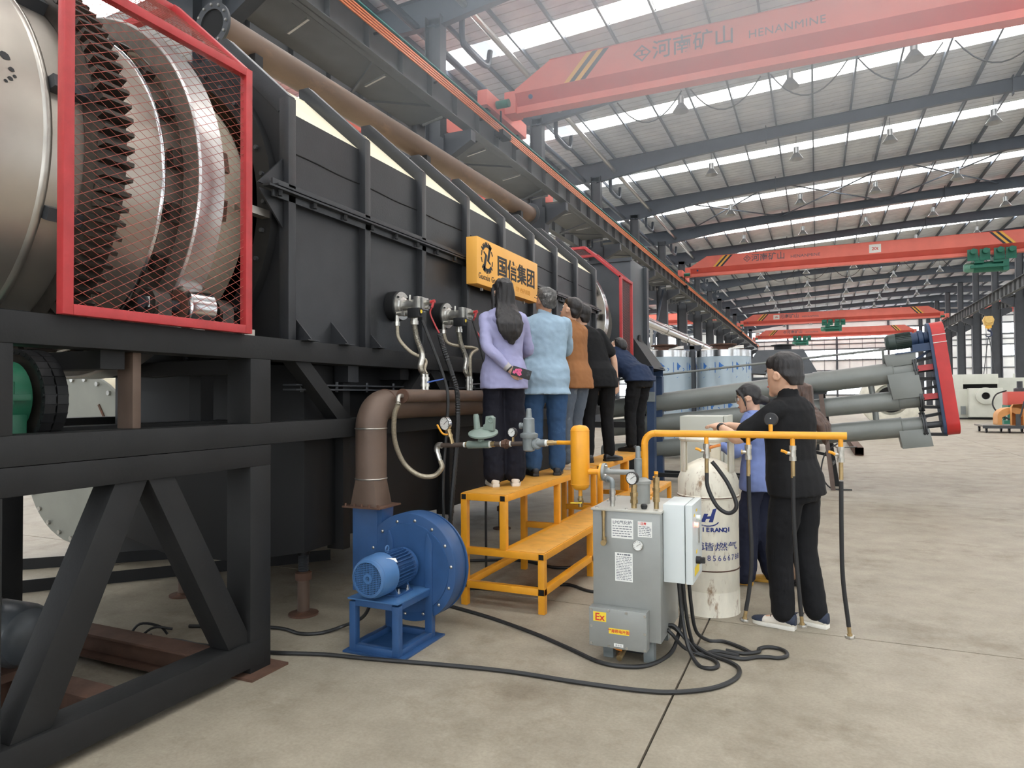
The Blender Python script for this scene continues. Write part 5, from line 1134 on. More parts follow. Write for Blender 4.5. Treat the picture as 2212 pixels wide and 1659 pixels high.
# ================================================================ stainless tanks, hopper, duct
film = pm('filmed_stainless', (168, 182, 190), .4, .3, .05, 2)
film_blue = pm('film_print_blue', (44, 104, 176), .5, 0, .05, 8)
def tank(x, y, lab):
    t = thing('stainless_tank', lab, 'tank', (x, y, 0)); R = .66
    part('tank_wall', MB().lathe((x,y,0), (0,0,1), [(0,.35),(R,.36),(R,2.5)], 56), film, t)
    part('rim_band', MB().lathe((x,y,0), (0,0,1), [(R+.003,2.5),(R+.006,2.5),(R+.006,2.66),(R-.02,2.66),(R-.02,2.5)], 56, closed=True), polished, t)
    part('tank_lid', MB().lathe((x,y,0), (0,0,1), [(R-.02,2.6),(.25,2.66),(.25,2.8),(.33,2.8),(.33,2.83),(0,2.83)], 40), rust, t)
    part('top_pipe', MB().cyl((x-.5,y-.2,2.64), (x+.5,y-.1,2.72), .07, 12), zinc, t)
    for k in range(3): part('leg', MB().cyl((x+.5*math.cos(2.1*k), y+.5*math.sin(2.1*k), 0), (x+.5*math.cos(2.1*k), y+.5*math.sin(2.1*k), .37), .05, 12), zinc, t)
    a0 = math.atan2(-y, -x)
    for row, z in enumerate((2.2, 1.25, .62)):
        for k in range(-3, 4):
            a_ = a0+.62*k+(.31 if row % 2 else 0)
            def pt(u, v, r=R+.002): return (x+r*math.cos(a_+u/R), y+r*math.sin(a_+u/R), z+v)
            q = MB(); 
            def poly(ps):
                n_ = len(ps); q.add([pt(*p_) for p_ in ps]+[pt(*p_, R+.004) for p_ in ps], [tuple(range(n_)), tuple(range(n_, 2*n_))[::-1]]+[(i, (i+1) % n_, n_+(i+1) % n_, n_+i) for i in range(n_)])
            poly([(-.1,.16),(.11,.0),(.1,-.015),(-.085,.13)]); poly([(.11,.0),(-.12,-.22),(-.105,-.22),(.1,-.03)])
            poly([(-.1,.16),(-.05,.04),(-.06,-.03),(-.1,-.02),(-.105,.06)]); poly([(-.085,.13),(.02,.065),(-.02,.06),(-.04,.02)])
            part('film_mark', q, film_blue, t)
            part('film_print', MB().add([pt(-.2,-.1),pt(-.185,-.1),pt(-.185,.16),pt(-.2,.16),pt(-.2,-.1,R+.004),pt(-.185,-.1,R+.004),pt(-.185,.16,R+.004),pt(-.2,.16,R+.004)], BF), film_blue, t)
    return t
tank(-2.12, 17.7, 'stainless tank in printed blue film, right one next to the black hopper')
tank(-3.5, 17.3, 'stainless tank in printed blue film, left one behind the bending man')
part_post = solo('tank_frame_post', MB().box(-2.88, -2.76, 17.3, 17.45, 0, 2.78).box(-3.0, -2.6, 17.3, 17.4, 2.7, 2.8), column_grey, 'dark grey square post between the two stainless tanks', 'post')
hp = thing('dust_hood', 'black tapered steel hood with flanged outlet behind the seated conveyor tubes', 'hood', (-.95, 21.5, 0)); hp['label'] = 'black tapered steel hood with flanged outlet above the heads of the two visitors'
hx, hy = -.95, 21.6
part('hood_cone', MB().add([(hx-1.0,hy-.8,2.2),(hx+1.05,hy-.8,2.05),(hx+1.05,hy+.8,2.05),(hx-1.0,hy+.8,2.2),(hx-.62,hy-.5,2.86),(hx+.62,hy-.5,2.86),(hx+.62,hy+.5,2.86),(hx-.62,hy+.5,2.86)], BF), hood_m, hp)
part('hood_body', MB().box(hx-1.0, hx+1.05, hy-.8, hy+.8, .4, 2.06), hood_m, hp)
part('outlet_collar', MB().cyl((hx+.05,hy,2.86), (hx+.05,hy,3.0), .24, 28).lathe((hx+.05,hy,3.0), (0,0,1), [(.2,0),(.33,0),(.33,.03),(.2,.03)], 28, closed=True), black2, hp)
part('hood_leg', MB().box(hx-.95, hx-.85, hy-.75, hy-.65, 0, .4).box(hx+.9, hx+1.0, hy-.75, hy-.65, 0, .4).box(hx-.95, hx-.85, hy+.65, hy+.75, 0, .4).box(hx+.9, hx+1.0, hy+.65, hy+.75, 0, .4), black2, hp)
du = thing('insulated_duct', 'long shiny aluminium clad duct running down the hall behind the tanks', 'duct', (-5, 36, 0))
for k in range(8): part('duct_section', MB().cyl((-5,20.5+4.2*k,3.95), (-5,24.65+4.2*k,3.95), .17-.0*k, 20), polished, du); part('duct_band', MB().torus((-5,20.5+4.2*k,3.95), (0,1,0), .172, .02, 20, 6), zinc, du)
for y in (22, 30, 38, 46, 53): part('duct_post', MB().box(-5.04, -4.96, y-.04, y+.04, 0, 3.8), steel_dark, du)
for y in (27.5, 33): part('branch_duct', MB().tube(bez([(-5,y,3.8),(-5,y+.1,3.4),(-4.95,y+.3,2.9),(-5.1,y+.4,2.2),(-5.1,y+.4,.0)], 5), .1, 12), steel_dark, du)
ld = thing('step_ladder', 'pale steel access ladder leaning by the left columns beyond the tanks', 'ladder', (-6.3, 26, 0))
for x in (-6.6, -5.9): part('stringer', MB().beam((x+.25, 25.6, 4.2), (x, 26, 0), .06, .1), zinc, ld)
for k in range(8): part('rung', MB().cyl((-6.6+.25*(k+1)/9, 26-.4*(k+1)/9, .47*(k+1)), (-5.9+.25*(k+1)/9, 26-.4*(k+1)/9, .47*(k+1)), .02, 8), zinc, ld)
bp_ = thing('blue_gas_pipe', 'grey blue pipe with elbow reaching out beside the left columns', 'pipe', (-4.4, 22, 0))
part('pipe_run', MB().tube(bez([(-5.2,22,2.95),(-4.2,22,2.95),(-3.6,22,2.93),(-3.45,22,2.8),(-3.5,22,2.6),(-4.4,22,1.9)], 7), .09, 14), pm('slate_pipe', (96, 110, 132), .45), bp_)
part('pipe_post', MB().box(-5.0, -4.9, 21.95, 22.05, 0, 2.9), steel_dark, bp_)
cwm = thing('cream_drum_machine', 'cream round drum machine partly hidden behind the conveyor tubes', 'machine', (2.6, 30, 0))
part('drum', MB().lathe((2.6,30,1.35), (0,-1,0), [(0,-1.2),(1.05,-1.2),(1.05,0),(.95,.06),(.6,.06),(.55,-.1),(0,-.1)], 48), pm('cream_machine_paint', (214,212,196), .4), cwm)
part('bore', MB().lathe((2.6,29.92,1.35), (0,-1,0), [(0,0),(.5,0),(.5,.02),(0,.02)], 32), hole_black, cwm)
part('cradle', MB().box(1.6, 3.6, 30.1, 31.1, 0, .35), tube_grey, cwm)

# white burner units on the right
wp = pm('off_white_unit_paint', (206, 208, 196), .42, 0, .05, 2)
def unit(x, y, w_, d, h, lab):
    t = thing('burner_unit', lab, 'machine', (x, y, 0))
    part('cabinet', MB().box(x-w_/2, x+w_/2, y, y+d, .1, h-.9).box(x-w_/2, x-w_/2+.5, y, y+d, h-.9, h).box(x-w_/2+.5, x+w_/2, y+.25, y+d, h-.85, h-.6), wp, t, bev=.01)
    part('top_panel', MB().box(x-w_/2+.5, x+w_/2, y, y+d, h-.6, h), wp, t, bev=.01)
    part('dark_opening', MB().box(x-w_/2+.5, x+w_/2, y+.24, y+.25, h-.9, h-.6), hole_black, t)
    part('front_box', MB().box(x-w_/2+.7, x+w_/2+.1, y-.6, y, .15, h-.85), wp, t, bev=.02)
    part('air_register', MB().lathe((x+.35, y-.6, h*.52), (0,-1,0), [(.2,0),(.5,.0),(.5,.25),(.46,.27),(.22,.27),(.2,.0)], 36, closed=True), wp, t)
    part('register_face', MB().lathe((x+.35, y-.84, h*.52), (0,-1,0), [(.2,0),(.46,0),(.46,.02),(.2,.02)], 36, closed=True), grey_paint, t)
    part('bore', MB().cyl((x+.35,y-.62,h*.52), (x+.35,y-.78,h*.52), .2, 24), hole_black, t)
    part('base_skid', MB().box(x-w_/2, x+w_/2, y-.3, y+d, 0, .1), black2, t)
    part('switch_box', MB().box(x-w_/2+.35, x-w_/2+.6, y-.12, y, .3, .8), grey_paint, t)
    return t
unit(8.85, 49.5, 2.3, 2.4, 2.75, 'off white burner unit with round air register below the crane hook')
u2 = thing('burner_unit', 'plain off white burner casing cut off by the right edge of the view', 'machine', (12.0, 52.5, 0))
part('cabinet', MB().box(10.1, 14.2, 51.5, 54.5, .1, 2.55), wp, u2, bev=.01); part('base_skid', MB().box(10.1, 14.2, 51.4, 54.5, 0, .1), black2, u2)
for k in range(5): part('rib', MB().box(10.08+.0, 10.1, 51.6+.55*k, 51.68+.55*k, .2, 2.5), wp, u2)
part('lifting_lug', MB().box(11.2, 11.3, 51.6, 51.7, 2.55, 2.8), wp, u2)
rm = thing('red_burner_pump', 'red and green pump set with black hose at the right edge', 'machine', (8.9, 40.2, 0))
part('red_casing', MB().box(8.4, 9.6, 39.8, 40.8, 1.0, 1.65), crane_red_b, rm, bev=.02); part('green_base', MB().box(8.4, 9.6, 39.7, 40.9, .85, 1.0), hoist_green, rm)
part('pump_head', MB().lathe((9.0,40.3,1.65), (0,0,1), [(0,0),(.25,0),(.25,.15),(.12,.2),(.12,.5),(0,.5)], 20), steel_dark, rm)
part('frame', MB().box(8.2, 9.8, 39.6, 41, .0, .25).box(8.4, 8.5, 39.8, 39.9, .25, .85).box(9.5, 9.6, 39.8, 39.9, .25, .85).box(8.4, 8.5, 40.7, 40.8, .25, .85).box(9.5, 9.6, 40.7, 40.8, .25, .85), hoist_green, rm)
part('black_hose', MB().tube(bez([(8.4,40,1.7),(7.95,39.9,1.5),(7.8,39.8,1.0),(8.1,39.7,.5),(8.5,39.6,.3)], 6), .035, 8), rubber, rm)
ct = thing('platform_trolley', 'low wheeled platform trolley on the open floor at right', 'trolley', (7.1, 33.2, 0))
part('deck', MB().box(6.0, 8.6, 32.4, 34.0, .24, .30), pm('worn_grey_deck', (128,122,114), .6, 0, .15, 6), ct); part('deck_frame', MB().box(6.0, 8.6, 32.36, 32.4, .18, .30), steel_dark, ct)
for x in (6.15, 6.9, 7.6, 8.45):
    for y in (32.55, 33.85): part('caster', MB().cyl((x-.03,y,.09), (x+.03,y,.09), .09, 16).box(x-.04,x+.04,y-.05,y+.05,.15,.24), rubber, ct)
part('handle', MB().tube([(7.15,32.5,.3),(7.25,32.4,.7),(7.35,32.3,1.25)], .03, 8).box(7.1,7.25,32.4,32.5,.3,.75), steel_dark, ct)
ob = thing('refractory_block', 'orange tan curved refractory block lying on the trolley', 'block', (7.3, 33.2, .302))
om = pm('tan_refractory', (206, 148, 88), .6, 0, .08, 4)
part('arch', MB().prism([(0,0)]+[(.5-.5*math.cos(t), .35+.35*math.sin(t)) for t in [PI*k/12 for k in range(13)]]+[(1.0,0),(.85,0),(.85,.3),(.5,.5),(.15,.3),(.15,0)], (6.6,32.9,.302), (1,0,0), (0,0,1), (0,.8,0)), om, ob)
part('bell', MB().lathe((7.5,32.8,.302), (0,0,1), [(0,0),(.5,.0),(.5,.7),(.44,.82),(0,.85)], 32, -.3, PI+.3), om, ob)
part('cross_block', MB().box(7.4, 8.0, 32.75, 33.4, .302, .95), om, ob, bev=.05)
ch = thing('steel_channel', 'pair of brown steel channels lying on the floor behind the hoses', 'channel', (.95, 21, 0))
for x in (.86, 1.06): part('channel', MB().chan((x, 19.4, .11), (x-.0, 25, .11), .2, .1 if x < 1 else -.1), rust, ch)
cable('floor_cable', [(.2,14.5,.7),(.35,16,.45),(.5,18,.3),(.9,19.3,.23)], .015, 'thin black cable reaching from the conveyor to the steel channels')

# ================================================================ things behind the near frame
gb = thing('chain_drive', 'green gearbox with double roller chain sprocket under the drum', 'gearbox', (-3.5, 1.9, 1.25))
part('gearbox_half', MB().lathe((-3.45,1.76,1.56), (0,1,0), [(0,0),(.155,0),(.17,.02),(.17,.20),(0,.215)], 32), green, gb)
part('split_flange', MB().box(-3.64, -3.24, 1.80, 1.93, 1.545, 1.575), green, gb, bev=.003); part('gearbox_base', MB().box(-3.6, -3.30, 1.77, 1.95, 1.28, 1.5), green, gb, bev=.01)
part('split_bolt', MB().cyl((-3.26,1.86,1.53), (-3.26,1.86,1.63), .01, 8), green, gb)
part('gearbox_shelf', MB().box(-3.8, -3.2, 1.45, 2.2, 1.25, 1.28), black2, gb)
part('sprocket', MB().cyl((-3.45,1.98,1.55), (-3.45,2.08,1.55), .215, 36), gear_m, gb)
lk = MB().box(-.021, .021, 0, .05, -.012, .014).cyl((-.02,-.004,0), (-.02,.054,0), .011, 6)
lm = lk.mesh('chain_link', rubber)
for k in range(34):
    a_ = 2*PI*k/34
    for y in (1.972, 2.03):
        o = bpy.data.objects.new('chain_link', lm); COL.objects.link(o); o.parent = gb
        o.matrix_local = Matrix.Translation(V(-3.45+.225*math.cos(a_), y, 1.55+.225*math.sin(a_))-OFF[gb.name]) @ Matrix.Rotation(PI/2-a_, 4, 'Y')
em_ = thing('electric_motor', 'dark grey electric motor lying low behind the frame post', 'motor', (-3.75, 1.75, .0))
gm_ = pm('slate_motor_paint', (70, 74, 78), .35, 0, .1, 6)
mo = V(-4.1, 2.02, .42); mx = V(1, .05, 0).normalized()
part('motor_body', MB().lathe(mo, mx, [(0,0),(.125,0),(.125,.42),(0,.42)], 32), gm_, em_)
part('motor_cowl', MB().lathe(mo+mx*.40, mx, [(.135,0),(.15,.01),(.15,.2),(.13,.25),(.09,.275),(0,.28)], 36), gm_, em_)
fq = MB()
for k in range(26):
    t = 2*PI*k/26; u_ = V(0,math.cos(t),math.sin(t)); fq.beam(mo+mx*.02+u_*.128, mo+mx*.40+u_*.128, .006, .03, u_)
part('motor_fins', fq, gm_, em_, kind='stuff')
part('terminal_box', MB().box(-3.98, -3.8, 1.86, 1.93, .34, .52), gm_, em_, bev=.006); part('motor_foot', MB().box(-4.05, -3.7, 1.88, 2.16, .24, .3), gm_, em_, bev=.004)
part('eye_stub', MB().cyl(mo+mx*.5+V(0,-.05,.14), mo+mx*.5+V(0,-.05,.18), .02, 10), zinc, em_)
part('motor_base', MB().box(-4.2, -3.55, 1.8, 2.22, .2, .24), rust, em_); part('base_leg', MB().box(-4.15, -4.05, 1.85, 2.2, 0, .2).box(-3.75, -3.65, 1.85, 2.2, 0, .2), rust, em_)
vd = thing('grey_fan_drum', 'big grey riveted drum standing behind the frame on the floor', 'drum', (-6.3, 5.5, .15))
gd = pm('grey_beige_drum', (142, 142, 132), .55, .1, .15, 2, rgb2=(120,122,112))
part('end_disc', MB().lathe((-6.335,4.2,.99), (0,1,0), [(0,0),(.80,0),(.80,.03),(0,.03)], 48), gd, vd)
part('drum_wall', MB().lathe((-6.335,4.23,.99), (0,1,0), [(.77,0),(.77,3.6),(0,3.6)], 48), cream, vd)
part('rim_bolts', MB().bolts([(-6.335+.75*math.cos(t), 4.2, .99+.75*math.sin(t)) for t in [2*PI*k/26 for k in range(26)]], (0,-1,0), .022, .02, 8), zinc, vd, kind='stuff')
part('disc_seam', MB().beam((-6.05,4.195,1.5), (-5.75,4.195,1.05), .012, .02), rust, vd)
part('drum_foot', MB().box(-6.7, -5.8, 4.7, 4.9, 0, .24).box(-6.7, -5.8, 7.2, 7.4, 0, .24), black2, vd)
for (p, q, lab) in (((-6.9,3.7,.05), (-4.8,5.6,.05), 'dark steel channel lying on the floor under the furnace, farther one'), ((-6.0,3.3,.05), (-4.3,5.3,.05), 'long dark steel angle lying on the floor under the furnace, nearer one')):
    solo('floor_bar', MB().ext(p, q, [(-.05,-.048),(.05,-.048),(.05,.05),(.04,.05),(.04,-.04),(-.05,-.04)]), rust if 0 else black2, lab, 'steel bar')
jb = thing('cable_coupler', 'grey cable coupler lying on the floor inside the frame', 'coupler', (-4.0, 2.95, 0))
part('coupler_tube', MB().cyl((-4.06,2.87,.035), (-3.86,3.03,.035), .032, 14), steel_dark, jb); part('coupler_end', MB().lathe((-4.08,2.855,.045), V(-.8,-.6,.1), [(0,-.03),(.05,-.03),(.05,.02),(.03,.02),(0,.0)], 14), steel_dark, jb)
part('coupler_clips', MB().tube(bez([(-3.98,2.96,.05),(-3.95,3.02,.12),(-3.85,3.08,.1),(-3.8,3.1,.05)], 5), .008, 6).tube(bez([(-3.92,3.0,.05),(-3.86,3.05,.1),(-3.78,3.12,.08)], 5), .008, 6), rubber, jb)

# ================================================================ floor cables
z = .012
def fl(pts): return [(x, y, z) for x, y in pts]
cable('floor_cable', fl([(-6.0,2.6),(-5.2,3.1),(-4.4,2.9),(-4.05,2.86)])+fl([(-3.8,3.1),(-3.55,3.12),(-3.3,3.16),(-3.03,3.2),(-2.72,3.3),(-2.42,3.352),(-2.0,3.44),(-1.59,3.505),(-1.19,3.52),(-.87,3.55),(-.69,3.605),(-.52,3.73),(-.425,3.9),(-.42,4.05),(-.49,4.14),(-.6,4.2)])+[(-.72,4.25,.05),(-.80,4.22,.13),(-.83,4.18,.16)], .0125, 'long black floor cable crossing in front of the blower to the vaporiser')
cable('floor_cable', fl([(-3.9,3.35),(-3.35,3.55),(-3.1,3.53),(-2.98,3.6)])+[(-2.9,3.72,.03),(-2.72,3.68,.12),(-2.62,3.64,.24),(-2.54,3.62,.36)], .0115, 'black motor cable rising into the blue blower')
cable('floor_cable', fl([(-3.3,4.4),(-2.9,4.5),(-2.55,4.44),(-2.14,4.32),(-1.715,4.14),(-1.4,3.97),(-1.19,3.845),(-1.04,3.825),(-.9,3.9),(-.82,4.12)])+[(-.79,4.25,.1),(-.765,4.25,.3),(-.76,4.22,.47)], .0125, 'black cable passing under the yellow step and up to the control box')
ring = [(-.262+.082*math.cos(t), 4.385+.088*math.sin(t)) for t in [-2.3+.52*k for k in range(12)]]
loops = (('black cable drooping from the control box into a ring on the floor', [(-.75,4.17,.47),(-.74,4.19,.3),(-.72,4.22,.12)]+fl([(-.68,4.25),(-.55,4.22),(-.42,4.21),(-.345,4.27)]+ring[1:]+[(-.42,4.30),(-.52,4.31)]), .0115),
         ('black cable curving from the control box across the joint, second strand', [(-.73,4.25,.47),(-.72,4.28,.28),(-.70,4.33,.1)]+fl([(-.64,4.44),(-.55,4.46),(-.45,4.40),(-.38,4.33)]), .0115),
         ('black cable from the control box looping back to the vaporiser base', [(-.77,4.14,.47),(-.75,4.14,.25),(-.71,4.10,.08)]+fl([(-.64,4.02),(-.575,3.99),(-.535,4.04),(-.56,4.12),(-.64,4.17)])+[(-.74,4.15,.05),(-.8,4.11,.13),(-.83,4.1,.16)], .0115))
for lab, pts, r in loops: cable('floor_cable', pts, r, lab, group=None)
cable('floor_cable', [(-.83,4.14,.175),(-.79,4.14,.17),(-.72,4.13,.10)]+fl([(-.66,4.19),(-.58,4.27),(-.5,4.265),(-.44,4.25)]), .012, 'black cable leaving the vaporiser side near its base')
cable('floor_cable', fl([(-2.6,4.9),(-2.2,5.0),(-1.9,5.3),(-1.6,5.2),(-1.3,5.6)]), .012, 'black cable lying under the nearer yellow platform')
cable('floor_cable', fl([(-3.2,5.6),(-2.6,5.9),(-2.1,5.8),(-1.9,6.3),(-2.2,7.0)]), .014, 'black cable bundle under the yellow platforms by the furnace')
# ================================================================ people
skin = pm('skin', (214, 170, 142), .5, 0, .05, 20)
skin2 = pm('tanned_skin', (190, 142, 112), .5, 0, .05, 20)
hair_black = pm('black_hair', (34, 30, 29), .42, 0, .35, 14, .35, 60, stretch=(6, 6, .7))
hair_brown = pm('brown_hair', (74, 52, 40), .45, 0, .3, 14, .3, 60, stretch=(6, 6, .7))
hair_grey = pm('grizzled_hair', (74, 72, 70), .5, 0, .5, 40, .35, 80, rgb2=(150, 148, 144), thr=.56)
eye_white = pm('eye_white', (226, 222, 216), .3, 0, 0, 4); iris = pm('dark_iris', (40, 28, 22), .2, 0, 0, 4)
lip_m = pm('lips', (186, 110, 100), .45, 0, .03, 10)
def cloth(name, rgb, **k): return pm(name, rgb, .8, 0, .1, 9, .12, 160, .25, **k)

def remesh(mb, name, vox, sm, mat, parent, wr=0., ws=(9, 9, 16), seed=0, keep=None, dec=1.0):
    """weld overlapping volumes into one smooth continuous surface; wr adds cloth folds"""
    me = mb.mesh('tmp', None); o = bpy.data.objects.new('tmp', me); COL.objects.link(o)
    m = o.modifiers.new('r', 'REMESH'); m.mode = 'VOXEL'; m.voxel_size = vox; m.use_smooth_shade = True
    s = o.modifiers.new('s', 'SMOOTH'); s.iterations = sm; s.factor = .5
    if dec < 1: d = o.modifiers.new('d', 'DECIMATE'); d.ratio = dec
    dg = bpy.context.evaluated_depsgraph_get()
    nm = bpy.data.meshes.new_from_object(o.evaluated_get(dg)); bpy.data.objects.remove(o)
    if wr:
        n = len(nm.vertices); co = np.empty(n*3, np.float32); nm.vertices.foreach_get('co', co); co = co.reshape(-1, 3)
        no = np.empty(n*3, np.float32); nm.vertices.foreach_get('normal', no); no = no.reshape(-1, 3)
        d = np.array([noise.noise(Vector((c[0]*ws[0]+seed, c[1]*ws[1], c[2]*ws[2]))) + .5*noise.noise(Vector((c[0]*ws[0]*2.3+c[2]*9+seed, c[1]*ws[1]*2.3, c[2]*ws[2]*1.9))) for c in co.tolist()], np.float32)
        d = np.sign(d)*np.abs(d)**.8
        co += no*(d*wr)[:, None]; nm.vertices.foreach_set('co', co.reshape(-1))
    nm.name = name; nm.materials.clear(); nm.materials.append(mat)
    nm.polygons.foreach_set('use_smooth', [True]*len(nm.polygons)); nm.update()
    ob = bpy.data.objects.new(name, nm); COL.objects.link(ob); ob.parent = parent; OFF[ob.name] = Vector()
    return ob
def loft(mb, rings, n=20):
    """rings: (centre, lateral unit, depth unit, half width, half depth front, half depth back)"""
    vs = []
    for c, l, d, a, f, b in rings:
        for k in range(n):
            t = 2*PI*k/n; s = math.sin(t); e = abs(math.cos(t))**.85*(1 if math.cos(t) > 0 else -1)
            vs.append(c+l*(a*e)+d*((f if s > 0 else b)*s))
    m = len(rings)
    return mb.add(vs, [tuple(range(n))[::-1], tuple(range((m-1)*n, m*n))]+[(i*n+k, i*n+(k+1) % n, (i+1)*n+(k+1) % n, (i+1)*n+k) for i in range(m-1) for k in range(n)])
def limb(mb, pts, rad):
    pts = [Vector(p) for p in pts]
    q = bez(pts, 6); rr = []
    for i in range(len(q)):
        t = i/(len(q)-1)*(len(rad)-1); k = min(int(t), len(rad)-2); rr.append(rad[k]+(rad[k+1]-rad[k])*(t-k))
    mb.tube(q, 0, 14, rr=rr)
    mb.sphere(q[0], rr[0]*.98, 12); mb.sphere(q[-1], rr[-1]*.98, 12); return q
def ik(S, T, a, b, hint):
    S, T, h = Vector(S), Vector(T), Vector(hint); d = T-S; L = d.length
    if L > (a+b)*.995: T = S+d*((a+b)*.995/L); d = T-S; L = d.length
    u = d/L; x = (a*a-b*b+L*L)/(2*L); r = math.sqrt(max(0, a*a-x*x)); h = (h-S)-u*(h-S).dot(u); h.normalize()
    return S+u*x+h*r, T
def hand(mb, W, d, n, side, curl=.5, s=1.0):
    """palm and five fingers; d along the hand, n back-of-hand normal, side +1 right -1 left"""
    W, d, n = Vector(W), Vector(d).normalized(), Vector(n); n = (n-d*n.dot(d)).normalized(); l = d.cross(n)*side
    loft(mb, [(W-d*.02*s, l, n, .024*s, .018*s, .018*s), (W+d*.02*s, l, n, .034*s, .017*s, .017*s), (W+d*.06*s, l, n, .041*s, .016*s, .016*s), (W+d*.09*s, l, n, .040*s, .013*s, .013*s)], 14)
    for i, (off, L) in enumerate(((-.033, .066), (-.011, .076), (.011, .072), (.032, .056))):
        p = W+d*.082*s+l*off*s; a = curl*.5; pts = [p]; 
        for j, f in enumerate((.45, .32, .23)):
            dd = d*math.cos(a)-n*math.sin(a)+l*(off*.9); p = p+dd.normalized()*L*f*1.05*s; pts.append(p); a += curl*.75
        limb(mb, pts, [.0088*s, .0082*s, .0076*s, .0066*s])
    b = W+d*.025*s-l*.03*s-n*.006*s; limb(mb, [b, b+d*.03*s-l*.022*s-n*.012*s, b+d*.06*s-l*.024*s-n*.026*s, b+d*.08*s-l*.014*s-n*.036*s], [.013*s, .011*s, .0095*s, .008*s])

def person(name, label, loc, rz, H=1.72, lean=0., lean_side=0., wide=1., belly=0., head=(0, 0, 0), arms=None, feet=((-.09, 0), (.09, 0)), toe=(0, 0), skinm=skin,
           top=None, top_hem=.80, sleeve=.98, bottom=None, leg_w=1., shoe=None, sole=None, hair=None, hairm=hair_black, female=False, wr=.006, extra=None, group=None, collar=False, toetip=(0,0), untuck=1.0, hk=1.0):
    s = H/1.72; t = thing(name, label, 'person', loc, rz); OFF[t.name] = Vector()
    X, Y, Z = V(1,0,0), V(0,1,0), V(0,0,1)
    # spine: bends forward by lean (radians) from the hips up
    def spine(h):                                         # h measured upright above the ground
        k = h-.93
        if k <= 0: return V(0, 0, h)*1.0, Z, Y
        tot = lean; n_ = 12; p = V(0, 0, .93); a = 0
        for i in range(n_):
            a = tot*min(1, (i+1)/5); p = p+V(math.sin(lean_side)*k/n_, math.sin(a)*k/n_, math.cos(a)*k/n_)
        return p, V(math.sin(lean_side), math.sin(a), math.cos(a)).normalized(), V(0, math.cos(a), -math.sin(a))
    back = -.10*math.sin(lean)                            # hips go back when bending
    def R(h, a, f, b):
        c, up_, d_ = spine(h); return ((c+V(0, back, 0))*s, X, d_, a*s*wide, f*s*(1+belly*max(0, 1-abs(h-1.08)/.25)), b*s)
    sh = .172 if not female else .152
    prof = [(.80,.150,.10,.12),(.88,.168,.115,.13),(.96,.163,.115,.115),(1.06,.150,.11,.095),(1.18,.155,.115,.10),(1.30,.168,.125,.115),(1.38,.165,.11,.11),(1.435,.128,.08,.085),(1.468,.078,.06,.065)]
    if female: prof = [(h, a*(.93 if h > 1.0 else 1.0), f+(.02 if 1.2 < h < 1.35 else 0), b*.92) for h, a, f, b in prof]
    g = .010
    body = MB(); loft(body, [R(h, a-(.026 if h < 1.4 else g), f-(.026 if h < 1.4 else g), b-(.03 if h < 1.4 else g)) for h, a, f, b in prof])
    nk, nu, nd = spine(1.468); nk = (nk+V(0, back, 0))*s
    # head frame: yaw, pitch, roll on top of the spine
    hy, hp, hr = head
    hm = Matrix.Rotation(hy, 3, 'Z') @ Matrix.Rotation(-hp, 3, 'X') @ Matrix.Rotation(hr, 3, 'Y')
    hx, hyv, hz = hm @ X, hm @ Y, hm @ Z
    hb = nk+nu*.018*s+hyv*.022*s+hz*.0*s                 # under the chin
    limb(body, [nk-nu*.05*s, nk, hb+hz*.06*s-hyv*.03*s], [.062*s*(1.05 if not female else .86), .056*s*(1.05 if not female else .85), .054*s*(1.0 if not female else .88)])
    body_s = s; sB = s; s = s*hk
    def Hp(x, y, z): return hb+hx*(x*sB*hk)+hyv*(y*sB*hk)+hz*(z*sB*hk)
    hw = 1.05 if not female else .98
    hr_ = [(.0,.026,.078,-.03),(.014,.043,.089,.0),(.04,.056,.092,.045),(.075,.065,.093,.078),(.11,.071,.09,.092),(.145,.0745,.094,.098),(.178,.073,.084,.095),(.203,.062,.060,.078),(.22,.042,.032,.048),(.228,.018,.01,.02)]
    loft(body, [(Hp(0, 0, z), hx, hyv, a*s*hw, f*s, b*s) for z, a, f, b in hr_], 24)
    body.add([Hp(0,.092,.118),Hp(-.011,.09,.085),Hp(.011,.09,.085),Hp(0,.119,.083),Hp(0,.098,.072),Hp(-.018,.088,.076),Hp(.018,.088,.076)], [(0,1,3),(0,3,2),(3,1,5),(3,6,2),(3,5,4),(3,4,6),(0,2,6,5,1),(4,5,6)])
    body.sphere(Hp(0,.094,.05), .016*s, 10, 1.2, .6, .55); body.sphere(Hp(0,.080,.012), .022*s, 10); 
    for sd in (-1, 1):
        body.lathe(Hp(sd*.073*hw, -.008, .10), hx*sd, [(0,-.006*s),(.021*s,-.004*s),(.026*s,.008*s),(.022*s,.014*s),(.012*s,.007*s),(0,.006*s)], 14)
        body.sphere(Hp(sd*.034,.075,.118), .0, 6) if 0 else None
    # arms
    s = sB; tops = MB(); arm_pts = []
    cs, cu, cd = spine(1.378); cs = (cs+V(0, back, 0))*s
    for i, sd in enumerate((-1, 1)):
        S = cs+X*(sd*sh*s*wide**.5)
        A_ = (arms or ({}, {}))[i] or {}
        T = Vector(A_.get('to', (sd*.27, .03, .80)))*s; hint = Vector(A_.get('hint', (sd*.5, -.5, 1.0)))*s
        E_, T = ik(S, T, .285*s, .255*s, hint); fd = (T-E_).normalized()
        limb(body, [S, S.lerp(E_, .5), E_, E_.lerp(T, .5), T], [.046*s, .043*s, .036*s, .034*s, .025*s])
        d_ = Vector(A_.get('dir', fd)); n_ = Vector(A_.get('nrm', (sd*1.0, 0, .2)))
        hand(body, T, d_, n_, sd, A_.get('curl', .45), s)
        arm_pts.append((S, E_, T, fd))
    # legs
    knees = []
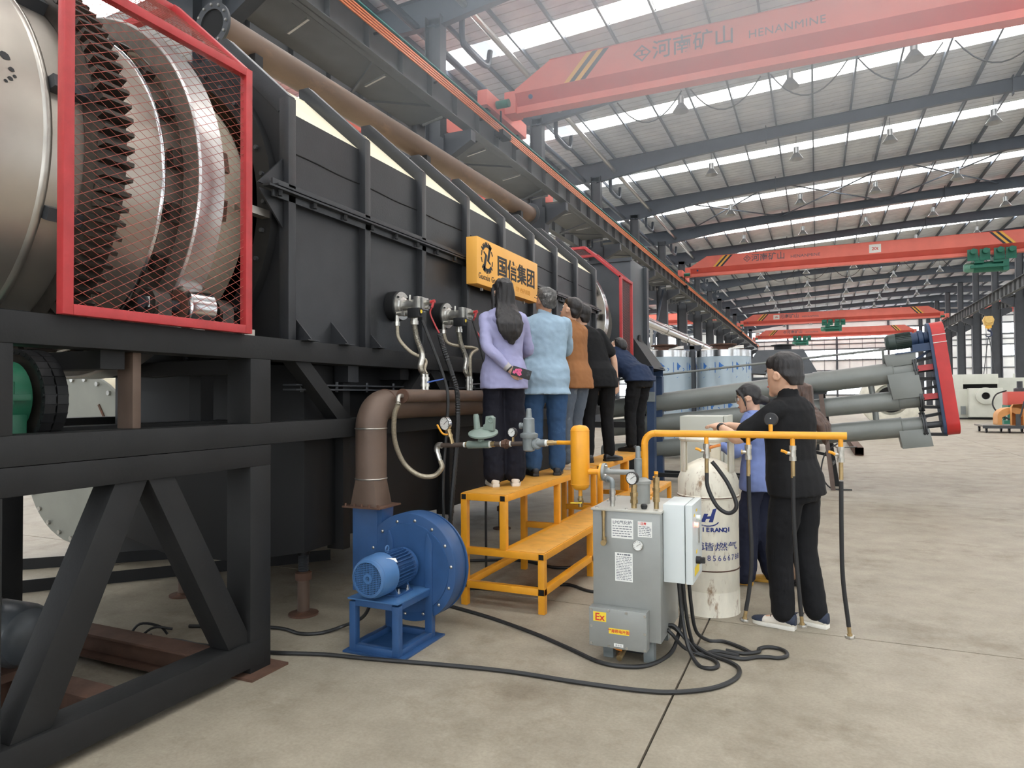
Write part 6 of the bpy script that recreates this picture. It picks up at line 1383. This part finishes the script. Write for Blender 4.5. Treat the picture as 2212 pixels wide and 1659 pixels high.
    for i, sd in enumerate((-1, 1)):
        hip = V(sd*.088*wide, back*.9, .90)*s; fx, fyy = feet[i]; F = V(fx, fyy, .085)*s+V(0,0,toetip[i])
        K, F2 = ik(hip, F, .411*s, .408*s, (sd*.12, 3, .5)); knees.append((hip, K, F))
        limb(body, [hip, hip.lerp(K, .5), K, K.lerp(F, .45), F], [.078*s, .070*s, .050*s, .050*s, .034*s])
        a = toe[i]; fd = V(-math.sin(a), math.cos(a), 0); limb(body, [F+V(0,0,-.03*s), F+fd*.10*s+V(0,0,-.05*s)], [.034*s, .028*s])
    remesh(body, 'body', .0085*s, 3, skinm, t, dec=.6)
    # trousers
    tr_ = MB(); loft(tr_, [R(h, a+(.004 if lean < .8 else .012), f+(.004 if lean < .8 else .012), b+(.006 if lean < .8 else .016)) for h, a, f, b in (prof[:3] if lean < .8 else prof[:5])])
    for i, (hip, K, F) in enumerate(knees):
        w_ = leg_w; e = F+V(0,0,.015*s)
        limb(tr_, [hip-V(0,0,.03), hip.lerp(K, .5), K, K.lerp(F, .5), e], [.09*s*wide, .086*s*wide, .068*s*w_, .064*s*w_, .060*s*w_])
    remesh(tr_, 'trousers', .011*s, 3, bottom, t, wr*.7, (12, 12, 16), 3.1)
    # top
    if top is not None:
        off = .016 if untuck == 1.0 else .03
        hs_ = [p for p in prof if p[0] > top_hem+.03]
        first = prof[0] if top_hem < .9 else prof[1]
        rows = [(top_hem, .185+off*untuck*.8, .13+off, .148+off)]+[(h, a+off+(.012 if h < 1.0 else 0), f+off+(.012 if h < 1.0 else 0), b+off+(.012 if h < 1.0 else 0)) for h, a, f, b in hs_]
        loft(tops, [R(*r_) for r_ in rows])
        for S, E_, T, fd in arm_pts:
            q = [S-X*(.03*s*(1 if S.x > 0 else -1)), S, S.lerp(E_, .5), E_]; r0 = [.07*s, .066*s, .060*s, .054*s] if not female else [.060*s, .058*s, .053*s, .05*s]
            if sleeve > .6: q += [E_.lerp(T, .5), E_.lerp(T, sleeve)]; r0 += [.048*s, .038*s]
            else: q = [S-X*(.03*s*(1 if S.x > 0 else -1)), S, S.lerp(E_, .45), S.lerp(E_, sleeve*1.5)]; r0 = [.075*s, .071*s, .068*s, .068*s]
            limb(tops, q, r0)
        if collar:
            limb(tops, [nk-nu*.02*s, nk+nu*.035*s], [.068*s, .066*s])
        remesh(tops, 'shirt' if collar else 'jacket', .0095*s, 3, top, t, wr*.75, (10, 10, 13), 7.7)
    # shoes
    for i, (hip, K, F) in enumerate(knees):
        a = toe[i]; fd = V(-math.sin(a), math.cos(a), 0); ld = V(math.cos(a), math.sin(a), 0); b0 = V(F.x, F.y, F.z-.085*s)
        sm_ = MB(); loft(sm_, [(b0+fd*y*s+V(0,0,z*s), ld, V(0,0,1), w_*s, f*s, b_*s) for y, z, w_, f, b_ in ((-.075,.04,.02,.02,.03),(-.06,.045,.034,.04,.03),(-.02,.05,.038,.045,.035),(.03,.045,.04,.04,.032),(.09,.036,.045,.026,.026),(.15,.032,.044,.018,.022),(.185,.03,.03,.012,.018),(.197,.028,.012,.006,.01))], 18)
        sm_.sphere(b0+V(0,0,.07*s), .036*s, 12)
        so = remesh(sm_, 'shoe', .008, 3, shoe, t)
        out = [(x*s, y*s) for x, y in ((-.028,-.075),(.028,-.075),(.04,-.03),(.039,.03),(.047,.10),(.044,.15),(.03,.185),(.0,.20),(-.03,.185),(-.044,.15),(-.046,.10),(-.036,.03),(-.038,-.03))]
        so2 = MB().prism(out, b0+V(0,0,.0), ld, fd, V(0,0,.026*s))
        part('sole', so2, sole or shoe, so, local=True, bev=.004)
    # face details and hair
    s = sB*hk
    for sd in (-1, 1):
        e = MB().sphere(Hp(sd*.033,.0815,.115), .0115*s, 12); part('eye', e, eye_white, t, local=True)
        part('iris', MB().sphere(Hp(sd*.033,.0895,.115), .0052*s, 10), iris, t, local=True)
        part('eyebrow', MB().tube([Hp(sd*.016,.094,.136),Hp(sd*.034,.094,.142),Hp(sd*.054,.082,.137)], .0035*s, 6), hairm, t, local=True)
    part('lips', MB().sphere(Hp(0,.1005,.050), .011*s, 12, 1.9, .55, .6), lip_m, t, local=True)
    if hair:
        hm_ = MB()
        if hair != 'bun': pass
        o = .012
        cap = [(.085,.070,-.03,.100),(.11,.076,.02,.108),(.145,.079,.088,.112),(.178,.078,.092,.108),(.206,.068,.070,.09),(.226,.048,.038,.058),(.238,.022,.014,.024)]
        if hair == 'short': cap = [(.06,.050,-.05,.098)]+cap
        if hair == 'crop': cap = [(.05,.048,-.055,.094),(.10,.0735,-.012,.103),(.135,.0755,.04,.106),(.155,.078,.094,.108),(.185,.077,.088,.105),(.212,.067,.066,.088),(.232,.047,.036,.056),(.243,.022,.014,.024)]
        rings = []
        for z, a, f, b in cap:
            cy_ = (f-b)/2 if f < 0 else 0
            if f < .03: rings.append((Hp(0, (f-b)/2, z), hx, hyv, a*s*hw*1.03, (f+b)/2*s, (f+b)/2*s))
            else: rings.append((Hp(0, 0, z), hx, hyv, a*s*hw*1.03, f*s, b*s))
        loft(hm_, rings, 24)
        if hair in ('long', 'longb'):
            loft(hm_, [(Hp(0,-.075,.20), hx, hyv, .05*s, .05*s, .035*s), (Hp(0,-.07,.12), hx, hyv, .078*s, .05*s, .045*s), (Hp(0,-.075,.03), hx, hyv, .085*s, .035*s, .045*s), (Hp(0,-.15,-.06), hx, hyv, .108*s, .06*s, .05*s), (Hp(-.0,-.21,-.13), hx, hyv, .118*s, .055*s, .04*s), (Hp(.0,-.225,-.19), hx, hyv, .10*s, .045*s, .028*s), (Hp(.005,-.225,-.235), hx, hyv, .078*s, .03*s, .02*s), (Hp(.01,-.22,-.275), hx, hyv, .04*s, .014*s, .012*s), (Hp(.02,-.22,-.30), hx, hyv, .012*s, .006*s, .006*s)], 20)
            for sd in (-1, 1): limb(hm_, [Hp(sd*.06,.05,.17), Hp(sd*.08,.0,.10), Hp(sd*.085,-.03,0), Hp(sd*.10,-.05,-.12), Hp(sd*.095,-.06,-.22)], [.02*s,.02*s,.024*s,.02*s,.008*s])
        if hair == 'bun':
            hm_.sphere(Hp(0,-.125,.055), .042*s, 12, 1.15, 1, .95); hm_.sphere(Hp(.0,-.10,.07), .045*s, 12)
            loft(hm_, [(Hp(0,-.05,.04), hx, hyv, .055*s, .02*s, .05*s), (Hp(0,-.045,.10), hx, hyv, .074*s, .05*s, .06*s)], 18)
            for sd in (-1, 1): limb(hm_, [Hp(sd*.05,.075,.19), Hp(sd*.074,.045,.14), Hp(sd*.078,.03,.08), Hp(sd*.074,.03,.02), Hp(sd*.07,.03,-.015)], [.014*s,.012*s,.009*s,.006*s,.003*s])
        if hair == 'crop' or hair == 'short':
            loft(hm_, [(Hp(0,.045,.175), hx, hyv, .072*s, .05*s, .03*s), (Hp(0,.05,.20), hx, hyv, .066*s, .035*s, .03*s), (Hp(.0,.05,.222), hx, hyv, .04*s, .02*s, .03*s)], 18)
        remesh(hm_, 'hair', .0075, 2, hairm, t, .008 if hair.startswith('long') else .0035, (34, 34, 4), 1.3)
    s = sB
    if extra: extra(t, Hp, s, arm_pts, hx, hyv, hz, R, spine, nk, nu)
    return t

zb = .836
white_shoe = pm('cream_shoe', (222, 214, 200), .55, 0, .04, 20); black_shoe = pm('black_shoe', (32, 32, 34), .4, 0, .1, 20); navy_shoe = pm('navy_shoe_panel', (34, 44, 64), .6, 0, .2, 60)
lilac = cloth('lilac_nylon', (156, 155, 188)); skyb = cloth('pale_blue_cotton', (150, 172, 188)); navy = cloth('navy_nylon', (34, 46, 70)); caramel = cloth('caramel_pique', (148, 100, 62)); blackc = cloth('black_pique', (22, 22, 23)); peri = cloth('periwinkle_nylon', (122, 138, 188)); beige = cloth('beige_wool', (176, 156, 136))
navy_tr = cloth('dark_navy_trousers', (24, 24, 33)); black_tr = cloth('black_trousers', (21, 21, 23)); jeans = cloth('blue_denim', (52, 80, 114), rgb2=(74, 102, 136), thr=.58); grey_jeans = cloth('washed_grey_denim', (90, 98, 108), rgb2=(126, 130, 134), thr=.57); navy_w = cloth('navy_wide_trousers', (34, 38, 56)); tan_tr = cloth('tan_trousers', (140, 116, 98))

def ring_band(mb, T, fd, r, w_=.012):
    return mb.lathe(T-fd*.0, fd, [(r*.92,-w_),(r,-w_),(r,w_),(r*.92,w_)], 20, closed=True)
def ex_lilac(t, Hp, s, ap, hx, hyv, hz, R, spine, nk, nu):
    S, E_, T, fd = ap[0]
    part('cuff', MB().tube([E_.lerp(T, .78), E_.lerp(T, .97)], .034*s, 18), cloth('grey_knit_cuff', (176, 170, 166)), t, local=True)
    part('wrist_band', ring_band(MB(), T-fd*.006, fd, .031*s, .011), rubber, t, local=True)
    q = MB(); loft(q, [R(1.40,.12,.02,.13), R(1.36,.12,.0,.165), R(1.31,.085,-.05,.17), R(1.26,.03,-.10,.16)], 18); 
    remesh(q, 'hood', .01, 3, lilac, t, .004)
lila = person('person', 'woman with long black hair in a lilac hooded jacket, standing first on the platform', (-2.29, 4.97, zb), math.radians(30), 1.67, lean=.05, head=(.25, -.15, 0), female=True,
       arms=({'to': (.03, -.175, .955), 'hint': (-.6, -.35, 1.12), 'curl': .9, 'dir': (.9, -.1, -.28), 'nrm': (.25, -1, .0)}, {'to': (.15, .38, 1.1)}), feet=((-.085, 0), (.095, .03)), toe=(.15, -.1),
       top=lilac, top_hem=.80, sleeve=.80, bottom=navy_tr, leg_w=1.45, shoe=white_shoe, hair='long', wr=.009, extra=ex_lilac)
def to_world(t, p): return t.matrix_basis @ Vector(p)
bpy.context.view_layer.update()
M_ = Matrix.Translation(lila.location) @ Matrix.Rotation(lila.rotation_euler.z, 4, 'Z')
s_ = 1.67/1.72
ph = thing('mobile_phone', 'mobile phone in a black case printed with pink flowers, held behind the lilac jacket', 'phone', M_ @ V(.12*s_, -.215*s_, .925*s_))
pm4 = Matrix.Rotation(lila.rotation_euler.z, 4, 'Z') @ Matrix.Rotation(.30, 4, 'Y')
part('phone_case', MB().box(-.076, .076, -.005, .005, -.037, .037).xf(pm4), rubber, ph, local=True, bev=.004)
fm = pm('pink_print', (228, 92, 140), .5, 0, .2, 40)
for (x, z_, r) in ((-.035, .004, .022), (-.012, -.012, .018), (-.015, .016, .015), (-.055, -.01, .014)):
    q = MB()
    for k in range(5): a = 2*PI*k/5; q.cyl((x+r*.55*math.cos(a), -.0052, z_+r*.55*math.sin(a)), (x+r*.55*math.cos(a), -.0062, z_+r*.55*math.sin(a)), r*.42, 10)
    part('flower_print', q.xf(pm4), fm, ph, local=True, kind='stuff')
for (x, z_) in ((.05, .018), (.05, -.004), (.064, .007)): part('camera_lens', MB().cyl((x, -.005, z_), (x, -.0075, z_), .008, 14).xf(pm4), steel_dark, ph, local=True)

def ex_yoke(t, Hp, s, ap, hx, hyv, hz, R, spine, nk, nu):
    part('glasses_temple', MB().tube([Hp(-.078, -.01, .118), Hp(-.08, .05, .12), Hp(-.07, .085, .12)], .0022*s, 6), rubber, t, local=True)
person('person', 'grey haired man in a pale blue shirt and blue jeans seen from behind', (-2.245, 5.77, zb), math.radians(27), 1.71, lean=.10, wide=1.17, belly=.12, head=(.55, -.35, 0), skinm=skin2,
       arms=({'to': (-.12, .42, 1.12), 'hint': (-.6, -.1, 1.0)}, {'to': (.10, .42, 1.10), 'hint': (.7, -.15, .98)}), feet=((-.11, .0), (.11, .05)), toe=(.2, -.2),
       top=skyb, top_hem=.74, sleeve=.97, bottom=jeans, leg_w=1.3, shoe=black_shoe, hair='short', hairm=hair_grey, collar=True, wr=.009, extra=ex_yoke)
person('person', 'man with short black hair in a caramel polo shirt and grey jeans, head bent', (-2.19, 6.40, zb), math.radians(70), 1.70, lean=.14, lean_side=.0, wide=1.10, belly=.12, head=(.15, -.45, 0), skinm=skin,
       arms=({'to': (-.14, .27, 1.13), 'hint': (-.45, -.7, .95)}, {'to': (.06, .33, 1.13), 'hint': (.6, -.3, .95)}), feet=((-.10, .0), (.10, .05)), toe=(.2, -.2),
       top=caramel, top_hem=.80, sleeve=.5, bottom=grey_jeans, leg_w=1.1, shoe=white_shoe, hair='crop', collar=True, wr=.006)
def ex_watch(t, Hp, s, ap, hx, hyv, hz, R, spine, nk, nu):
    S, E_, T, fd = ap[1]
    w_ = part('wrist_watch', ring_band(MB(), T-fd*.02, fd, .032*s, .011), rubber, t, local=True)
    part('watch_face', MB().box(.028, .040, -.018, .018, -.02, .02).xf(Matrix.Translation(T-fd*.02)), rubber, w_, local=True, bev=.004)
person('person', 'man in black T shirt and black trousers with a wrist watch, beside the caramel polo', (-2.17, 7.18, zb), math.radians(38), 1.74, lean=.26, lean_side=-.30, wide=1.03, head=(.5, -.3, 0), skinm=skin,
       arms=({'to': (-.25, .40, 1.0)}, {'to': (.235, .08, .875), 'hint': (.9, -.2, .9), 'curl': .35, 'nrm': (.6, -.9, 0)}), feet=((-.13, -.02), (.14, .06)), toe=(.1, -1.15),
       top=blackc, top_hem=.80, sleeve=.5, bottom=black_tr, leg_w=1.05, shoe=black_shoe, hair='crop', wr=.005, extra=ex_watch)
def ex_hood(t, Hp, s, ap, hx, hyv, hz, R, spine, nk, nu):
    q = MB(); loft(q, [R(1.50,.09,.07,.09), R(1.46,.12,.05,.14), R(1.40,.125,.0,.165), R(1.34,.09,-.06,.155)], 18)
    remesh(q, 'hood', .01, 3, navy, t, .005)
person('person', 'man in a navy hooded jacket bent deep forward at the far end of the platform', (-2.16, 8.72, zb), math.radians(66), 1.77, lean=1.12, wide=1.06, head=(.1, -.9, 0), skinm=skin,
       arms=({'to': (-.12, .62, .78), 'hint': (-.3, .2, .5)}, {'to': (.12, .62, .80), 'hint': (.4, .2, .6)}), feet=((-.09, -.02), (.10, .0)), toe=(.1, -.1),
       top=navy, top_hem=.88, sleeve=.97, bottom=black_tr, leg_w=1.1, shoe=black_shoe, hair='crop', wr=.009, extra=ex_hood, untuck=1.4)
# visitors by the cylinder
def ex_sneaker(t, Hp, s, ap, hx, hyv, hz, R, spine, nk, nu):
    S, E_, T, fd = ap[0]
    part('wrist_watch', ring_band(MB(), T-fd*.012, fd, .031*s, .013), rubber, t, local=True)
    for o in [c for c in t.children if c.name.startswith('shoe')]:
        b = o.data; 
def sneaker_bits(t, F, a, s):
    fd = V(-math.sin(a), math.cos(a), 0); ld = V(math.cos(a), math.sin(a), 0)
    q = MB(); loft(q, [(F+fd*y*s+V(0,0,z*s), ld, V(0,0,1), w_*s, f*s, b_*s) for y, z, w_, f, b_ in ((.12,.034,.048,.024,.012),(.16,.032,.046,.019,.012),(.19,.03,.030,.013,.01),(.2,.03,.012,.006,.006))], 16)
    part('toe_cap', q, navy_shoe, t, local=True)
    q = MB(); loft(q, [(F+fd*y*s+V(0,0,z*s), ld, V(0,0,1), w_*s, f*s, b_*s) for y, z, w_, f, b_ in ((-.078,.05,.022,.05,.02),(-.06,.05,.037,.05,.024),(-.03,.055,.041,.045,.02),(.0,.062,.042,.04,.012))], 16)
    part('heel_panel', q, navy_shoe, t, local=True)
    for k in range(5): y = .03+.02*k; part('shoe_lace', MB().tube([F+fd*y*s-ld*.026*s+V(0,0,(.083-.011*k)*s), F+fd*(y+.008)*s+V(0,0,(.094-.013*k)*s), F+fd*(y+.004)*s+ld*.026*s+V(0,0,(.083-.011*k)*s)], .004*s, 6), rubber, t, local=True)
mn = person('person', 'stout man in a black polo shirt leaning on the gas cylinder with both hands', (-.145, 5.02, 0), math.radians(64), 1.80, lean=.10, wide=1.16, belly=.32, head=(-.12, .04, 0), skinm=skin,
       arms=({'to': (-.17, .43, 1.265), 'hint': (-.7, .05, .85), 'curl': .35, 'dir': (.35, .9, .12), 'nrm': (-.1, .1, 1)}, {'to': (-.06, .44, 1.275), 'hint': (.6, -.1, .9), 'dir': (-.6, .75, .05), 'nrm': (0, .1, 1)}), feet=((-.13, .02), (.06, -.10)), toe=(.18, .05),
       top=blackc, top_hem=.84, sleeve=.52, bottom=black_tr, leg_w=1.22, shoe=white_shoe, sole=pm('white_sole', (226,222,212), .5), hair='crop', collar=True, wr=.005, extra=ex_sneaker, hk=1.18)
sn = 1.80/1.72
sneaker_bits(mn, V(-.13*sn, .02*sn, 0), .18, sn); sneaker_bits(mn, V(.06*sn, -.10*sn, 0), .05, sn)
def ex_glasses(t, Hp, s, ap, hx, hyv, hz, R, spine, nk, nu):
    gl = MB()
    for sd in (-1, 1):
        gl.torus(Hp(sd*.034, .103, .113), hyv, .022*s, .0014*s, 20, 6, ref=hz)
        gl.tube([Hp(sd*.056, .10, .116), Hp(sd*.078, .06, .118), Hp(sd*.08, -.01, .115)], .0013*s, 5)
    gl.tube([Hp(-.012,.105,.116), Hp(.012,.105,.116)], .0013*s, 5)
    part('glasses', gl, zinc, t, local=True)
    q = MB(); loft(q, [R(1.48,.095,.065,.09), R(1.45,.125,.05,.14), R(1.39,.12,.0,.165), R(1.33,.08,-.05,.155)], 18)
    remesh(q, 'hood', .01, 3, peri, t, .004)
wm = person('person', 'woman with glasses and hair bun in a periwinkle jacket, looking up at the furnace', (-.46, 6.0, 0), math.radians(84), 1.655, lean=.04, head=(.05, .22, 0), female=True, skinm=skin, wide=1.02,
       arms=({'to': (-.06, .30, 1.18), 'hint': (-.6, -.2, .95)}, {'to': (.06, .3, 1.2), 'hint': (.6, -.2, .95)}), feet=((-.10, .10), (.08, -.12)), toe=(.1, .0),
       top=peri, top_hem=.80, sleeve=.9, bottom=navy_w, leg_w=1.75, shoe=pm('yellow_shoe', (198, 150, 60), .6), hair='bun', wr=.008, extra=ex_glasses)
person('person', 'woman with long brown hair in a beige jacket, almost hidden behind the black polo', (-.15, 6.1, 0), math.radians(55), 1.66, lean_side=.10, head=(.2, 0, 0), female=True,
       arms=({'to': (-.1, .3, 1.0)}, {'to': (.1, .3, 1.0)}), feet=((-.06,0),(.07,0)), top=beige, top_hem=.78, sleeve=.95, bottom=tan_tr, leg_w=1.1, shoe=black_shoe, hair='longb', hairm=hair_brown, wr=.006)
# volume added for the lens flare veil before the first crane, thinning outwards
hz_m = bpy.data.materials.new('veil_haze'); hz_m.use_nodes = True
nt = hz_m.node_tree; nt.nodes.remove(nt.nodes['Principled BSDF'])
vs_ = nt.nodes.new('ShaderNodeVolumeScatter'); vs_.inputs['Color'].default_value = (.84, .92, 1, 1); vs_.inputs['Anisotropy'].default_value = .1
tc = nt.nodes.new('ShaderNodeTexCoord'); mp = nt.nodes.new('ShaderNodeMapping'); mp.inputs['Scale'].default_value = (1/9.5, 1/6.5, 1/5.2)
gd = nt.nodes.new('ShaderNodeTexGradient'); gd.gradient_type = 'QUADRATIC_SPHERE'
mu = nt.nodes.new('ShaderNodeMath'); mu.operation = 'MULTIPLY'; mu.inputs[1].default_value = 0.28
nt.links.new(tc.outputs['Object'], mp.inputs[0]); nt.links.new(mp.outputs[0], gd.inputs[0]); nt.links.new(gd.outputs['Fac'], mu.inputs[0]); nt.links.new(mu.outputs[0], vs_.inputs['Density'])
nt.links.new(vs_.outputs[0], nt.nodes['Material Output'].inputs['Volume'])
solo('veil_haze', MB().box(-10.8, 8.0, 6.0, 19.0, 4.6, 13.3), hz_m, 'thin bluish haze added for the lens flare veil before the nearest crane', 'haze', kind='stuff', loc=(-1.4, 12.5, 9.2))
# lettering becomes plain mesh
bpy.context.view_layer.update()
dg = bpy.context.evaluated_depsgraph_get()
for o in [o for o in SC.objects if o.type == 'FONT']:
    me = bpy.data.meshes.new_from_object(o.evaluated_get(dg)); nm = o.name
    n = bpy.data.objects.new(nm, me); COL.objects.link(n); n.parent = o.parent; n.matrix_local = o.matrix_local
    for k in o.keys(): n[k] = o[k]
    bpy.data.objects.remove(o); n.name = nm
bpy.context.view_layer.update()
